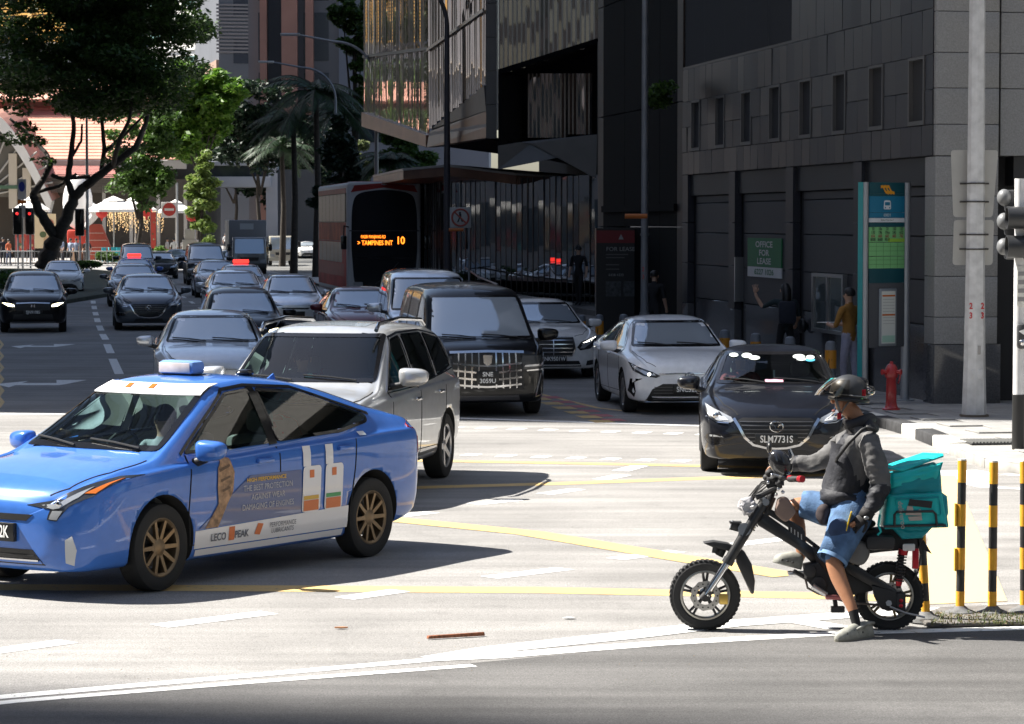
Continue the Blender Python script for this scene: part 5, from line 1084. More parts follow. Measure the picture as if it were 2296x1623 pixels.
for t_,y,z,sz,sx in(('PASIR PANJANG RD',-.38,2.40,.155,.62),('> TAMPINES INT',-.32,2.18,.235,.70),('10',.55,2.26,.38,.8)):
 o=link('route_display',text_mesh(t_,sz,LED,sx=sx,bold=.012),parent=bus,loc=(.03,y,z));o.rotation_euler=(R(90),0,R(90))
bsk.strip([(-1.18,2.62),(1.18,2.62)],.04,'x',1,'glass_joint',mat('joint_grey',(.03,.03,.035),.5),bus,off=.018)
for y in(-.9,.9):bsk.patch(rounded([(y-.16,.62),(y+.16,.62),(y+.16,.78),(y-.16,.78)],.05),'x',1,'headlight',LAMP,bus,off=.016)
pl_=MB().box(.0,.03,-.26,.26,.42,.54).build('number_plate',PLATE,bus);MB().box(-.02,.012,-1.0,1.0,1.62,1.66).build('dash_line',mat('bus_dash',(.10,.10,.11),.5),bus)
b=MB();b.tube([(.03,-.3,.7),(.04,.1,1.0),(.03,.5,1.5)],.02,6);b.build('wiper',BLKP,bus,smooth=True)
add_wheels(bus,(-2.6,-8.6),1.08,.48,.28,'bus',RIMD)
bus.scale=(.965,1.02,.965);place(bus,922,708,-8.9,dx=0)
# lorries far back
def lorry(name,label,paintc,px,py,s,boxed):
 t=empty(name,label=label,cat='truck');P_=car_paint('lorry_'+name+('a' if boxed else 'b'),paintc,.1,.45)
 b=MB();b.add([(0,-1,.5),(0,1,.5),(0,1,1.15),(0,-1,1.15),(-.32,-.95,2.15),(-.32,.95,2.15),(-1.7,-1,.5),(-1.7,1,.5),(-1.7,-.95,2.2),(-1.7,.95,2.2)],[(0,1,2,3),(3,2,5,4),(6,8,9,7),(4,5,9,8),(0,6,7,1),(0,3,4,8,6),(1,7,9,5,2)])
 me=b.mesh('cab',bevel=.09,seg=3);sk=Skin(me);me.materials.append(P_);link('cab',me,None,t)
 sk.patch(rounded([(-.86,1.2),(.86,1.2),(.82,2.05),(-.82,2.05)],.08),'x',1,'windscreen',GLS,t,off=.01,g=.2)
 for sd_ in(1,-1):sk.patch(rounded([(-.25,1.25),(-.45,2.0),(-1.3,2.0),(-1.3,1.25)],.06),'y',sd_,'side_window',GLS,t,off=.01,g=.3)
 sk.patch([(-.5,.78),(.5,.78),(.55,.98),(-.55,.98)],'x',1,'grille',HEX,t,off=.01)
 for q in([(.6,.66),(.9,.66),(.92,.88),(.62,.84)],[(-.62,.84),(-.92,.88),(-.9,.66),(-.6,.66)]):sk.patch(q,'x',1,'headlight',LAMP,t,off=.012)
 MB().box(-.05,.1,-1.0,1.0,.36,.62).build('bumper',P_ if not boxed else BLKP,t,bevel=.04)
 for sd_ in(1,-1):
  o=MB().box(.05,.15,sd_*1.2-.1,sd_*1.2+.1,1.35,1.75).build('mirror',GLOSSB,t,bevel=.03)
  bb=MB();bb.tube([(-.2,sd_*.95,1.9),(.08,sd_*1.2,1.8),(.1,sd_*1.2,1.5)],.018);bb.build('mirror_arm',BLKP,o,smooth=True)
 MB().box(-5.6,-1.6,-.4,.4,.45,.7).build('chassis',BLKP,t)
 if boxed:
  MB().box(-5.8,-1.75,-1.1,1.1,.85,3.15).build('cargo_box',mat('box_grey',(.20,.20,.21),.5,.2),t,bevel=.05)
  MB().box(-1.745,-1.735,-.45,.35,2.6,2.95).build('front_panel',mat('panel_pale',(.42,.43,.44),.5),t)
 else:
  MB().box(-5.6,-1.8,-1.05,1.05,.8,.95).build('cargo_bed',P_,t)
  for sd_ in(1,-1):MB().box(-5.6,-1.8,sd_*1.05-.03,sd_*1.05+.03,.95,1.35).build('side_board',mat('board_yellow',(.45,.34,.12),.6),t)
  for k in range(3):
   for sd_ in(1,-1):MB().cyl((-1.9-k*1.8,sd_*1.0,.95),(-1.9-k*1.8,sd_*1.0,2.1),.03).build('stake',BLKP,t)
  MB().box(-2.8,-1.9,-.9,.9,1.0,1.7).build('load',mat('load_tarpaulin',(.28,.25,.2),.9),t,bevel=.1)
 add_wheels(t,(-.75,-4.4),.88,.4,.26,'bus',RIMS);t.scale=(s,)*3;place(t,px,py,-8.9,dx=0)
 return t
lorry('lorry','grey box truck with dark cab in the far queue',(.16,.165,.17),683,656,.94,True)
lorry('lorry','beige flatbed truck right behind the grey box truck',(.36,.34,.28),742,641,.9,False)
mc=empty('motorcycle',label='small white scooter with bright headlight beside the bus',cat='motorcycle');p=G(790,628);mc.location=p;mc.rotation_euler=(0,0,R(-81))
for x in(.6,-.6):MB().lathe([(.18,-.05),(.27,-.06),(.3,0),(.27,.06),(.18,.05)],20,Matrix.Translation((x,0,.3))@Matrix.Rotation(R(90),4,'X'),close=True).build('wheel',TYRE,mc,smooth=True)
MB().add([(.5,-.2,.4),(.5,.2,.4),(.4,.2,1.0),(.4,-.2,1.0),(-.7,-.18,.5),(-.7,.18,.5),(-.7,.18,.8),(-.7,-.18,.8)],[(0,1,2,3),(7,6,5,4),(0,4,5,1),(3,2,6,7),(1,5,6,2),(0,3,7,4)]).build('fairing',WHT2,mc,bevel=.06)
MB().ellipsoid((.52,0,.8),(.06,.1,.1)).build('headlight',LIT,mc,smooth=True);MB().tube([(.35,-.35,1.05),(.4,0,1.0),(.35,.35,1.05)],.02).build('handlebar',BLKP,mc,smooth=True)
# street furniture
STEEL=mat('galvanised',(.36,.37,.38),.45,.5,var=.1,vscale=4);GPOLE=mat('pole_grey',(.22,.23,.25),.5,.3,var=.12,vscale=3);WPOLE=mat('pole_white',(.66,.66,.66),.5,var=.12,vscale=5)
def street_lamp(label,base,top,arm,tilt,col,r=.075):
 t=empty('street_lamp',base,0,label,'street lamp','street lamps with curved arms');b=MB()
 n=12;pts=[(0,0,0),(0,0,top*.5),(0,0,top-1.9)];ax=Vector((-1,0,0))
 for k in range(1,n+1):
  a=R(90*k/n);pts.append((-1.6*(1-math.cos(a)),0,top-1.9+1.55*math.sin(a)))
 pts.append((-arm,0,top-.35+tilt));rs=[r*1.25,r,r*.8]+[r*.7]*n+[r*.45]
 b.tube(pts,rs,10);b.build('pole',col,t,smooth=True)
 b=MB();b.box(-arm-.75,-arm,-.12,.12,top-.38+tilt,top-.28+tilt);b.build('lamp_head',mat('lamp_head',(.5,.5,.5),.4,.3),t,bevel=.03)
 b=MB();b.cyl((0,0,0),(0,0,.5),r*1.6);b.build('base',col,t,smooth=True);return t
p=AT(908,565,108);street_lamp('silver street lamp arching over the bus roof',(p.x,p.y,.1),9.95,2.9,.25,STEEL)
p=AT(836,565,136);street_lamp('grey street lamp arching in front of palms',(p.x,p.y,.1),10.5,2.95,.25,GPOLE)
p=AT(1033,565,86);street_lamp('dark street lamp between bus and no entry sign',(p.x,p.y,.1),10.6,3.2,.3,mat('pole_purple',(.06,.055,.065),.5,.3),.095)
p=AT(905,565,215);street_lamp('small distant street lamp beyond the palms',(p.x,p.y,0),9.5,3.2,.3,STEEL,.07)
p=AT(845,565,255);street_lamp('faint distant street lamp at the footbridge',(p.x,p.y,0),8.4,4.2,.35,STEEL,.07)
p=AT(1383,565,56);t=empty('utility_pole',(p.x,p.y,.13),0,'tall slim grey pole in front of the dark tower','pole')
MB().tube([(0,0,0),(0,0,3),(0,0,11)],[.085,.07,.055],10).build('shaft',GPOLE,t,smooth=True);MB().cyl((0,0,2.42),(0,0,2.46),.09).build('band',GPOLE,t)
MB().cyl((0,0,0),(0,0,.9),.105,.1).build('sleeve',GPOLE,t,smooth=True);put_text('2',.12,mat('num_red',(.5,.03,.03),.5),t,-.03,1.75,y=-.09);put_text('3',.12,MATS['num_red'],t,-.03,1.60,y=-.09)
p=G(1967,908,.14);t=empty('sign_pole',(p.x,p.y,.14),0,'octagonal white pole carrying two pale sign boards seen from behind','pole')
MB().tube([(0,0,0),(0,0,.75),(0,0,2.5),(0,0,8.5)],[.172,.15,.125,.095],8).build('shaft',mat('pole_weathered',(.55,.55,.55),.55,var=.16,vscale=7),t)
bkm=mat('sign_back',(.42,.41,.385),.5,.3,var=.06,vscale=4)
for nm,z0,z1,w0,w1 in(('upper_board',2.74,3.66,.275,.325),('lower_board',2.08,2.70,.28,.275)):
 b=MB();b.prism(rounded([(-w0-.01,z0),(w0-.02,z0),(w1-.0,z1),(-w1+.0,z1)],.05),.135,.15,Matrix(((1,0,0,0),(0,0,1,0),(0,1,0,0),(0,0,0,1))));o=b.build(nm,bkm,t)
for z in(2.3,2.5,2.95,3.2):
 bb=MB();th=[2*math.pi*k/16 for k in range(17)];bb.tube([(.128*math.cos(a),.128*math.sin(a),z)for a in th],.011,6);bb.tube([(-.2,.125,z),(.2,.125,z)],.012,6);bb.build('clamp',mat('clamp_dark',(.06,.055,.05),.5,.4),t,smooth=True)
for ch,z in(('2',1.52),('3',1.39)):
 for x in(-.075,.085):put_text(ch,.115,MATS['num_red'],t,x,z,y=-.128 if x<0 else-.120,bold=.03,sx=.8)
MB().box(-.06,.09,-.145,-.12,.52,.66).build('service_hatch',MATS['pole_weathered'],t,bevel=.01);MB().box(.02,.06,-.15,-.125,.86,.98).build('cover_plate',mat('plate_dull',(.3,.29,.28),.6),t,bevel=.005)
MB().cyl((0,0,0),(0,0,.03),.2).build('foot_plate',mat('foot_rust',(.16,.13,.1),.8),t)
p=G(2045,971,.1);t=empty('traffic_light',(p.x,p.y,.1),0,'white and black traffic light pole with dark signal hoods and push button','traffic light')
MB().cyl((0,0,.68),(0,0,3.22),.068).build('pole',WPOLE,t,smooth=True);MB().cyl((0,0,0),(0,0,.68),.074).build('lower_pole',mat('pole_black',(.015,.015,.015),.5),t,smooth=True)
MB().prism(ring_pts(-.02,0,.3,.22,10),-.06,.03).build('footing',mat('footing_concrete',(.45,.42,.36),.9,var=.2,vscale=8),t,bevel=.02)
hs=mat('signal_housing',(.045,.047,.05),.45);hv=mat('signal_hood',(.03,.031,.033),.4)
for k,z in enumerate((2.40,2.68,2.96)):
 o=MB().box(-.15,.10,.10,.24,z-.13,z+.13).build('signal_case',hs,t,bevel=.03)
 bb=MB();bb.lathe([(.10,0),(.112,0),(.112,.26),(.10,.26)],20,Matrix.Translation((-.02,.24,z))@Matrix.Rotation(R(-90),4,'X'),close=True);bb.build('far_hood',hv,o,smooth=True)
for k,z in enumerate((2.42,2.76)):
 o=MB().box(.02,.26,-.20,-.06,z-.15,z+.15).build('signal_case',hs,t,bevel=.03)
 M=Matrix.Translation((.02,-.13,z))@Matrix.Rotation(R(-90),4,'Y');bb=MB();bb.lathe([(.115,0),(.128,0),(.135,.2),(.122,.2)],22,M,close=True);bb.lathe([(0,.02),(.11,.02),(.11,.01),(0,.01)],20,M);bb.build('hood',hv,o,smooth=True,angle=30)
for k,z in enumerate((2.42,2.72,3.0)):
 M=Matrix.Translation((-.05,.05,z));bb=MB();bb.ellipsoid((-.17,.12,z),(.085,.10,.10),14,9);bb.build('lamp_shell',mat('shell_pale',(.15,.155,.16),.45),t,smooth=True)
MB().box(-.045,.06,-.085,-.066,1.72,2.2).build('instruction_plate',mat('plate_ivory',(.6,.6,.56),.5,var=.15,vscale=20),t,bevel=.01)
for k in range(4):MB().box(-.035,.05,-.09,-.086,1.78+k*.1,1.83+k*.1).build('plate_symbol',mat('symbol_grey',(.25,.25,.25),.6),t)
o=MB().box(-.045,.075,-.14,-.06,1.22,1.52).build('button_box',hs,t,bevel=.045)
MB().ellipsoid((.015,-.145,1.30),(.038,.02,.038)).build('push_button',CHR,o,smooth=True);MB().prism([(.045,1.46),(-.03,1.43),(.045,1.38)],-.147,-.142,Matrix(((1,0,0,0),(0,0,1,0),(0,1,0,0),(0,0,0,1)))).build('arrow_sign',PLTX,o)
p=G(1820,896,.14);t=empty('fire_hydrant',(p.x,p.y,.14),0,'red pillar fire hydrant on the pavement near the bus stop','hydrant');RD=mat('hydrant_red',(.36,.018,.02),.35,coat=.3,var=.12,vscale=9)
MB().lathe([(.13,0),(.13,.015),(.10,.03),(.085,.06),(.075,.12),(.072,.46),(.078,.47)],20).build('barrel',RD,t,smooth=True)
hd=MB().lathe([(.09,.46),(.096,.50),(.09,.58),(.06,.64),(.03,.655),(.022,.69),(0,.69)],20).build('head',RD,t,smooth=True)
for a in(200,330,90):
 c,s=math.cos(R(a)),math.sin(R(a));MB().cyl((c*.06,s*.06,.54),(c*.135,s*.135,.54),.034).build('outlet',RD,hd,smooth=True)
 MB().cyl((c*.13,s*.13,.54),(c*.15,s*.15,.54),.044,n=6).build('outlet_cap',RD,hd)
MB().tube([(.10,.0,.56),(.12,-.06,.5),(.10,-.09,.42),(.09,-.04,.38)],.012).build('chain',RD,t,smooth=True)
p=G(1770,884,.14);q=G(1846,880,.14);t=empty('bus_stop_sign',(p.x,p.y,.14),math.atan2(q.y-p.y,q.x-p.x),'tall teal and green bus stop route panel between grey posts','bus stop sign')
Wb=(q-p).length-.02;zt=3.26;PST=mat('post_silver',(.34,.36,.385),.4,.4)
for x in(0,Wb):MB().cyl((x,0,0),(x,0,zt),.065).build('post',PST,t,smooth=True);MB().cyl((x,0,0),(x,0,.02),.14).build('post_base',PST,t)
MB().box(-.075,-.068,-.05,.05,0,zt).build('teal_edge',mat('teal_edge',(.02,.25,.27),.4),t)
x0,x1=.07,Wb-.07;TD=mat('bs_dark_teal',(.006,.065,.085),.4);TB=mat('bs_blue',(.012,.16,.28),.4);TW=mat('bs_white',(.62,.65,.68),.4);TGr=mat('bs_green',(.20,.50,.20),.45);TGl=mat('bs_lime',(.30,.52,.06),.45);GP=mat('bs_grey',(.075,.08,.09),.5)
def band(nm,z0,z1,m,y0=-.04,y1=.04,a=None,c=None):return MB().box(x0 if a is None else a,x1 if c is None else c,y0,y1,z0,z1).build(nm,m,t)
hz=lambda y:(884-y)*(zt/(884-492))
band('top_field',hz(512),hz(492),TD);band('bus_field',hz(545.5),hz(516.5),TB);band('code_field',hz(555),hz(546),TB);band('name_field',hz(563),hz(555.5),TW);band('gap_field',hz(571),hz(563.5),TD)
band('route_field',hz(598),hz(571.5),TGr);band('lime_patch',hz(598),hz(592),TGl,-.043,-.041,.41*Wb+.1);band('route_field',hz(623),hz(599),TGr);band('route_field',hz(645),hz(624),TGr);band('lower_field',hz(671),hz(645.5),TD);band('grey_field',hz(786),hz(671.5),GP);
band('top_field',hz(516.2),hz(512.3),TD)
for k in range(4):band('grid_line',hz(575+k*0)-0,hz(575),mat('bs_line',(.10,.28,.10),.5),-.042,-.0405)if False else None
for zz_ in(606,614,630,638):MB().box(x0,x1,-.0425,-.0405,hz(zz_)-.003,hz(zz_)+.003).build('grid_line',mat('bs_line',(.10,.28,.10),.5),t)
for k in range(1,5):MB().box(x0+(x1-x0)*k/5-.003,x0+(x1-x0)*k/5+.003,-.0426,-.0406,hz(645),hz(599.2)).build('grid_line',MATS['bs_line'],t)
TXD=mat('bs_text',(.05,.09,.05),.6);TXR=mat('bs_text_red',(.30,.06,.06),.6)
for r_,(row,m_)in enumerate(((('10','10e','70','100','107'),TXD),(('130','196','196e','545','652'),TXD),(('656','660','663','665','762'),TXR),(('850E','868E','951E'),TXD))):
 for k,s in enumerate(row):put_text(s,.062,m_,t,x0+(x1-x0)*(k+.5)/5,hz(574.8+r_*6.4),y=-.046,sx=.85,name='route_number',bold=.02)
put_text('03031',.06,TW,t,(x0+x1)/2,hz(550.5),y=-.044);put_text('Raffles Pl Stn Exit F',.034,TXD,t,(x0+x1)/2,hz(559.2),y=-.044)
YM=mat('mark_amber',(.70,.30,.02),.4);cx=(x0+x1)/2;T3=Matrix(((1,0,0,0),(0,0,1,0),(0,1,0,0),(0,0,0,1)))
for k in range(3):
 b=MB();dx=-.06+k*.06
 up=[(cx+dx-.075,hz(501)+.03),(cx+dx-.03,hz(501)+.035),(cx+dx+.0,hz(503)),(cx+dx+.03,hz(507)),(cx+dx+.085,hz(508.5))]
 poly=up+[(x+.0,z-.042)for x,z in up[::-1]]
 b.prism(poly,-.046,-.041,T3);b.build('emblem',YM,t)
b=MB();b.prism(rounded([(cx-.075,hz(540)),(cx+.075,hz(540)),(cx+.065,hz(524)),(cx-.065,hz(524))],.03),-.045,-.041,T3);bi=b.build('bus_symbol',TW,t)
MB().prism(rounded([(cx-.052,hz(533)),(cx+.052,hz(533)),(cx+.048,hz(527)),(cx-.048,hz(527))],.012),-.048,-.0455,T3).build('symbol_window',TB,bi)
for sx_ in(-.045,.045):MB().prism(ring_pts(cx+sx_,hz(537),.012,.012,10),-.048,-.0455,T3).build('symbol_lamp',TB,bi)
fm_=MB();fw=.36;a0,a1=cx-.17,cx+.19;z0,z1=hz(784),hz(681)
o=MB().box(a0,a1,-.07,-.041,z0,z1).build('timetable_case',mat('case_grey',(.28,.31,.34),.4,.4),t,bevel=.015)
MB().box(a0+.04,a1-.04,-.074,-.0705,z0+.04,z1-.04).build('timetable',mat('paper_white',(.62,.64,.60),.5),o)
for zz_,m_ in((hz(694),AMB),(hz(728),AMB),(hz(771),TGr)):MB().box(a0+.05,a1-.05,-.077,-.0745,zz_-(.012 if m_ is AMB else .05),zz_+(.012 if m_ is AMB else .05)).build('timetable_block',m_ if m_ is AMB else mat('paper_mint',(.35,.55,.45),.5),o)
for k in range(9):MB().box(a0+.06,a1-.06,-.0765,-.0745,hz(700)-k*.045-.006,hz(700)-k*.045).build('timetable_line',mat('paper_line',(.35,.35,.36),.6),o)
BGR=mat('bollard_grey',(.17,.19,.22),.5,var=.12,vscale=6);BYL=mat('bollard_yellow',(.62,.26,.02),.45)
def bollard(lab,x,ytop,Y,hh=.98):
 p=AT(x,ytop,Y);g0=.13;t=empty('bollard',(p.x,p.y,g0),0,lab,'bollard','kerbside bollards with chevrons');h=max(.6,p.z-g0)
 MB().lathe([(.085,0),(.085,h-.07),(.07,h-.02),(.03,h),(0,h)],20).build('post',BGR,t,smooth=True);sl=MB().lathe([(.087,h-.42),(.0885,h-.42),(.0885,h-.14),(.087,h-.14)],20).build('yellow_sleeve',BYL,t,smooth=True)
 ch=MB()
 for(za,zb)in((h-.36,h-.28),(h-.28,h-.20)):
  for k in range(6):
   pass
 pts=[(-.6,h-.18),(-.1,h-.28),(-.6,h-.38)]
 A_=[(-1.0,h-.16),(-.45,h-.16),(.15,h-.28),(-.45,h-.40),(-1.0,h-.40),(-.40,h-.28)]
 vs=[(.0905*math.sin(a),-.0905*math.cos(a),z)for a,z in A_];ch.add(vs,[(0,5,2,1),(5,4,3,2)]);ch.build('chevron',mat('chevron_black',(.01,.01,.01),.5),sl)
for lab,x,yt,Y in(('chevron bollard half hidden by the white limousine mirror',1272,728,63),('chevron bollard left of the white sedan roof',1303,727,58.5),('chevron bollard just above the white sedan windscreen edge',1346,726.5,54.5),('chevron bollard between white sedan and black hatchback',1525,754,47.5),('chevron bollard above the black hatchback roof',1580,760,46),('grey bollard top above black hatchback near the waving woman',1641,766,44.5),('grey bollard top behind the black hatchback pillar',1713,774,43)):
 bollard(lab,x,yt,Y)
ISL=mat('island_asphalt',(.13,.12,.11),.95,var=.35,vscale=7,bump=.8,bscale=30)
isl=[G(1862,1268),G(1885,1284),G(2060,1279),G(2300,1270),G(2600,1262),G(2600,1225),G(2300,1235),G(2060,1247),G(1905,1254)]
b=MB();n=len(isl);b.prism([(q.x,q.y)for q in isl],.003,.035);o=b.build('traffic_island',ISL,bevel=.02);o['kind']='structure'
SY=mat('post_yellow',(.68,.33,.02),.5,var=.12,vscale=14);SK=mat('post_stripe_black',(.02,.02,.021),.5,var=.3,vscale=14);SWH=mat('post_cap_white',(.75,.74,.7),.6)
def stripe_post(lab,xb,yb,xt,ytop,tilt=0.0):
 g0=G(xb,yb,.03);p=AT(xt,ytop,g0.y);t=empty('striped_post',g0,0,lab,'post','yellow and black posts on the island');h=p.z-.03;dx=p.x-g0.x;n=7 if h>.9 else 5
 for k in range(n):
  z0=h*k/n;z1=h*(k+1)/n;b=MB();b.cyl((dx*k/n,0,z0),(dx*(k+1)/n,0,z1),.0305+(.0012 if k%2==0 else 0),n=16);b.build('yellow_band' if k%2==0 else 'black_band',SY if(k%2==(0 if n==6 else 0))else SK,t,smooth=True)
 MB().cyl((dx,0,h),(dx,0,h+.012),.03).build('cap',SWH,t,smooth=True);MB().lathe([(.12,-.02),(.11,.01),(.06,.03),(.04,.05),(0,.05)],16).build('foot',mat('foot_worn',(.12,.12,.12),.8,var=.4,vscale=20),t,smooth=True)
 return t
stripe_post('short tilted striped post behind the rear wheel',1882,1266,1873,1108)
tp=stripe_post('tallest striped post with reflector sleeves, nearest the delivery bag',1942,1256,1946,986)
for z in(.30,.62):MB().box(-.043,-.028,-.02,.02,z,z+.16).build('reflector_tab',SY,tp)
stripe_post('striped post with white chipped cap',1999,1256,2002,989);stripe_post('striped post furthest right on the island',2056,1254,2056,988)
def blades(name,poly_px,n,h0,h1,m,wd=.006):
 b=MB();xs=[q[0]for q in poly_px];ys=[q[1]for q in poly_px]
 while n>0:
  x,y=rnd.uniform(min(xs),max(xs)),rnd.uniform(min(ys),max(ys))
  g0=G(x,y,.03);a=rnd.uniform(0,6.28);h=rnd.uniform(h0,h1);dx,dy=math.cos(a),math.sin(a);l=rnd.uniform(.2,1.0)*h
  b.add([g0+Vector((dy*wd,-dx*wd,0)),g0+Vector((-dy*wd,dx*wd,0)),g0+Vector((dx*l,dy*l,h))],[(0,1,2)]);n-=1
 o=b.build(name,m);o['kind']='stuff';return o
o=blades('island_grass',[(1890,1258),(2140,1258),(2140,1278),(1890,1278)],700,.01,.045,leaf_mat('dry_grass',(.16,.13,.05),(.07,.13,.03)));tag(o,'tufts of dry grass and leaf litter on the traffic island','grass')
b=MB()
for _ in range(420):
 x,y=rnd.choice(((rnd.uniform(1870,2150),rnd.uniform(1256,1280)),(rnd.uniform(1870,2150),rnd.uniform(1256,1280)),(rnd.uniform(240,1700),rnd.uniform(1300,1380))));g0=G(x,y,.036 if x>1860 and y<1281 else .006);a=rnd.uniform(0,6.28);r_=rnd.uniform(.004,.02)if x>1860 else rnd.uniform(.003,.009)
 c,s=math.cos(a)*r_,math.sin(a)*r_;b.add([(g0.x-c,g0.y-s,g0.z),(g0.x+s*.5,g0.y-c*.5,g0.z+r_*.4),(g0.x+c,g0.y+s,g0.z),(g0.x-s*.5,g0.y+c*.5,g0.z+r_*.2)],[(0,1,2,3)])
o=b.build('leaf_litter',leaf_mat('litter',(.26,.18,.08),(.07,.05,.03),.1));o['kind']='stuff';tag(o,'scattered small leaves and grit on the asphalt','litter')
g0=G(998,1304);g1=G(1099,1298);b=MB();d=g1-g0;ln=d.length;a=math.atan2(d.y,d.x)
t=empty('wooden_stick',(g0.x,g0.y,.007),a,'short reddish brown wooden stick lying on asphalt','stick')
MB().add([(0,-.012,0),(ln,-.016,0),(ln,.014,0),(0,.018,0),(0.01,-.008,.02),(ln-.005,-.012,.026),(ln,.01,.024),(0,.012,.022)],[(3,2,1,0),(4,5,6,7),(0,1,5,4),(1,2,6,5),(2,3,7,6),(3,0,4,7)]).build('wood',mat('wood_red',(.22,.075,.03),.7,var=.5,vscale=60),t,bevel=.003)
for lab,x,y,c in(('orange brown dry leaf on the asphalt left of the stick',844,1283,(.35,.16,.07)),('white scrap lying before the front wheel',1248,1266,(.7,.7,.68))):
 g0=G(x,y,.008);o=MB().prism(rounded([(-.05,0),(0,.025),(.06,.005),(.01,-.022)],.02),0,.008).build('dry_leaf' if c[0]<.5 else 'paper_scrap',mat('scrap_%d'%x,c,.8),None,loc=g0);tag(o,lab,'leaf' if c[0]<.5 else 'scrap')
p=AT(1072,690,85);t=empty('prohibition_sign',(p.x,p.y,.1),0,'square white sign with red circle and slash beside dark lamp pole','sign')
MB().cyl((0,0,0),(0,0,2.7),.035).build('post',GPOLE,t,smooth=True);MB().box(-.58,.06,-.06,-.03,2.55,3.17).build('board',mat('board_white',(.42,.42,.41),.5),t,bevel=.03)
bb=MB();th=[2*math.pi*k/28 for k in range(29)];bb.tube([(-.26+.25*math.cos(a),-.065,2.86+.25*math.sin(a))for a in th],.03,6);bb.cyl((-.44,-.065,3.03),(-.08,-.065,2.69),.026);bb.build('red_ring',mat('ring_red',(.36,.07,.05),.5),t,smooth=True)
bb=MB();bb.ellipsoid((-.27,-.066,3.0),(.035,.008,.035));bb.box(-.30,-.23,-.07,-.062,2.86,2.97);bb.cyl((-.28,-.066,2.87),(-.34,-.066,2.72),.02);bb.cyl((-.25,-.066,2.87),(-.2,-.066,2.73),.02);bb.build('walking_figure',BLKP,t)
for lab,x,y,Y in(('small amber arm on the prohibition sign',1049,577,84.6),('amber arm on the slim grey pole',1368,553,55.6)):
 p=AT(x,y,Y);o=MB().cyl((-.22,0,0),(.22,0,0),.05,n=12).build('barrier_light',mat('amber_tube',(.5,.14,.02),.4),None,smooth=True,loc=p);tag(o,lab,'lamp')
p=AT(551,640,190);t=empty('no_entry_sign',(p.x,p.y,.1),0,'white framed no entry sign on a post before the market umbrellas','sign');MB().cyl((.15,0,0),(.15,0,5.4),.07).build('post',STEEL,t,smooth=True)
MB().box(-.9,.12,-.12,-.08,3.05,4.1).build('board',mat('board_bright',(.7,.68,.66),.5),t,bevel=.05);MB().prism(ring_pts(-.36,3.6,.44,.44,24),-.15,-.125,T3).build('red_disc',mat('disc_red',(.50,.05,.04),.5),t);MB().box(-.68,-.04,-.17,-.151,3.52,3.68).build('white_bar',MATS['board_bright'],t)
def sig(lab,x,y,Y,red):
 p=AT(x,y,Y);t=empty('signal_head',(p.x,p.y,.1),0,lab,'traffic light','signals at the far crossing');z=p.z-.1
 MB().cyl((0,0,0),(0,0,z),.06).build('pole',GPOLE,t,smooth=True);MB().box(-.26,.26,-.2,.1,z-.8,z+.8).build('case',GLOSSB,t,bevel=.05)
 if red:MB().ellipsoid((-.0,-.22,z+.45),(.09,.05,.09)).build('red_lamp',mat('lamp_red_lit',(.4,.02,.02),.4,emit=(1,.03,.03),estr=.5),t,smooth=True)
sig('black signal head with red lamp left of the parking sign',272,562,168,True);sig('black signal head with red lamp right of the parking sign',294,562,168,True);sig('black signal head at the trunk of the big tree',382,564,166,False)
for lab,x,Y,h in(('slim grey lamp post rising through the big tree',396,166,9.0),):
 p=AT(x,640,Y);t=empty('lamp_post',(p.x,p.y,.1),0,lab,'pole');MB().tube([(0,0,0),(0,0,h)],[.11,.07],10).build('shaft',STEEL,t,smooth=True);MB().box(-.6,.6,-.1,.1,h,h+.12).build('head',STEEL,t)
p=AT(281,640,168);t=empty('parking_sign',(p.x,p.y,.1),0,'tall white sign with blue panel at the left pavement','sign');MB().cyl((0,0,0),(0,0,5.2),.06).build('post',STEEL,t,smooth=True)
MB().box(-.25,.25,-.1,-.06,4.1,5.3).build('board',mat('board_lilac',(.55,.55,.6),.5),t);MB().prism(ring_pts(0,4.85,.18,.3,16),-.125,-.102,T3).build('blue_panel',mat('panel_blue',(.03,.05,.35),.5),t);MB().box(-.25,.25,-.1,-.06,3.85,4.05).build('orange_plate',AMB,t);MB().box(-.22,.22,-.1,-.06,3.0,3.75).build('lower_board',MATS['board_lilac'],t)
UMB=mat('canvas_white',(.80,.78,.74),.8)
def umbrella(lab,x0,x1,ytop,yedge,Y,post_y=600):
 c=AT((x0+x1)/2,yedge,Y);r_=(x1-x0)/2*Y/F;zt=AT(0,ytop,Y).z;t=empty('market_umbrella',(c.x,c.y,.12),0,lab,'umbrella','white umbrellas of the market');ze=c.z-.12;zp=zt-.12
 b=MB();n=8;ring=[(r_*math.cos(R(22.5+45*k)),r_*math.sin(R(22.5+45*k)),ze)for k in range(n)];mid=[(x*.34,y*.34,ze+(zp-ze)*.62)for x,y,z in ring];low=[(x,y,z-.18)for x,y,z in ring]
 b.add(low+ring+mid,[(k,(k+1)%n,n+(k+1)%n,n+k)for k in range(n)]+[(n+k,n+(k+1)%n,2*n+(k+1)%n,2*n+k)for k in range(n)]);b.build('canopy',UMB,t)
 b=MB();cap=[(x*.40,y*.40,ze+(zp-ze)*.66)for x,y,z in ring];b.add(cap+[(0,0,zp)],[(k,(k+1)%n,n)for k in range(n)]);b.build('vent_cap',UMB,t);MB().cyl((0,0,0),(0,0,zp),.05).build('pole',mat('umbrella_pole',(.4,.38,.35),.5),t,smooth=True)
umbrella('white umbrella left of the big tree trunk',262,330,516,541,200);umbrella('shaded umbrella top behind the big tree',352,424,515,541,212);umbrella('largest sunlit umbrella right of the lamp post',392,492,517,541,196);umbrella('umbrella half hidden under the dark tree crown',440,520,516,541,204);umbrella('umbrella beside the no entry sign',520,584,523,543,196)
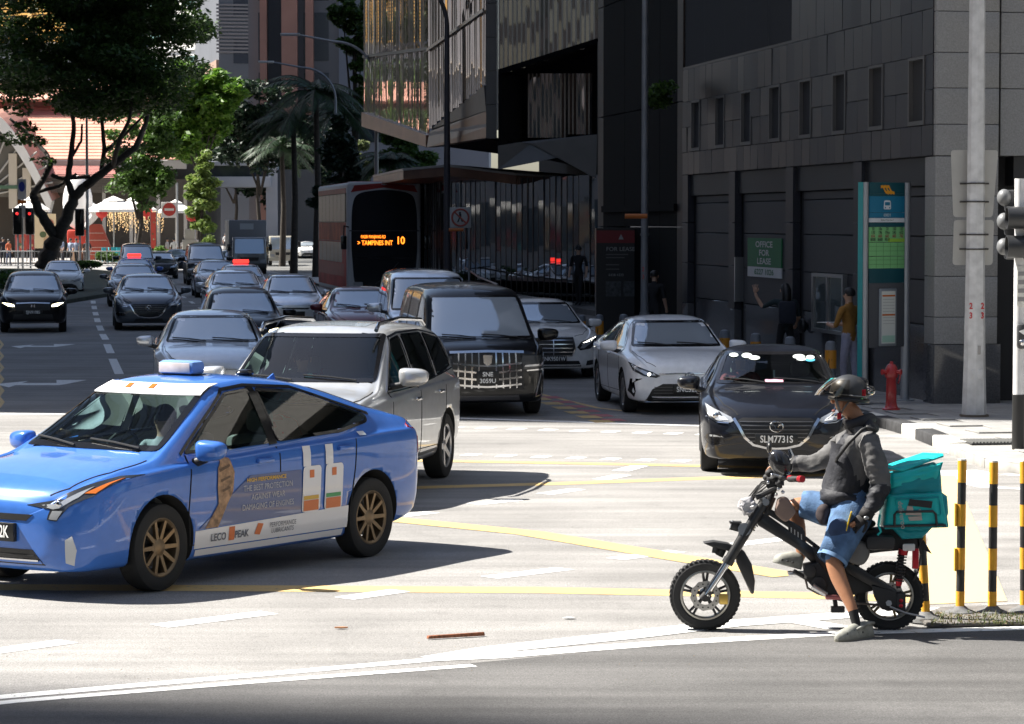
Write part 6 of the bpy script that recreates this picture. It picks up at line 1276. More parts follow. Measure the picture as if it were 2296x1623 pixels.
LNR=mat('lantern_red',(.62,.03,.02),.5)
def lantern(lab,x,y,Y,r_=.42):
 p=AT(x,y,Y);t=empty('lantern',p,0,lab,'lantern','red paper lanterns');b=MB();b.ellipsoid((0,0,0),(r_,r_,r_*.9),16,10);b.build('paper_ball',LNR,t,smooth=True);MB().cyl((0,0,r_*.85),(0,0,r_*1.0),r_*.3).build('top_ring',AMB,t);MB().cyl((0,0,-r_*1.35),(0,0,-r_*.85),.05,.09).build('tassel',LNR,t)
lantern('red lantern under the largest umbrella',421,547,195);lantern('red lantern beside the umbrella under the dark crown',500,545,196);lantern('left one of the lantern pair by the columnar tree',581,553,188);lantern('right one of the lantern pair by the columnar tree',590,551,188)
p=AT(379,640,198);t=empty('egg_display',(p.x,p.y,.12),0,'big white egg shaped display stand behind the big tree','display');MB().ellipsoid((0,0,4.1),(1.05,.8,1.9),18,12).build('shell',mat('display_white',(.75,.73,.72),.6),t,smooth=True);MB().box(-.7,.7,-.5,.5,1.2,2.2).build('red_base',mat('display_red',(.52,.05,.03),.5),t,bevel=.15);MB().cyl((0,0,0),(0,0,1.3),.5).build('plinth',mat('plinth_brown',(.2,.12,.07),.8),t,smooth=True)
p=AT(416,640,197);t=empty('brick_figure',(p.x,p.y,.12),0,'red brick patterned display figure with a white leaning ear','display');MB().add([(-.9,-.3,.1),(1.2,-.3,.1),(.2,-.3,2.6),(-.6,-.3,2.6),(-.9,.3,.1),(1.2,.3,.1),(.2,.3,2.6),(-.6,.3,2.6)],[(0,1,2,3),(7,6,5,4),(0,4,5,1),(1,5,6,2),(2,6,7,3),(3,7,4,0)]).build('body',mat('figure_red',(.38,.07,.045),.7),t,bevel=.1)
M=Matrix.Translation((-.5,-.2,2.9))@Matrix.Rotation(R(38),4,'Y');MB().ellipsoid((0,0,.4),(.28,.2,1.1),14,9,M).build('ear',MATS['display_white'],t,smooth=True)
for k in range(4):MB().box(-.8+k*.06,1.05-k*.22,-.335,-.315,.45+k*.5,.50+k*.5).build('mortar_line',mat('mortar',(.55,.35,.3),.8),t)
def banner(lab,x0,x1,y0,y1,Y,cols):
 p=AT((x0+x1)/2,y1,Y);w_=(x1-x0)*Y/F;h=(y1-y0)*Y/F;t=empty('banner',(p.x,p.y,.12),0,lab,'banner');z=p.z-.12
 MB().box(-w_/2,w_/2,-.05,.05,z,z+h).build('sheet',mat('banner_'+lab[:12].replace(' ','_'),cols[0],.6),t);MB().box(-w_/2-.03,-w_/2-.001,-.04,.04,0,z+h).build('pole',GPOLE,t)
 for k,(a,c,r_)in enumerate(((.3,.72,.26),(-.2,.4,.16),(.2,.25,.18))):MB().prism(ring_pts(a*w_/2,z+c*h,r_*w_,r_*w_*.9,14),-.075,-.052,T3).build('printed_dish',mat('dish_%d'%k,cols[1+k%(len(cols)-1)],.6),t)
banner('yellow and white food banner left of the tree trunk',302,340,549,610,199,[(.65,.55,.35),(.35,.12,.08),(.08,.12,.05),(.5,.35,.2)]);banner('narrow red banner hanging right of the dark crown',508,517,546,610,194,[(.5,.06,.04),(.6,.4,.3)])
banner('red menu board at the left pavement',268,288,585,615,199,[(.42,.06,.04),(.5,.3,.1)]);banner('green and red menu board beside the food banner',289,303,583,612,199.5,[(.35,.05,.05),(.1,.3,.2)])
TQ=mat('chair_turquoise',(.03,.34,.40),.5)
def chair(lab,x,Y):
 p=AT(x,640,Y);t=empty('chair',(p.x,p.y,.12),rnd.uniform(0,6),lab,'chair','turquoise market chairs');MB().box(-.25,.25,-.25,.25,.44,.49).build('seat',TQ,t);MB().box(-.25,.25,.22,.27,.5,1.0).build('backrest',TQ,t)
 for sx_ in(-.22,.22):
  for sy_ in(-.22,.22):MB().cyl((sx_,sy_,0),(sx_,sy_,.45),.025).build('leg',TQ,t)
for k in range(9):chair('turquoise chair in the group of chairs right of the red brick figure',432+k*6.5+rnd.uniform(-2,2),193+(k%3)*1.5)
b=MB()
for k in range(220):
 x=rnd.uniform(430,530);p=AT(x,543,200);l=rnd.uniform(.3,1.6);
 for j in range(int(l/.2)):q=p.z-rnd.uniform(0,l);b.box(p.x-.012,p.x+.012,p.y,p.y+.03,q-.05,q)
o=b.build('fairy_lights',mat('fairy_warm',(.6,.45,.25),.5,emit=(1,.7,.35),estr=.5));o['kind']='stuff';tag(o,'curtain of small hanging lights under the market umbrellas','lights')
p=AT(578,640,186);t=empty('stone_pedestal',(p.x,p.y,.1),0,'pale stone pedestal near the columnar tree','pedestal');MB().box(-.5,.5,-.4,.4,0,1.6).build('base',WALLM,t,bevel=.05);MB().box(-.35,.35,-.3,.3,1.6,2.3).build('top',WALLM,t,bevel=.05)
fn=empty('railing',(-31,167.5,.12),0,'pale metal railing before the market on the left pavement','railing')
MB().tube([(-8,0,1.0),(12,0,1.0)],.03,6).build('top_rail',STEEL,fn,smooth=True);MB().tube([(-8,0,.15),(12,0,.15)],.03,6).build('lower_rail',STEEL,fn,smooth=True)
bar_me=MB().cyl((0,0,.15),(0,0,1.0),.02,n=6).mesh('bar');bar_me.materials.append(STEEL)
for k in range(60):link('bar',bar_me,parent=fn,loc=(-8+k*.34,0,0))
# trees and plants
from mathutils import noise as mnoise
BARK=mat('bark_dark',(.035,.028,.022),.9,var=.3,vscale=6,bump=.5,bscale=20)
def leaves(clumps,n,size,m,name,par,up=.5,shell_=.55,seed=1,flat=1.0):
 """leaf sized faces spread through clumps (centre, radii); one mesh"""
 rg=np.random.default_rng(seed);V=[];
 vol=np.array([c[1][0]*c[1][1]+c[1][0]*c[1][2]for c in clumps]);cnt=np.maximum(12,(n*vol/vol.sum()).astype(int));P=[]
 for(c,r),k in zip(clumps,cnt):
  d=rg.normal(size=(k,3));d/=np.linalg.norm(d,axis=1)[:,None];rad=rg.uniform(shell_,1.0,(k,1))**.7*rg.uniform(.8,1.12,(k,1))
  P.append(np.array(c)+d*rad*np.array(r))
 P=np.vstack(P);N=len(P)
 nrm=rg.normal(size=(N,3));nrm[:,2]=np.abs(nrm[:,2])+up;nrm/=np.linalg.norm(nrm,axis=1)[:,None]
 t=np.cross(nrm,rg.normal(size=(N,3)));t/=np.linalg.norm(t,axis=1)[:,None];b=np.cross(nrm,t);s=size*rg.uniform(.6,1.35,(N,1))
 A=P-t*s;B=P+b*s*.48+nrm*s*.12;C=P+t*s;D=P-b*s*.48+nrm*s*.12
 verts=np.stack([A,B,C,D],axis=1).reshape(-1,3);me=bpy.data.meshes.new(name)
 me.vertices.add(4*N);me.vertices.foreach_set('co',verts.ravel());me.loops.add(4*N);me.loops.foreach_set('vertex_index',np.arange(4*N));me.polygons.add(N);me.polygons.foreach_set('loop_start',np.arange(0,4*N,4));me.update(calc_edges=True);me.materials.append(m)
 return link(name,me,None,par)
def tree(name,label,base,limbs,clumps,n,size,m,group=None,seed=1,up=.5,bark=BARK,cat='tree'):
 t=empty(name,(0,0,0),0,label,cat,group);t.location=base;inv=-Vector(base);b=MB()
 for pts,r0,r1 in limbs:
  P=[Vector(p)+inv for p in pts];Q=[]
  for i in range(len(P)-1):
   for k in range(4):Q.append(P[i].lerp(P[i+1],k/4)+Vector((rnd.uniform(-1,1),rnd.uniform(-1,1),0))*r1*.4)
  Q.append(P[-1]);b.tube(Q,[r0+(r1-r0)*i/(len(Q)-1)for i in range(len(Q))],9)
 b.build('trunk',bark,t,smooth=True,angle=180);leaves([(tuple(Vector(c)+inv),r)for c,r in clumps],n,size,m,'crown',t,seed=seed,up=up);return t
LF_D=leaf_mat('leaf_dark',(.016,.04,.008),(.06,.12,.02),.4);LF_M=leaf_mat('leaf_mid',(.03,.07,.012),(.09,.17,.03),.4);LF_L=leaf_mat('leaf_lime',(.05,.13,.012),(.14,.25,.03),.45);LF_Y=leaf_mat('leaf_fresh',(.09,.17,.03),(.24,.30,.08),.45);LF_P=leaf_mat('leaf_pale',(.10,.14,.05),(.22,.25,.12),.4);LF_B=leaf_mat('leaf_shaded',(.008,.02,.01),(.022,.046,.02),.25)  # the deepest leaf green has shade painted into its colour
YT=164.0
def tp(x,y,dy=0.0):return AT(x,y,YT+dy)
sT_=YT/F
big_limbs=[([tp(316,648),tp(328,618),tp(342,590)],.62,.42),([tp(342,592),tp(320,560),tp(303,530),tp(298,515)],.34,.22),([tp(298,516),tp(316,490,1),tp(331,462,1),tp(322,440,2),tp(288,405,3),tp(258,380,3)],.2,.08),([tp(342,592),tp(360,556),tp(372,520),tp(392,500)],.40,.26),([tp(372,522),tp(360,490),tp(366,450),tp(372,400),tp(366,350,-2),tp(340,290,-2)],.22,.08),([tp(392,500),tp(430,470),tp(480,432),tp(498,390,2),tp(512,330,3)],.27,.10),([tp(440,464),tp(452,420,-2),tp(470,380,-3),tp(480,300,-3)],.16,.07),([tp(392,500),tp(420,480,3),tp(425,430,3),tp(421,380,3),tp(430,300,4)],.18,.08),([tp(331,480),tp(350,487),tp(400,483)],.12,.1),([tp(425,440,3),tp(460,410,3),tp(540,330,4)],.12,.05),([tp(366,452),tp(384,420),tp(386,390)],.09,.06),([tp(300,512,1),tp(345,500,1),tp(376,478,1)],.12,.08)]
rg_=random.Random(3);cl=[]
for k in range(230):
 x=rg_.gauss(412,92);y=rg_.uniform(95,375)
 x=min(max(x,240),570);lim=372-abs(x-420)*.16
 if y>lim:y=rg_.uniform(95,lim)
 c=tp(x,y,rg_.uniform(-5.5,5.5));r=rg_.uniform(.7,1.55);cl.append((tuple(c),(r*1.35,r*1.3,r*.5)))
for x,y in((270,415),(300,420),(262,330),(256,285),(250,250),(285,395),(455,465),(440,455),(470,430),(318,455),(545,265),(565,225),(570,300),(300,215),(340,170),(420,150),(500,165),(240,310),(275,365),(560,250),(575,235)):
 c=tp(x,y,rg_.uniform(-2,2));r=rg_.uniform(.55,.95);cl.append((tuple(c),(r*1.4,r*1.2,r*.5)))
tree('spreading_tree','big dark spreading rain tree with forked trunk at the left',tp(316,650)*1.0,big_limbs,cl,78000,.17,LF_D,seed=2,up=.7)
def clump_tree(name,label,px,pybase,Y,blobs,n,size,m,seed,trunk_r=.2,up=.5,jit=1.0):
 s=Y/F;base=AT(px,pybase,Y);base.z=base.z if Y<60 else 0.1;rg=random.Random(seed);cl=[]
 for(x,y,rx,ry)in blobs:
  k=max(3,int(rx*ry/90))
  for _ in range(k):
   a=rg.uniform(0,6.28);q=rg.random()**.5;xx=x+rx*q*math.cos(a);yy=y+ry*q*math.sin(a);c=AT(xx,yy,Y+rg.uniform(-1,1)*rx*s*.8);r=rg.uniform(.22,.4)*min(rx,ry)*s*1.1+.15;cl.append((tuple(c),(r*1.2,r*1.2,r*.75)))
 top=AT(blobs[0][0],blobs[0][1],Y);limbs=[([base,base.lerp(top,.45)+Vector((rg.uniform(-.3,.3),0,0)),top],trunk_r,trunk_r*.35)]
 for b_ in blobs[1:6]:limbs.append(([base.lerp(top,.5),AT(b_[0],b_[1],Y)],trunk_r*.5,trunk_r*.15))
 return tree(name,label,base,limbs,cl,n,size,m,seed=seed,up=up)
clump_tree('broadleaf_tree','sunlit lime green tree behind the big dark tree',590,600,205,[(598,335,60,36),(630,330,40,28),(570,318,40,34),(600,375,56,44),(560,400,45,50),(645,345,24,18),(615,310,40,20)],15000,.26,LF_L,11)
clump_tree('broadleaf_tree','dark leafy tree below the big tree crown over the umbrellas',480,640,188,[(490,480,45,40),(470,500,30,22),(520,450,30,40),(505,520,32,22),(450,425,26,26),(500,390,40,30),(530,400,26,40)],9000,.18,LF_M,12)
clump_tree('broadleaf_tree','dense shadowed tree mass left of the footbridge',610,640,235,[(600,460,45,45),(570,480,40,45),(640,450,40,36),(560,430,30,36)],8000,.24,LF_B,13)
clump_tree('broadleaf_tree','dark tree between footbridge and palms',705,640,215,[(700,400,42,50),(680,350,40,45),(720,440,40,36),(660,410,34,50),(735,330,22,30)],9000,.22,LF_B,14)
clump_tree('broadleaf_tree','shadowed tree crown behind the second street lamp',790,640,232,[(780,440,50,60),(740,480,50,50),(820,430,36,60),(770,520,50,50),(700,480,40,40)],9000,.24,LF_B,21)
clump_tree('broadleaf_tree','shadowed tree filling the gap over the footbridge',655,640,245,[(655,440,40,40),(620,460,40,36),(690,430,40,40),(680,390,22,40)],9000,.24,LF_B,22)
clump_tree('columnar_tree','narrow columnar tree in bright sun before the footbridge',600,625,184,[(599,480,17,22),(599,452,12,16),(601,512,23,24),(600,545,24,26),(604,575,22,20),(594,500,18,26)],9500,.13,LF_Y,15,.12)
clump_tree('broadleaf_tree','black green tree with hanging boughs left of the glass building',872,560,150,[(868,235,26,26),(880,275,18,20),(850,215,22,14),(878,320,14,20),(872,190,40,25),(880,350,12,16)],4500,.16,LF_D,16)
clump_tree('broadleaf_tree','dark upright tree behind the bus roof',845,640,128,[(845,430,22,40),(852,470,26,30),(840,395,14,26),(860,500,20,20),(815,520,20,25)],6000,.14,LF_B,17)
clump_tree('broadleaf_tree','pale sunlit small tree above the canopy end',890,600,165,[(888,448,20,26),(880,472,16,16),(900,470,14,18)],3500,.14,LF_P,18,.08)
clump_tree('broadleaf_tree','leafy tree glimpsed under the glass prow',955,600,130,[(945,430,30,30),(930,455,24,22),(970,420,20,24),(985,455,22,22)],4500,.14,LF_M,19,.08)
clump_tree('potted_bush','small green bush high on the dark tower ledge',1412,360,57.6,[(1412,335,13,18),(1405,345,9,10)],700,.06,LF_M,20,.01)
def bush(lab,x,ytop,ybase,rx,Y,m,n,size,seed,name='bush',ry=None):
 p=AT(x,ybase,Y);z0=.12;top=AT(x,ytop,Y).z;r=rx*Y/F;t=empty(name,(p.x,p.y,z0),0,lab,'bush');rg=random.Random(seed);h=max(.4,top-z0);cl=[]
 for k in range(max(4,int(r*5))):cl.append(((rg.uniform(-r,r)*.8,rg.uniform(-1,1)*(ry or r)*.7,h*rg.uniform(.25,.7)),(r*.3+.2,(ry or r)*.3+.2,h*.38)))
 leaves(cl,n,size,m,'foliage',t,seed=seed);b=MB()
 for k in range(5):b.cyl((rg.uniform(-.2,.2),0,0),(rg.uniform(-r,r)*.5,0,h*.6),.03,.015,6)
 b.build('stem',BARK,t);return t
bush('dark clipped hedge on the left verge',255,640,690,50,118,LF_D,6000,.08,31,'hedge',ry=6.0);bush('low green shrub at the end of the left verge',398,632,648,18,164,LF_M,1800,.09,32);bush('shrub between the far crossing and the brick figure',428,616,640,22,184,LF_M,2200,.1,33)
bush('bright lime shrub behind the queued vans',522,605,622,18,184,LF_L,1800,.1,34);bush('yellow green shrub below the columnar tree',605,588,612,16,183,LF_Y,1500,.1,35);bush('dark shrub at the far kerb behind the trucks',720,590,610,40,230,LF_B,2500,.14,36)
bush('low planting beside the ramp behind the bus',1052,640,662,30,93,LF_D,1800,.06,37)
FRM=leaf_mat('palm_leaf',(.014,.035,.014),(.03,.065,.022),.25)
def palm(lab,x,ycrown,Y,ybase,r,seed):
 c=AT(x,ycrown,Y);t=empty('palm_tree',(c.x,c.y,.1),0,lab,'palm','palms along the right pavement');h=c.z-.1;rg=random.Random(seed);b=MB();b.tube([(0,0,0),(.1,0,h*.5),(0,0,h)],[.22,.16,.13],10);b.build('trunk',BARK,t,smooth=True)
 lf=MB();rc=MB()
 for k in range(20):
  a=2*math.pi*k/20+rg.uniform(-.15,.15);el=rg.uniform(.1,1.15);L_=r*rg.uniform(.8,1.1);pts=[]
  for j in range(11):
   q=j/10;rad=L_*q*math.cos(el*(1-q*.5));z=L_*(math.sin(el)*q-.85*q*q*(1.1-.3*el));pts.append(Vector((rad*math.cos(a),rad*math.sin(a),h+z)))
  rc.tube(pts,[.035-.002*j for j in range(11)],5)
  side_=Vector((-math.sin(a),math.cos(a),0))
  for j in range(1,42):
   q=j/42;i=min(9,int(q*10));p=pts[i].lerp(pts[i+1],q*10-i);d=(pts[i+1]-pts[i]).normalized();l=r*.26*math.sin(math.pi*min(1,q*.9+.12))+.1
   for s in(1,-1):
    e=p+side_*s*l*.75+d*l*.45-Vector((0,0,l*rg.uniform(.25,.6)));n_=d*.045
    lf.add([p-n_,p+n_,e],[(0,1,2)])
 rc.build('frond_stalk',BARK,t,smooth=True);o=lf.build('fronds',FRM,t);return t
palm('tallest palm in front of the pillar tower',800,335,140,620,2.9,41);palm('palm left of the tallest palm',760,385,150,620,2.7,42);palm('palm beside the lilac block',845,375,148,620,2.4,43);palm('lower palm in the shade behind',740,435,175,620,2.8,44);palm('small palm under the glass prow',930,455,125,620,1.7,45)
# people
SKIN=mat('skin',(.33,.17,.10),.55,var=.08,vscale=20,obj_coord=True);SKIN_L=mat('skin_light',(.50,.31,.22),.55);HAIR=mat('hair_black',(.008,.007,.007),.5)
def skin_mesh(joints,bones,root,sub=2):
 """a surface grown over a skeleton; joints: name -> (position, radius)"""
 names=list(joints);idx={n:i for i,n in enumerate(names)};me=bpy.data.meshes.new('sk');me.from_pydata([tuple(joints[n][0])for n in names],[(idx[a],idx[b])for a,b in bones],[])
 o=bpy.data.objects.new('sk',me);COL.objects.link(o);o.modifiers.new('s','SKIN');
 for n in names:
  sv=me.skin_vertices[0].data[idx[n]];r=joints[n][1];sv.radius=r if isinstance(r,tuple)else(r,r);sv.use_root=(n==root)
 o.modifiers['s'].use_smooth_shade=True;o.modifiers['s'].branch_smoothing=.3
 m=o.modifiers.new('u','SUBSURF');m.levels=sub;m.render_levels=sub
 out=bake(o,'body');bpy.data.objects.remove(o);out.materials.clear();return out
def paint_by_bone(me,joints,table):
 """each face takes the material of the nearest bone; table: (a, b, material)"""
 mats=[]
 for _,_,m in table:
  if m not in mats:mats.append(m)
 for m in mats:me.materials.append(m)
 seg=[(Vector(joints[a][0]),Vector(joints[b][0]),mats.index(m))for a,b,m in table]
 for f in me.polygons:
  c=f.center;best=(1e9,0)
  for a,b,k in seg:
   d=b-a;t=max(0,min(1,(c-a).dot(d)/max(1e-9,d.length_squared)));q=(c-(a+d*t)).length
   if q<best[0]:best=(q,k)
  f.material_index=best[1]
 shade(me,180)
def person(label,loc,face,h,shirt,legs_m,hair=HAIR,skin=SKIN_L,arms=None,stride=.12,group=None,sleeve='short',lean=0.0):
 """standing figure, facing angle in degrees: 0 looks along +x"""
 t=empty('person',loc,R(face),label,'person',group);k=h/1.72;t.scale=(k,k,k)
 J={'pelvis':((0,0,.95),(.13,.11)),'waist':((.0+lean*.3,0,1.08),(.12,.10)),'chest':((.01+lean*.7,0,1.32),(.15,.11)),'neckb':((0+lean,0,1.46),.06),'neck':((.01+lean,0,1.52),.05),'head':((.025+lean,0,1.61),(.082,.095)),'crown':((.02+lean,0,1.69),(.06,.075))}
 B=[('pelvis','waist'),('waist','chest'),('chest','neckb'),('neckb','neck'),('neck','head'),('head','crown')];T=[('pelvis','waist',shirt),('waist','chest',shirt),('chest','neckb',shirt),('neck','head',skin),('head','crown',hair)]
 for s,nm in((1,'l'),(-1,'r')):
  f=stride*s
  J.update({nm+'hip':((0,.09*s,.90),.085),nm+'knee':((f*.8,.10*s,.50),.06),nm+'ankle':((f-.03,.10*s,.09),.045),nm+'toe':((f+.12,.11*s,.035),.035)})
  B+=[('pelvis',nm+'hip'),(nm+'hip',nm+'knee'),(nm+'knee',nm+'ankle'),(nm+'ankle',nm+'toe')];T+=[(nm+'hip',nm+'knee',legs_m),(nm+'knee',nm+'ankle',legs_m),(nm+'ankle',nm+'toe',BLKP)]
  e,w_,hd=(arms or{}).get(nm,((-.02,.25*s,1.13),(.08,.26*s,.90),(.11,.25*s,.81)))
  J.update({nm+'sh':((lean*.9,.19*s,1.42),.062),nm+'el':(e,.045),nm+'wr':(w_,.032),nm+'ha':(hd,.035)});B+=[('chest',nm+'sh'),(nm+'sh',nm+'el'),(nm+'el',nm+'wr'),(nm+'wr',nm+'ha')]
  T+=[('chest',nm+'sh',shirt),(nm+'sh',nm+'el',shirt),(nm+'el',nm+'wr',skin if sleeve=='short' else shirt),(nm+'wr',nm+'ha',skin)]
 me=skin_mesh(J,B,'pelvis',2);paint_by_bone(me,J,T);link('body',me,None,t)
 b=MB();b.ellipsoid((.0+lean,0,1.645),(.105,.092,.10),14,9);hv=[]
 for v in b.v:hv.append((v[0]if v[0]<.06+lean else .06+lean+(v[0]-.06-lean)*.3,v[1],max(v[2],1.60 if v[0]<lean else 1.665)))
 b.v=hv;b.build('hair',hair,t,smooth=True)
 b=MB();b.ellipsoid((.11+lean,0,1.60),(.018,.014,.022),8,6);b.build('nose',skin,t,smooth=True)
 for s in(1,-1):b=MB();b.ellipsoid((.01+lean,.092*s,1.61),(.02,.01,.032),8,6);b.build('ear',skin,t,smooth=True)
 return t
def hand(par,wrist,tip_dir,palm_n,s,m,curl=.25,spread=.0,name='hand'):
 """palm with five separate fingers; tip_dir along the fingers, palm_n out of the palm"""
 d=Vector(tip_dir).normalized();n=Vector(palm_n);n=(n-d*n.dot(d)).normalized();a=d.cross(n)*s;w_=Vector(wrist);b=MB()
 M=Matrix(((d.x,a.x,n.x,0),(d.y,a.y,n.y,0),(d.z,a.z,n.z,0),(0,0,0,1)))
 b.ellipsoid((.048,0,0),(.055,.042,.017),14,9,Matrix.Translation(w_)@M)
 for k,(off,l)in enumerate(((-.030,.068),(-.010,.078),(.010,.074),(.030,.058))):
  p=Vector((.085,off,0));pts=[p+Vector((-.02,0,0))];ang=0;q=p.copy()
  for j in range(3):
   ang+=curl;st=l*(.42,.32,.26)[j];q=q+Vector((math.cos(ang)*st,off*spread*.6,math.sin(ang)*st));pts.append(q.copy())
  b.tube([Matrix.Translation(w_)@M@v for v in pts],[.0095,.0092,.0085,.0065],8)
 pts=[Vector((.02,-.035,.004)),Vector((.045,-.055,.012)),Vector((.07,-.066,.022)),Vector((.088,-.066,.03))];b.tube([Matrix.Translation(w_)@M@v for v in pts],[.012,.011,.0095,.007],8)
 return b.build(name,m,par,smooth=True,angle=180)
def cm(name,c):return mat('cloth_'+name,c,.85,var=.12,vscale=14,obj_coord=True)
g0=G(1632,838,.13);wm=person('woman with long black hair and backpack waving her raised arm',(g0.x,g0.y,.13),95,1.60,cm('teal_dark',(.02,.035,.04)),cm('black',(.012,.012,.014)),arms={'l':((.06,.42,1.30),(.10,.53,1.50),(.11,.55,1.57)),'r':((.02,-.26,1.14),(.16,-.24,.96),(.22,-.2,.9))})
hand(wm,(.11,.55,1.57),(.02,.02,1),(1,0,0),1,SKIN_L,curl=.08,spread=.5);MB().box(-.29,-.11,-.16,.16,1.0,1.42).build('backpack',cm('navy',(.018,.022,.035)),wm,bevel=.05)
MB().tube([(-.02,0,1.70),(-.10,0,1.62),(-.13,0,1.45),(-.12,0,1.28)],[.07,.09,.09,.05],10).build('long_hair',HAIR,wm,smooth=True)
hb=MB();hb.ellipsoid((.05,-.33,.95),(.16,.09,.14),14,9);hb.build('handbag',BLKP,wm,smooth=True)
g0=G(1745,872,.13);mb=person('man in ochre brown shirt and lilac trousers reading a paper',(g0.x,g0.y,.13),138,1.66,cm('ochre',(.30,.15,.03)),cm('lilac',(.34,.34,.44)),arms={'l':((.08,.26,1.12),(.27,.16,1.14),(.34,.13,1.16)),'r':((.08,-.26,1.12),(.27,-.14,1.14),(.34,-.10,1.16))},stride=.05)
MB().box(.30,.52,-.12,.16,1.17,1.176).build('paper',PLTX,mb)
g0=G(1752,848,.13);person('dark haired man standing behind the ochre shirted man',(g0.x,g0.y,.13),-60,1.74,cm('grey_dark',(.05,.05,.055)),cm('black',(.012,.012,.014)),stride=.04)
p=AT(1266,715,81);person('dark silhouetted pedestrian walking on the plaza',(p.x,p.y,.43),250,1.70,cm('black',(.012,.012,.014)),cm('black',(.012,.012,.014)),stride=.16)
p=AT(1400,735,59.2);person('shadowed pedestrian in black behind the slim grey pole',(p.x,p.y,.13),60,1.66,cm('black',(.012,.012,.014)),cm('black',(.012,.012,.014)),stride=.14)
GRP='people waiting at the far crossing'
for lab,x,Y,f,c1,c2 in(('person in blue grey shirt leftmost of the waiting group',343,176,60,(.16,.18,.26),(.01,.01,.012)),('person in pale blue shirt second in the waiting group',352,178,200,(.20,.24,.34),(.05,.05,.06)),('person in white blue shirt facing the road in the group',366,176.5,230,(.28,.33,.45),(.012,.012,.015)),('person in light blue shirt near the signal pole',376,178,250,(.22,.26,.36),(.01,.01,.012)),('person in dark shirt rightmost of the waiting group',395,174,260,(.02,.02,.025),(.01,.01,.012)),('person in orange shirt with dark bag at the left edge',256,178,330,(.50,.12,.05),(.04,.06,.12)),('person in dark clothes behind the orange shirt',246,180,300,(.02,.02,.03),(.02,.02,.03))):
 p=AT(x,640,Y);person(lab,(p.x,p.y,.12),f,rnd.uniform(1.62,1.78),cm('c%d'%x,c1),cm('l%d'%x,c2),group=GRP,stride=rnd.uniform(.03,.12))
for lab,x,Y,c1,c2 in(('person in white lace top beside the no entry post',537,188,(.55,.52,.50),(.03,.03,.04)),('person in bright white shirt right of the no entry post',549,187,(.75,.74,.72),(.04,.04,.05)),('person in white sitting out by the far umbrella',566,187.5,(.68,.66,.62),(.2,.18,.15)),('tiny person in white far down the side road',640,262,(.6,.6,.6),(.02,.02,.03)),('tiny person in pink far down the side road',656,255,(.6,.08,.16),(.02,.02,.03))):
 p=AT(x,640,Y);person(lab,(p.x,p.y,.12),rnd.uniform(0,360),1.66,cm('m%d'%x,c1),cm('n%d'%x,c2),stride=.06)
def driver(lab,car,shirt,s):
 t=person(lab,(0,0,0),0,1.7,shirt,cm('black',(.012,.012,.014)),arms={'l':((.22,.22,1.14),(.42,.12,1.16),(.48,.08,1.17)),'r':((.22,-.22,1.14),(.42,-.14,1.16),(.48,-.12,1.17))})
 M=car.matrix_world if False else(Matrix.Translation(car.location)@car.rotation_euler.to_matrix().to_4x4()@Matrix.Diagonal((s,s,s,1)));p=M@Vector((-.12,-.38,-.42 if car is not outl else-.25));t.location=p;t.rotation_euler=car.rotation_euler
 bm=bmesh.new();me=t.children[0].data;bm.from_mesh(me);bmesh.ops.delete(bm,geom=[v for v in bm.verts if v.co.z<.92],context='VERTS');bm.to_mesh(me);bm.free()
driver('driver in pale shirt at the wheel of the blue taxi',taxi,cm('driver_pale',(.35,.38,.42)),.985);driver('driver of the silver four wheel drive car',outl,cm('driver_dark',(.10,.10,.12)),.97);driver('driver of the black hatchback in red top',mz,cm('driver_red',(.3,.05,.05)),.935)
tb=bpy.data.objects['car'];p=None
b=MB();b.lathe([(.045,0),(.03,.05),(.022,.06),(.022,.13),(.0,.13)],14);b.ellipsoid((0,0,.17),(.05,.05,.05),12,8);dm=b.build('dashboard_toy',mat('toy_mint',(.20,.62,.48),.5),outl,smooth=True,loc=(.80,-.02,1.0))
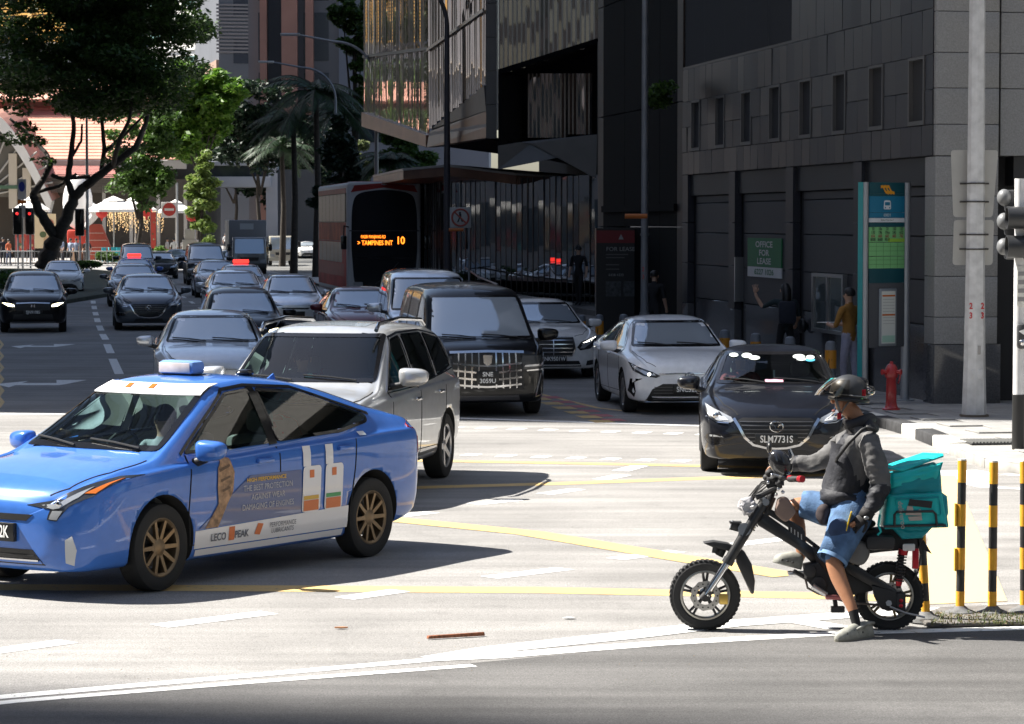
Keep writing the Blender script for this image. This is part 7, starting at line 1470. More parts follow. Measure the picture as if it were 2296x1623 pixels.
# the delivery rider and his motorised bicycle
YB=19.32
def W_(x,y,dy=0.0):return AT(x,y,YB+dy)
bike=empty('motorised_bicycle',(0,0,0),0,'black motorised delivery bicycle with fat tyres and long fork','bicycle');g0=G(1655,1294);bike.location=(g0.x,YB,0);BI=-Vector(bike.location)
def L_(x,y,dy=0.0):return W_(x,y,dy)+BI
BB=mat('frame_black',(.012,.012,.013),.4,coat=.3);BBM=mat('frame_matt',(.02,.02,.021),.7);ALU=mat('alloy',(.55,.55,.55),.3,.9);GOLD=mat('caliper_gold',(.5,.34,.08),.4,.6);REDA=mat('anodised_red',(.45,.02,.03),.3,.5)
def bike_wheel(cx,cy,r,front):
 c=L_(cx,cy);c.z=r;w_=empty('wheel',c);w_.parent=bike;M=Matrix.Rotation(R(90),4,'X');ri=r*.70
 nt_=44;prof=[(ri,-.030),(ri+.012,-.040),(r*.90,-.046),(r*.97,-.036),(r,-.016),(r,.016),(r*.97,.036),(r*.90,.046),(ri+.012,.040),(ri,.030)]
 tb=MB();tb.lathe(prof,48,M,close=True)
 for k in range(nt_):
  a=2*math.pi*k/nt_
  for s in(1,-1):
   aa=a+(math.pi/nt_ if s>0 else 0);R_=Matrix.Rotation(aa,4,'Y');
   tb.box(r*.955,r*1.004,s*.022-.017,s*.022+.017,-.0105,.0105,R_)
 t=tb.build('tyre',TYRE,w_,smooth=True,angle=30)
 rb=MB();rb.lathe([(ri+.006,-.03),(ri+.006,.03),(ri-.010,.034),(ri-.018,.02),(ri-.018,-.02),(ri-.010,-.034)],48,M,close=True);rb.build('rim',mat('rim_edge',(.33,.32,.29),.35,.8),w_,smooth=True,angle=40)
 sb=MB()
 for k in range(5):
  a=2*math.pi*k/5+(.3 if front else .1)
  for da in(-.11,.11):
   p=Vector((math.cos(a)*.035,0,math.sin(a)*.035));q=Vector((math.cos(a+da)*(ri-.008),0,math.sin(a+da)*(ri-.008)));sb.cyl(p,q,.011,.009,8)
 sb.cyl((0,-.05,0),(0,.05,0),.042,n=20);sb.build('spokes',BB if front else mat('spoke_brass',(.22,.17,.09),.4,.7),w_,smooth=True)
 db=MB();n=40;rd=r*.42;vs=[];fs=[]
 for k in range(n):
  a=2*math.pi*k/n;ro=rd*(1+.035*math.sin(a*10));
  for rr in(ro,rd*.60):
   for yy in(-.052,-.056):vs.append((rr*math.cos(a),yy,rr*math.sin(a)))
 for k in range(n):
  j=(k+1)%n;A_=[4*k+i for i in range(4)];B_=[4*j+i for i in range(4)];fs+=[(A_[1],B_[1],B_[3],A_[3]),(A_[0],A_[2],B_[2],B_[0]),(A_[0],B_[0],B_[1],A_[1]),(A_[2],A_[3],B_[3],B_[2])]
 db.add(vs,fs);db.build('brake_disc',mat('disc_steel',(.42,.41,.39),.35,.9),w_)
 hb_=MB()
 for k in range(14):
  a=2*math.pi*k/14;hb_.cyl((rd*.8*math.cos(a),-.0575,rd*.8*math.sin(a)),(rd*.8*math.cos(a),-.0566,rd*.8*math.sin(a)),.006,n=8)
 hb_.cyl((0,-.075,0),(0,.075,0),.012);hb_.build('axle',BBM,w_);return w_
fw=bike_wheel(1490,1227,.243,True);rw=bike_wheel(1816,1239,.236,False)
T2=lambda pts:[(L_(x,y).x,L_(x,y).z)for x,y in pts]
MXZ=lambda y:Matrix(((1,0,0,0),(0,0,1,0),(0,1,0,0),(0,0,0,1)))
def part(nm,m,fn,smooth=True,bevel=0.0,par=None):b=MB();fn(b);return b.build(nm,m,par or bike,smooth=smooth,bevel=bevel)
for s in(-.075,.075):
 part('fork_leg',CHR,lambda b:b.cyl(L_(1492,1224,s),L_(1534,1160,s),.026));part('fork_sleeve',BB,lambda b:(b.cyl(L_(1531,1165,s),L_(1594,1062,s),.036),b.cyl(L_(1529,1169,s),L_(1534,1160,s),.040)))
part('fork_bracket',ALU,lambda b:(b.cyl(L_(1556,1117,-.10),L_(1556,1117,.10),.022),b.cyl(L_(1560,1108,-.105),L_(1560,1108,-.05),.045)));part('top_clamp',ALU,lambda b:(b.cyl(L_(1598,1060,-.11),L_(1598,1060,.11),.024),b.cyl(L_(1590,1050),L_(1600,1068),.03)))
part('axle_clamp',BBM,lambda b:[b.cyl(L_(1484,1232,s),L_(1499,1216,s),.026)for s in(-.075,.075)]);part('caliper',GOLD,lambda b:b.box(*(lambda c:(c.x-.03,c.x+.03,c.y-.02,c.y+.02,c.z-.035,c.z+.035))(L_(1523,1232,-.07))),bevel=.008)
def strip3(b,pts,wd,th):
 P=[L_(x,y)for x,y in pts];n=len(P)
 for i in range(n-1):
  w0=wd[i];w1=wd[i+1];d=(P[i+1]-P[i]).normalized();nn=Vector((-d.z,0,d.x))*th
  q=[P[i]+Vector((0,-w0,0)),P[i]+Vector((0,w0,0)),P[i+1]+Vector((0,w1,0)),P[i+1]+Vector((0,-w1,0))];b.add(q+[v+nn for v in q],[(0,1,2,3),(7,6,5,4),(0,4,5,1),(1,5,6,2),(2,6,7,3),(3,7,4,0)])
part('mudguard',BBM,lambda b:b.prism(T2([(1486,1131),(1505,1128),(1530,1132),(1549,1141),(1546,1152),(1525,1143),(1502,1138)]),-.06,.06,MXZ(0)),smooth=False,bevel=.008);part('mud_flap',BB,lambda b:b.prism(T2([(1543,1134),(1560,1147),(1572,1168),(1578,1198),(1576,1221),(1571,1222),(1560,1198),(1546,1168)]),-.055,.055,MXZ(0)),smooth=False,bevel=.012);part('guard_mount',BBM,lambda b:(b.cyl(L_(1515,1155),L_(1525,1135),.03),b.cyl(L_(1507,1150,-.04),L_(1509,1138,-.04),.02)))
part('head_tube',BB,lambda b:b.cyl(L_(1590,1095),L_(1608,1050),.034));part('stem',BBM,lambda b:(b.cyl(L_(1603,1060),L_(1618,1022),.022),b.cyl(L_(1606,1030,-.07),L_(1606,1030,.07),.03),b.box(*(lambda c:(c.x-.06,c.x+.05,c.y-.06,c.y+.06,c.z-.02,c.z+.03))(L_(1616,1024)))),bevel=0)
part('handlebar',BB,lambda b:b.tube([L_(1652,1020,-.40),L_(1640,1019,-.3),L_(1622,1015,-.12),L_(1612,1012,0),L_(1606,1008,.2),L_(1604,1002,.36),L_(1606,1000,.45)],.014,10))
gp=part('grip',BBM,lambda b:b.tube([L_(1640,1019,-.30),L_(1659,1019,-.42)],.021,12));part('grip_ring',REDA,lambda b:(b.cyl(L_(1640,1018,-.29),L_(1645,1018.5,-.32),.024),b.cyl(L_(1657,1019,-.405),L_(1663,1019,-.44),.024)),par=gp);part('grip',BBM,lambda b:b.tube([L_(1604,1002,.34),L_(1606,1000,.46)],.021,12))
def mir(b):
 c=L_(1624,990,-.22);M=Matrix.Translation(c)@Matrix.Rotation(R(-38),4,'Y');b.ellipsoid((0,0,0),(.075,.06,.098),18,12,M)
part('mirror',mat('mirror_shell',(.018,.018,.02),.18,coat=.5),mir);part('mirror_rim',CHR,lambda b:b.tube([L_(1640,966,-.24),L_(1644,977,-.25),L_(1640,992,-.24),L_(1636,985,-.24)],[.012,.02,.016,.01],8));part('mirror_stem',CHR,lambda b:(b.tube([L_(1640,985,-.25),L_(1638,1006,-.24),L_(1635,1020,-.2)],.007,8),b.tube([L_(1612,1000,.3),L_(1605,975,.34),L_(1603,962,.36)],.008,8)))
part('mirror',BB,lambda b:b.ellipsoid(L_(1604,963,.36),(.02,.045,.04)))
def cables(b):
 rg=random.Random(5)
 for k in range(7):
  dy=rg.uniform(-.08,.08);b.tube([L_(1612+rg.uniform(-6,6),1018,dy),L_(1590+rg.uniform(-8,6),1030+rg.uniform(-6,8),dy*1.5),L_(1572+rg.uniform(-8,6),1050+rg.uniform(-6,6),dy),L_(1570+rg.uniform(-6,6),1075,dy),L_(1578+rg.uniform(-8,8),1100+rg.uniform(-5,12),dy*.6)],.0055,6)
 b.tube([L_(1625,1030,-.05),L_(1605,1040,-.07),L_(1580,1052,-.07)],.02,8)
part('cables',BBM,cables);part('switch_cluster',BBM,lambda b:[b.ellipsoid(L_(x,y,dy),(.03,.03,.025))for x,y,dy in((1604,1008,.05),(1612,1018,-.06),(1622,1026,-.1),(1628,1016,-.16),(1600,1016,.1))]);[part('clamp_bolt',CHR,lambda b:b.ellipsoid(L_(x,y,dy),(.013,.013,.013)))for x,y,dy in((1609,1012,-.1),(1620,1036,-.11),(1628,1042,-.1),(1602,1025,-.1),(1616,1046,-.09))]
def lump(b):
 b.ellipsoid(L_(1567,1068,-.06),(.066,.045,.056),26,20);b.v=[tuple(Vector(v)+Vector((mnoise.noise(Vector(v)*38),mnoise.noise(Vector(v)*41),mnoise.noise(Vector(v)*35)))*.03)for v in b.v]
part('plastic_wrap',mat('wrap_white',(.45,.44,.45),.3),lump,bevel=0);lamp_o=part('front_lamp',BBM,lambda b:(b.cyl(L_(1536,1100,-.04),L_(1552,1106,-.04),.035,.028),b.box(*(lambda c:(c.x-.06,c.x+.02,c.y-.04,c.y+.04,c.z,c.z+.012))(L_(1549,1097,-.04)))));part('lamp_lens',LAMP,lambda b:b.cyl(L_(1535,1099.5,-.04),L_(1536.5,1100,-.04),.033),par=lamp_o);part('horn',BBM,lambda b:(b.cyl(L_(1549,1120,-.03),L_(1557,1122,-.03),.04),b.cyl(L_(1557,1122,0),L_(1562,1112,0),.02)))
part('down_beam',BB,lambda b:b.prism(T2([(1582,1084),(1594,1078),(1684,1142),(1689,1162),(1678,1166),(1655,1144),(1583,1100)]),-.045,.045,MXZ(0)),smooth=False,bevel=.008);part('top_beam',BB,lambda b:b.prism(T2([(1593,1070),(1600,1068),(1664,1106),(1664,1118),(1657,1117),(1596,1078)]),-.03,.03,MXZ(0)),smooth=False,bevel=.006)
part('vent_block',BBM,lambda b:b.prism(T2([(1636,1094),(1666,1110),(1668,1138),(1640,1118)]),-.038,.038,MXZ(0)),smooth=False,bevel=.004)
part('vent_slit',ALU,lambda b:[b.prism(T2([(1641+k*6,1103+k*4),(1643+k*6,1104+k*4),(1643+k*6,1114+k*4),(1641+k*6,1113+k*4)]),-.0405,-.0385,MXZ(0))for k in range(4)],smooth=False)
part('seat_beam',BB,lambda b:(b.prism(T2([(1680,1140),(1690,1136),(1742,1215),(1722,1226),(1690,1180)]),-.05,.05,MXZ(0)),b.cyl(L_(1738,1196),L_(1762,1118),.026),b.cyl(L_(1752,1190,-.06),L_(1784,1112,-.06),.018)),smooth=False)
part('spring_hose',BBM,lambda b:[b.ellipsoid(L_(1666+k*3.4,1122+k*2.6,-.02),(.014,.02,.014),8,6)for k in range(10)])
part('engine',BBM,lambda b:(b.prism(T2([(1664,1170),(1690,1164),(1724,1210),(1718,1232),(1690,1220),(1668,1196)]),-.09,.07,MXZ(0)),b.cyl(L_(1692,1205,-.12),L_(1692,1205,.09),.052,n=20),b.cyl(L_(1676,1182,-.1),L_(1676,1182,.08),.045,n=16)),smooth=False,bevel=.006)
ck=part('crank',ALU,lambda b:b.tube([L_(1681,1209,-.14),L_(1706,1224,-.145)],[.022,.016],10));part('pedal',mat('pedal_rose',(.40,.14,.14),.5,.3),lambda b:(b.box(*(lambda c:(c.x-.06,c.x+.06,c.y-.09,c.y+.0,c.z-.012,c.z+.012))(L_(1718,1227,-.13)))),bevel=.006);part('pedal',ALU,lambda b:b.box(*(lambda c:(c.x-.06,c.x+.06,c.y-.05,c.y+.05,c.z-.012,c.z+.012))(L_(1652,1186,.12))),bevel=.006);part('foot_peg',BBM,lambda b:b.cyl(L_(1648,1182,.03),L_(1688,1206,.12),.016))
part('chain',mat('chain_steel',(.12,.10,.09),.5,.7),lambda b:b.tube([L_(1668,1196,-.11),L_(1672,1212,-.11),L_(1690,1222,-.11),L_(1745,1238,-.1),L_(1810,1243,-.09)],.008,6));part('kick_stand',BBM,lambda b:(b.cyl(L_(1720,1232,-.1),L_(1722,1246,-.12),.016),b.box(*(lambda c:(c.x-.04,c.x+.05,c.y-.03,c.y+.03,c.z-.02,c.z+.02))(L_(1724,1250,-.12)))),smooth=False)
for s in(-.085,.085):part('swing_arm',BB,lambda b:b.prism(T2([(1734,1166),(1744,1164),(1826,1212),(1830,1224),(1818,1228),(1740,1182)]),s-.014,s+.014,MXZ(0)),smooth=False,bevel=.006)
part('axle_plate',BBM,lambda b:(b.prism(T2([(1782,1204),(1824,1214),(1828,1236),(1818,1248),(1800,1246),(1786,1224)]),-.125,-.10,MXZ(0)),b.cyl(L_(1816,1239,-.14),L_(1816,1239,.13),.013)),smooth=False,bevel=.004)
part('axle_nut',ALU,lambda b:b.cyl(L_(1816,1239,-.145),L_(1816,1239,-.125),.022,n=6),smooth=False);part('rear_caliper',REDA,lambda b:[b.ellipsoid(L_(1837,y,-.11),(.02,.03,.02))for y in(1234,1243)]);part('caliper_body',BBM,lambda b:b.box(*(lambda c:(c.x-.035,c.x+.03,c.y-.04,c.y+.04,c.z-.07,c.z+.07))(L_(1837,1238,-.09))),bevel=.01)
def spring(b):
 for k in range(60):
  pass
 p0,p1=L_(1840,1152,-.11),L_(1834,1200,-.11);pts=[]
 for k in range(81):q=k/80;a=q*2*math.pi*9;c=p0.lerp(p1,q);pts.append(c+Vector((.03*math.cos(a),.03*math.sin(a),0)))
 b.tube(pts,.006,6)
part('shock_spring',mat('spring_black',(.02,.015,.015),.4),spring);part('shock_core',BBM,lambda b:b.cyl(L_(1841,1140,-.11),L_(1833,1212,-.11),.017));part('shock_end',REDA,lambda b:(b.cyl(L_(1834,1196,-.11),L_(1833,1208,-.11),.028,.02),b.cyl(L_(1842,1144,-.11),L_(1840,1153,-.11),.034)))
part('axle_rod',ALU,lambda b:b.tube([L_(1818,1245,-.13),L_(1845,1256,-.14),L_(1880,1264,-.16)],.007,8));part('rear_mudguard',BBM,lambda b:strip3(b,[(1772,1200),(1784,1180),(1806,1170),(1832,1174),(1850,1190)],[.05,.055,.055,.055,.05],.01));part('flap',BB,lambda b:strip3(b,[(1862,1120),(1868,1150),(1864,1180),(1856,1198)],[.08,.08,.07,.05],.012))
part('tail_unit',BBM,lambda b:(b.prism(T2([(1752,1110),(1870,1098),(1876,1118),(1866,1140),(1800,1146),(1770,1150)]),-.08,.08,MXZ(0)),b.ellipsoid(L_(1868,1116),(.04,.06,.03))),smooth=False,bevel=.008);part('tail_fin',BB,lambda b:b.prism(T2([(1866,1124),(1876,1126),(1890,1150),(1870,1140)]),-.06,.06,MXZ(0)),smooth=False);part('tool_bag',mat('bag_black',(.03,.03,.032),.7),lambda b:b.box(*(lambda c:(c.x-.10,c.x+.10,c.y-.06,c.y+.05,c.z-.05,c.z+.05))(L_(1800,1131,-.1))),bevel=.03)
part('red_strap',REDA,lambda b:b.box(*(lambda c:(c.x-.022,c.x+.022,c.y-.012,c.y+.012,c.z-.07,c.z+.07))(L_(1863,1160,-.13))),bevel=.006);part('strap_label',mat('strap_white',(.6,.58,.56),.5),lambda b:b.box(*(lambda c:(c.x-.045,c.x+.04,c.y-.012,c.y+.012,c.z-.025,c.z+.025))(L_(1852,1140,-.14))),bevel=.01)
part('chain_guard',BBM,lambda b:b.prism(T2([(1716,1180),(1745,1170),(1790,1192),(1786,1215),(1752,1222),(1730,1232)]),-.07,.06,MXZ(0)),smooth=False,bevel=.01);part('saddle',BBM,lambda b:b.ellipsoid(L_(1752,1098),(.16,.10,.05),18,10))
def soft(b,c,r,amp=.012,fr=11):
 b.ellipsoid(c,r,26,18);b.v=[tuple(Vector(v)+(Vector(v)-Vector(c)).normalized()*mnoise.noise(Vector(v)*fr)*amp)for v in b.v]
o=MB();c=W_(1757,1148,-.04);fbm=mat('bag_grey',(.16,.155,.15),.85,var=.12,vscale=12);o.prism([(W_(x,y).x,W_(x,y).z)for x,y in rounded([(1742,1122),(1776,1128),(1781,1150),(1766,1172),(1734,1160)],14,4)],YB-.13,YB+.02,MXZ(0));gbag=o.build('frame_bag',fbm,None,bevel=.03,seg=3);tag(gbag,'grey cloth bag hung under the saddle','bag')
o=MB();o.prism([(W_(x,y).x,W_(x,y).z)for x,y in rounded([(1617,1050),(1634,1048),(1648,1072),(1646,1080),(1630,1094),(1611,1078)],8,4)],YB-.13,YB-.02,MXZ(0));bbag=o.build('stem_bag',mat('bag_taupe',(.20,.14,.115),.8,var=.1,vscale=15),None,bevel=.022,seg=3);tag(bbag,'small taupe pouch hanging behind the handlebar','bag')
rk=part('rack',BB,lambda b:(b.tube([L_(1806,1103,-.2),L_(1912,1100,-.2),L_(1917,1102,-.2)],.009,8),b.tube([L_(1806,1103,.2),L_(1912,1100,.2)],.009,8),b.tube([L_(1826,1102,-.215),L_(1826,1082,-.215),L_(1830,1077,-.215),L_(1894,1076,-.215),L_(1899,1081,-.215),L_(1901,1101,-.215)],.009,8),[b.tube([L_(x,1102,-.2),L_(x,1102,.2)],.008,6)for x in(1812,1840,1870,1900,1914)]))
TEALB=mat('bag_teal',(.0,.47,.46),.5,var=.07,vscale=7,bump=.25,bscale=24,coat=.1);TEALD=mat('bag_teal_dark',(.0,.26,.30),.55,var=.1,vscale=7)
dbag=empty('delivery_bag',W_(1858,1101),0,'turquoise insulated delivery bag with open lid on the rear rack','bag');DI=-Vector(dbag.location)
def D_(x,y,dy=0.0):return W_(x,y,dy)+DI
def bagbox(nm,pts,y0,y1,m,bev=.02,seg=3):b=MB();b.prism([(D_(x,y).x,D_(x,y).z)for x,y in pts],y0,y1,MXZ(0));b.v=[(v[0],v[1],v[2])for v in b.v];return b.build(nm,m,dbag,bevel=bev,seg=seg)
b=MB();b.box(-.5,.5,-.5,.5,-.5,.5);
def bagmesh(nm,quad,y0,y1,m,nx=20,nz=14,amp=.006,bul=.014,seed=0):
 """soft sided box: front outline given as four picture points"""
 q=[D_(*p)for p in quad];V=[];Fc=[];
 for side_,yy in((0,y0),(1,y1)):
  for j in range(nz+1):
   for i in range(nx+1):
    u,v=i/nx,j/nz;p=(q[0]*(1-u)+q[1]*u)*(1-v)+(q[3]*(1-u)+q[2]*u)*v;e=min(u,1-u,v*.8,(1-v)*.8);rnd_=min(1,e/.06)
    bl=bul*math.sin(math.pi*u)*math.sin(math.pi*v)+amp*mnoise.noise(Vector((u*5+seed,v*5,side_*3)))*rnd_
    V.append((p.x,yy+(-1 if side_==0 else 1)*(bl-.016*(1-rnd_)**2),p.z))
 n1=(nx+1)*(nz+1)
 for j in range(nz):
  for i in range(nx):
   a=j*(nx+1)+i;Fc+=[(a,a+1,a+nx+2,a+nx+1),(n1+a,n1+a+nx+1,n1+a+nx+2,n1+a+1)]
 ed=[i for i in range(nx)];
 def quad_(a,c):Fc.append((a,n1+a,n1+c,c))
 for i in range(nx):quad_(i,i+1);quad_(nz*(nx+1)+i+1,nz*(nx+1)+i)
 for j in range(nz):quad_((j+1)*(nx+1),j*(nx+1));quad_(j*(nx+1)+nx,(j+1)*(nx+1)+nx)
 b=MB();b.v=V;b.f=Fc;return b.build(nm,m,dbag,smooth=True,angle=60)
bagmesh('main_box',[(1808,1042),(1903,1037),(1914,1100),(1803,1103)],-.19,.19,TEALB,seed=1);bagmesh('upper_collar',[(1812,1012),(1901,992),(1904,1040),(1810,1045)],-.175,.175,TEALD,amp=.014,bul=.02,seed=5);bagmesh('collar_flap',[(1813,1005),(1905,985),(1896,1015),(1812,1032)],-.185,-.165,TEALB,amp=.012,seed=8)
ld=MB();q=[D_(1813,1001,-.19),D_(1840,1006,-.19),D_(1913,980,-.10),D_(1912,977,.12),D_(1876,975,.19),D_(1815,996,.19)];ld.add([tuple(v)for v in q]+[tuple(v+Vector((0,0,.014)))for v in q],[(5,4,3,2,1,0),(6,7,8,9,10,11)]+[(k,(k+1)%6,6+(k+1)%6,6+k)for k in range(6)]);ld.build('lid',TEALB,dbag,bevel=.004)
bagmesh('bottom_sag',[(1815,1100),(1890,1100),(1870,1120),(1835,1122)],-.14,.14,TEALD,amp=.01,seed=3);bagmesh('front_pocket',[(1820,1048),(1897,1045),(1900,1078),(1822,1080)],-.205,-.18,TEALB,amp=.004,bul=.006,seed=9)
bagmesh('side_pocket',[(1903,1038),(1914,1046),(1916,1076),(1909,1098)],-.15,.15,TEALD,amp=.006,seed=11)
for nm,P in(('zip',[(1812,1043.5),(1860,1040.5),(1902,1038.5)]),('zip',[(1821,1049.5),(1860,1047.5),(1896,1046.5),(1899,1060),(1900,1076)]),('seam',[(1904,1040),(1909,1068),(1913,1098)]),('seam',[(1804,1101),(1860,1100),(1911,1098)])):
 b=MB();b.tube([D_(x,y)+Vector((0,-.208 if nm=='zip' else-.196,0))for x,y in P],.004,6);b.build(nm,TEALD,dbag,smooth=True)
b=MB();b.prism([(D_(x,y).x,D_(x,y).z)for x,y in[(1845,1049),(1885,1053),(1883,1065),(1842,1060)]],-.2195,-.214,MXZ(0));b.build('black_tape',mat('tape_black',(.02,.02,.02),.6),dbag)
LOGO=mat('logo_beige',(.42,.36,.31),.6)
for P in([(1841,1061),(1850,1062),(1853,1074),(1864,1066),(1866,1078),(1838,1077)],[(1842,1080),(1866,1079),(1867,1086),(1845,1087)]):
 b=MB();b.prism([(D_(x,y).x,D_(x,y).z)for x,y in P],-.2175,-.212,MXZ(0));b.build('logo_shape',LOGO,dbag)
o=link('lettering',text_mesh('deliveroo',.05,LOGO),parent=dbag,loc=D_(1831,1077)+Vector((0,-.2215,0)));o.rotation_euler=(R(90),R(82),0)
part('bag_cord',TEALB,lambda b:b.tube([L_(1800,1082,-.17),L_(1797,1100,-.18),L_(1802,1112,-.18),L_(1796,1118,-.17)],.008,6))
# the rider
rider=empty('person',(0,0,0),0,'delivery rider in dark jacket, denim shorts and open helmet astride the bicycle','person');gq=G(1755,1306);rider.location=(gq.x,gq.y,0);RI=-Vector(rider.location)
def Q_(x,y,dy=0.0):return tuple(W_(x,y,dy)+RI)
SKR=mat('skin_rider',(.36,.165,.085),.5,var=.08,vscale=25,obj_coord=True);JK=mat('jacket_black',(.014,.015,.021),.7,bump=.5,bscale=38,obj_coord=True);JKG=mat('jacket_faded_lit',(.105,.103,.103),.85,var=.35,vscale=7,bump=.3,bscale=45,obj_coord=True);DEN=mat('denim',(.075,.145,.27),.9,var=.5,vscale=9,bump=.5,bscale=120,obj_coord=True);DEND=mat('denim_dark',(.03,.055,.12),.9,var=.25,vscale=13,obj_coord=True)  # sleeves: faded cloth, with sunlight also put into the grey
J={'pelvis':(Q_(1752,1078),(.14,.13)),'chest':(Q_(1752,980),(.13,.12)),'neckb':(Q_(1762,922),.075),'neck':(Q_(1752,898),.062),'jaw':(Q_(1733,889),.074),'head':(Q_(1741,868),(.095,.085)),'crown':(Q_(1743,850),.06),'lhip':(Q_(1748,1088,-.09),.10),'lknee':(Q_(1716,1160,-.26),.062),'lcalf':(Q_(1727,1195,-.30),.060),'lank':(Q_(1752,1250,-.40),.037),'lheel':(Q_(1760,1284,-.42),.035),'ltoe':(Q_(1738,1293,-.44),.035),'rhip':(Q_(1742,1082,.10),.10),'rknee':(Q_(1643,1062,.17),.064),'rcalf':(Q_(1655,1100,.17),.057),'rank':(Q_(1662,1155,.16),.037),'rheel':(Q_(1654,1168,.16),.034),'rtoe':(Q_(1630,1166,.16),.032)}
B=[('pelvis','chest'),('chest','neckb'),('neckb','neck'),('neck','jaw'),('jaw','head'),('head','crown'),('pelvis','lhip'),('lhip','lknee'),('lknee','lcalf'),('lcalf','lank'),('lank','lheel'),('lheel','ltoe'),('pelvis','rhip'),('rhip','rknee'),('rknee','rcalf'),('rcalf','rank'),('rank','rheel'),('rheel','rtoe')]
SOCK=mat('sock_black',(.012,.012,.013),.9)
me=skin_mesh(J,B,'pelvis',3);sockj=dict(J);sockj['lsock']=(Q_(1752,1252,-.40),0);sockj['rsock']=(Q_(1661,1150,.16),0)
paint_by_bone(me,sockj,[('pelvis','chest',DEN),('chest','neckb',JK),('neckb','neck',SKR),('neck','jaw',SKR),('jaw','head',SKR),('head','crown',SKR),('lhip','lknee',DEN),('lknee','lcalf',SKR),('lcalf','lsock',SKR),('lsock','lheel',SOCK),('lheel','ltoe',SOCK),('rhip','rknee',SKR),('rknee','rcalf',SKR),('rcalf','rsock',SKR),('rsock','rheel',SKR),('rheel','rtoe',SKR)]);link('body',me,None,rider)
def folds(me,amp,fr,box=None,dirv=(1,1,1.6),seed=0.0):
 for v in me.vertices:
  p=Vector((v.co.x*dirv[0],v.co.y*dirv[1],v.co.z*dirv[2]))*fr+Vector((seed,seed,0));n=mnoise.noise(p)+.5*mnoise.noise(p*2.1);r=1-abs(mnoise.noise(p*.9+Vector((3,1,2))))*2.2
  v.co+=v.normal*(amp*n+amp*.8*max(0,r)**3)
 me.update()
JJ={'hem':(Q_(1741,1070),(.165,.175)),'waist':(Q_(1740,1046),(.185,.195)),'mid':(Q_(1747,1005),(.165,.18)),'chest':(Q_(1757,962),(.15,.165)),'yoke':(Q_(1764,930),(.115,.13)),'collar':(Q_(1763,912),(.085,.09)),'lsh':(Q_(1778,944,-.17),.085),'larm':(Q_(1791,985,-.22),.078),'lel':(Q_(1803,1028,-.22),.072),'lfor':(Q_(1789,1062,-.24),.058),'lwr':(Q_(1774,1084,-.26),.046),'rsh':(Q_(1742,950,.17),.085),'rarm':(Q_(1715,975,.22),.075),'rel':(Q_(1688,992,.24),.068),'rfor':(Q_(1658,990,.28),.055),'rwr':(Q_(1634,994,.34),.045)}
JBn=[('hem','waist'),('waist','mid'),('mid','chest'),('chest','yoke'),('yoke','collar'),('chest','lsh'),('lsh','larm'),('larm','lel'),('lel','lfor'),('lfor','lwr'),('chest','rsh'),('rsh','rarm'),('rarm','rel'),('rel','rfor'),('rfor','rwr')]
me=skin_mesh(JJ,JBn,'mid',3);paint_by_bone(me,JJ,[('hem','waist',JK),('waist','mid',JK),('mid','chest',JK),('chest','yoke',JK),('yoke','collar',JK),('lsh','larm',JKG),('larm','lel',JKG),('lel','lfor',JK),('lfor','lwr',JK),('rsh','rarm',JKG),('rarm','rel',JKG),('rel','rfor',JKG),('rfor','rwr',JK)]);folds(me,.012,8.5,dirv=(1,1,1.7));folds(me,.004,24,dirv=(1,1,1.6),seed=4.0);jko=link('jacket',me,None,rider)
def rp(nm,m,fn,smooth=True,bevel=0.0,par=None,angle=180):b=MB();fn(b);return b.build(nm,m,par or rider,smooth=smooth,bevel=bevel,angle=angle)
def hoodf(b):
 M=Matrix.Translation(Vector(Q_(1779,925,0)))@Matrix.Rotation(R(28),4,'Y');b.ellipsoid((0,0,0),(.075,.15,.055),22,14,M);b.v=[tuple(Vector(v)+Vector((1,0,1))*mnoise.noise(Vector(v)*14)*.02)for v in b.v]
rp('hood',JK,hoodf,par=jko);rp('collar_roll',JK,lambda b:b.tube([Q_(1738,916,-.03),Q_(1746,922,-.10),Q_(1766,916,-.11),Q_(1784,912,-.02),Q_(1776,908,.09),Q_(1752,912,.10)],[.02,.03,.035,.04,.035,.02],10),par=jko)
rp('bag_strap',mat('strap_black',(.008,.008,.009),.6),lambda b:b.tube([Q_(1783,925,-.19),Q_(1768,932,-.235),Q_(1745,955,-.215),Q_(1726,980,-.18),Q_(1722,988,-.12)],[.012,.013,.013,.012,.010],6),par=jko)
rp('belt_pouch',mat('pouch_dark',(.03,.02,.022),.8),lambda b:soft(b,Q_(1700,1082,-.06),(.05,.05,.075),.01,16));rp('shoulder_patch',BLKP,lambda b:b.tube([Q_(1776,926,-.22),Q_(1794,934,-.2)],.014,6),par=jko)
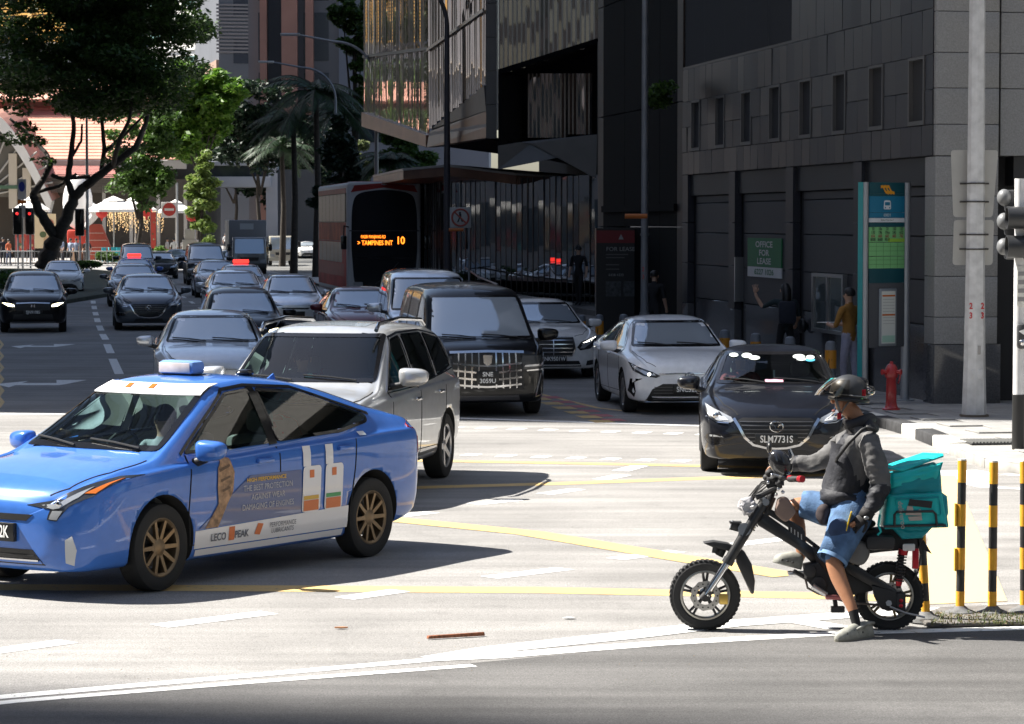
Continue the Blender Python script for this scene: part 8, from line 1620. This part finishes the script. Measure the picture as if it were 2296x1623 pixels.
def trouser(b,P,rad,n=26,hem=.02):
 P=[Vector(p)for p in P];vs=[]
 for i,p in enumerate(P):
  d=(P[min(i+1,len(P)-1)]-P[max(i-1,0)]).normalized();a=d.orthogonal().normalized()if i==0 else(pa-d*pa.dot(d)).normalized();pa=a;c=d.cross(a)
  for k in range(n):t=2*math.pi*k/n;w_=1+.06*mnoise.noise(Vector((math.cos(t)*2,math.sin(t)*2,i*.9)));vs.append(p+(a*math.cos(t)+c*math.sin(t))*rad[i]*w_)
 m=len(P);fs=[(i*n+k,i*n+(k+1)%n,(i+1)*n+(k+1)%n,(i+1)*n+k)for i in range(m-1)for k in range(n)];b.add(vs,fs)
 d=(P[-1]-P[-2]).normalized();base=(m-1)*n;inn=[Vector(vs[base+k])*.0+P[-1]+(Vector(vs[base+k])-P[-1])*.86 for k in range(n)];deep=[v-d*.06 for v in inn];off=len(b.v)-len(vs)
 b.add([Vector(vs[base+k])for k in range(n)]+inn+deep,[(k,(k+1)%n,n+(k+1)%n,n+k)for k in range(n)]+[(n+k,n+(k+1)%n,2*n+(k+1)%n,2*n+k)for k in range(n)])
sh1=rp('shorts',DEN,lambda b:(trouser(b,[Q_(1754,1066,-.02),Q_(1748,1085,-.07),Q_(1738,1110,-.14),Q_(1727,1135,-.20),Q_(1716,1160,-.25)],[.15,.145,.125,.112,.105]),trouser(b,[Q_(1752,1070,.02),Q_(1728,1074,.08),Q_(1700,1072,.12),Q_(1676,1066,.15),Q_(1662,1064,.165)],[.14,.125,.11,.10,.095])));folds(sh1.data,.008,12);folds(sh1.data,.003,34,seed=2.0)
rp('side_seam',mat('denim_stitch',(.20,.26,.36),.9),lambda b:b.tube([Q_(1752,1080,-.20),Q_(1742,1108,-.255),Q_(1733,1134,-.305),Q_(1722,1158,-.352)],.004,6),par=sh1);rp('hem_band',mat('denim_pale',(.14,.24,.40),.9,var=.2,vscale=20),lambda b:(b.tube([Vector(Q_(1717,1158,-.248)),Vector(Q_(1714,1164,-.258))],[.109,.108],26,cap=False)),par=sh1);rp('denim_patch',DEND,lambda b:(lambda M:b.ellipsoid((0,0,0),(.075,.02,.075),16,10,M))(Matrix.Translation(Vector(Q_(1728,1108,-.268)))@Matrix.Rotation(R(-20),4,'Y')),par=sh1)
CLG=mat('clog_grey',(.25,.25,.22),.7,var=.3,vscale=18,obj_coord=True);CLD=mat('clog_dirt',(.16,.15,.12),.8)
def clog(b,heel,toe,up_,wd):
 heel,toe=Vector(heel),Vector(toe);d=(toe-heel);Ln=d.length;d.normalize();u=Vector(up_);u=(u-d*u.dot(d)).normalized();s_=d.cross(u);n=18;rows=[]
 prof=[(-.07,.48,.04),(-.02,.68,.088),(.10,.80,.098),(.3,.82,.10),(.45,.90,.096),(.64,1.04,.080),(.82,1.02,.064),(.94,.80,.050),(1.0,.50,.038),(1.03,.22,.026)]
 for t,wf,h in prof:
  c=heel+d*(t*Ln);rows.append([c+s_*(wd*wf*math.cos(a))+u*(max(0,math.sin(a))**.8*h+min(0,math.sin(a))*.012)for a in[2*math.pi*k/n for k in range(n)]])
 vs=[v for r in rows for v in r];m=len(rows);fs=[(i*n+k,i*n+(k+1)%n,(i+1)*n+(k+1)%n,(i+1)*n+k)for i in range(m-1)for k in range(n)]+[tuple(range(n-1,-1,-1)),tuple((m-1)*n+k for k in range(n))];b.add(vs,fs)
gz=lambda x,y:tuple(G(x,y,.014)+RI)
h1,t1=Vector(gz(1781,1295)),Vector(gz(1724,1304));c1=rp('shoe',CLG,lambda b:clog(b,h1,t1,(0,0,1),.050),angle=60);rp('shoe_sole',CLD,lambda b:clog(b,h1-Vector((0,0,.004)),t1-Vector((0,0,.004)),(0,0,-1),.051),par=c1,angle=60)
rp('heel_strap',CLG,lambda b:b.tube([h1.lerp(t1,.42)+Vector((0,-.05,.055)),h1.lerp(t1,.1)+Vector((0,-.055,.085)),h1+Vector((.03,0,.08)),h1.lerp(t1,.1)+Vector((0,.05,.085))],.011,8),par=c1);rp('shoe_hole',BLKP,lambda b:[b.ellipsoid(h1.lerp(t1,.52+.1*k)+Vector((0,-.045+.012*(k%2),.052-.006*k)),(.011,.009,.009),8,5)for k in range(4)]+[b.ellipsoid(h1.lerp(t1,.25+.16*k)+Vector((0,-.050,.034)),(.012,.006,.009),8,5)for k in range(4)],par=c1)
h2,t2=Vector(Q_(1658,1176,.14)),Vector(Q_(1612,1164,.15));c2=rp('shoe',CLG,lambda b:clog(b,h2,t2,(0,0,1),.050),angle=60);rp('shoe_hole',BLKP,lambda b:[b.ellipsoid(h2.lerp(t2,.3+.2*k)+Vector((0,-.052,.028)),(.009,.004,.007),8,5)for k in range(3)],par=c2)
GLV=mat('glove_black',(.016,.014,.014),.8,var=.2,vscale=30);nh=hand(rider,Q_(1774,1084,-.26),Vector(Q_(1752,1104,-.27))-Vector(Q_(1774,1084,-.26)),(-.3,.4,-.6),-1,GLV,curl=.5);rp('fingertip',SKR,lambda b:[b.tube([Q_(1756+2*k,1096+3.2*k,-.285+.015*k),Q_(1749+2.4*k,1099+3.2*k,-.275+.015*k),Q_(1746+3.2*k,1103+2.6*k,-.255+.012*k)],[.011,.0105,.008],8)for k in range(4)],par=nh)
rp('cuff',GLV,lambda b:b.tube([Q_(1781,1074,-.255),Q_(1772,1087,-.26)],[.050,.046],14));rp('watch',mat('watch_steel',(.30,.30,.30),.3,.8),lambda b:b.ellipsoid(Q_(1776,1088,-.305),(.02,.012,.014),10,7))
ph=MB();ph.prism(rounded([(-.035,-.07),(.035,-.07),(.035,.07),(-.035,.07)],.01),-.005,.005,Matrix.Translation(W_(1745,1094,-.25))@Matrix.Rotation(R(15),4,'Y')@Matrix.Rotation(R(80),4,'Z')@Matrix.Rotation(R(90),4,'X'));o=ph.build('phone',mat('phone_yellow',(.62,.42,.03),.4),None,bevel=.003);tag(o,'yellow edged phone held in the gloved hand','phone')
hand(rider,Q_(1634,994,.34),Vector(Q_(1606,997,.37))-Vector(Q_(1634,994,.34)),(0,-.2,-1),1,SKR,curl=.30)
hc=Vector(Q_(1741,868));rp('ear',SKR,lambda b:b.ellipsoid(Q_(1729,885,-.088),(.02,.014,.032),12,8));rp('nose',SKR,lambda b:b.ellipsoid(Q_(1717,881,.045),(.016,.014,.018),10,7));rp('lips',mat('lip',(.28,.10,.08),.6),lambda b:b.ellipsoid(Q_(1718,898,.03),(.014,.024,.009),10,6));rp('eye',PLTX,lambda b:[b.ellipsoid(Q_(1716,873,d),(.01,.014,.009),10,6)for d in(0.0,.07)])
rp('cigarette',mat('cigarette_white',(.8,.8,.78),.7),lambda b:b.cyl(Q_(1720,901,-.01),Q_(1707,913,-.03),.0045));rp('lighter_band',REDA,lambda b:b.box(*(lambda c:(c[0]-.014,c[0]+.014,c[1]-.01,c[1]+.01,c[2]-.022,c[2]+.022))(Q_(1728,907,-.09))),bevel=.004)
HEL=mat('helmet_black',(.028,.029,.031),.42,var=.12,vscale=8,obj_coord=True)
def helm(b):
 M=Matrix.Translation(Vector(Q_(1745,864)))@Matrix.Rotation(R(6),4,'Y');prof=[];n=36;rows=14;vs=[]
 for i in range(rows+1):
  ph=(math.pi*.5)*i/rows*1.28;zz_=math.cos(ph);rr=math.sin(ph)if ph<math.pi/2 else 1-.05*(ph-math.pi/2)
  for k in range(n):t=2*math.pi*k/n;x=.132*rr*math.cos(t);vs.append(M@Vector((x,.118*rr*math.sin(t),.118*zz_ if ph<math.pi/2 else .118*zz_*(1.0 if math.cos(t)>-.55 else .35))))
 fs=[(i*n+k,i*n+(k+1)%n,(i+1)*n+(k+1)%n,(i+1)*n+k)for i in range(rows)for k in range(n)];b.add(vs,fs)
ho=rp('helmet',HEL,helm);rp('helmet_band',mat('band_black',(.01,.01,.011),.5),lambda b:b.tube([Vector(Q_(1745,877))+Vector((.131*math.cos(t),.118*math.sin(t),-.012*math.cos(t)))for t in[2*math.pi*k/32 for k in range(33)]],.014,8),par=ho);rp('helmet_rim',mat('rim_pale',(.25,.25,.25),.5),lambda b:b.tube([Vector(Q_(1746,870))+Vector((.134*math.cos(t),.121*math.sin(t),-.014*math.cos(t)+.004))for t in[2*math.pi*(k+15)/32 for k in range(22)]],.004,6),par=ho)
rp('red_decal',REDA,lambda b:b.box(*(lambda c:(c[0]-.016,c[0]+.016,c[1]-.008,c[1]+.008,c[2]-.022,c[2]+.022))(Q_(1771,866,-.085))),bevel=.004,par=ho);rp('rivet',mat('rivet_green',(.10,.30,.10),.4),lambda b:b.ellipsoid(Q_(1768,877,-.10),(.009,.006,.009)),par=ho);rp('hinge',mat('hinge_grey',(.12,.12,.12),.4),lambda b:b.ellipsoid(Q_(1722,868,-.105),(.02,.012,.022),14,8),par=ho)
VSG=clear_glass('visor_clear',(.80,.76,.70),.72,.05)
def visor(b):
 n=22;rows=7;c=Vector(Q_(1745,866));vs=[]
 for i in range(rows+1):
  v=i/rows;el=.80-v*.86
  for k in range(n+1):
   t=math.pi*(.52+.96*k/n);R_=.142+.03*v;vs.append(c+Vector((R_*(1.18+.2*v)*math.cos(t)*math.cos(el*.9),.140*math.sin(t),.135*math.sin(el)-.01*v)))
 b.add(vs,[(i*(n+1)+k,i*(n+1)+k+1,(i+1)*(n+1)+k+1,(i+1)*(n+1)+k)for i in range(rows)for k in range(n)])
rp('visor',VSG,visor,par=ho);rp('goggle',VSG,lambda b:b.ellipsoid(Q_(1780,862,-.01),(.045,.11,.035),18,10),par=ho)
for yy in(-.092,.085):rp('chin_strap',mat('strap_grey',(.16,.15,.14),.7),lambda b:(b.tube([Q_(1722,876,yy),Q_(1727,892,yy),Q_(1730,905,yy*.8)],[.012,.010,.008],8),b.tube([Q_(1746,880,yy),Q_(1736,894,yy),Q_(1730,905,yy*.8)],.006,6)),par=ho)
rp('neck_hair',HAIR,lambda b:b.ellipsoid(Q_(1756,878),(.05,.075,.028),14,8),par=ho)
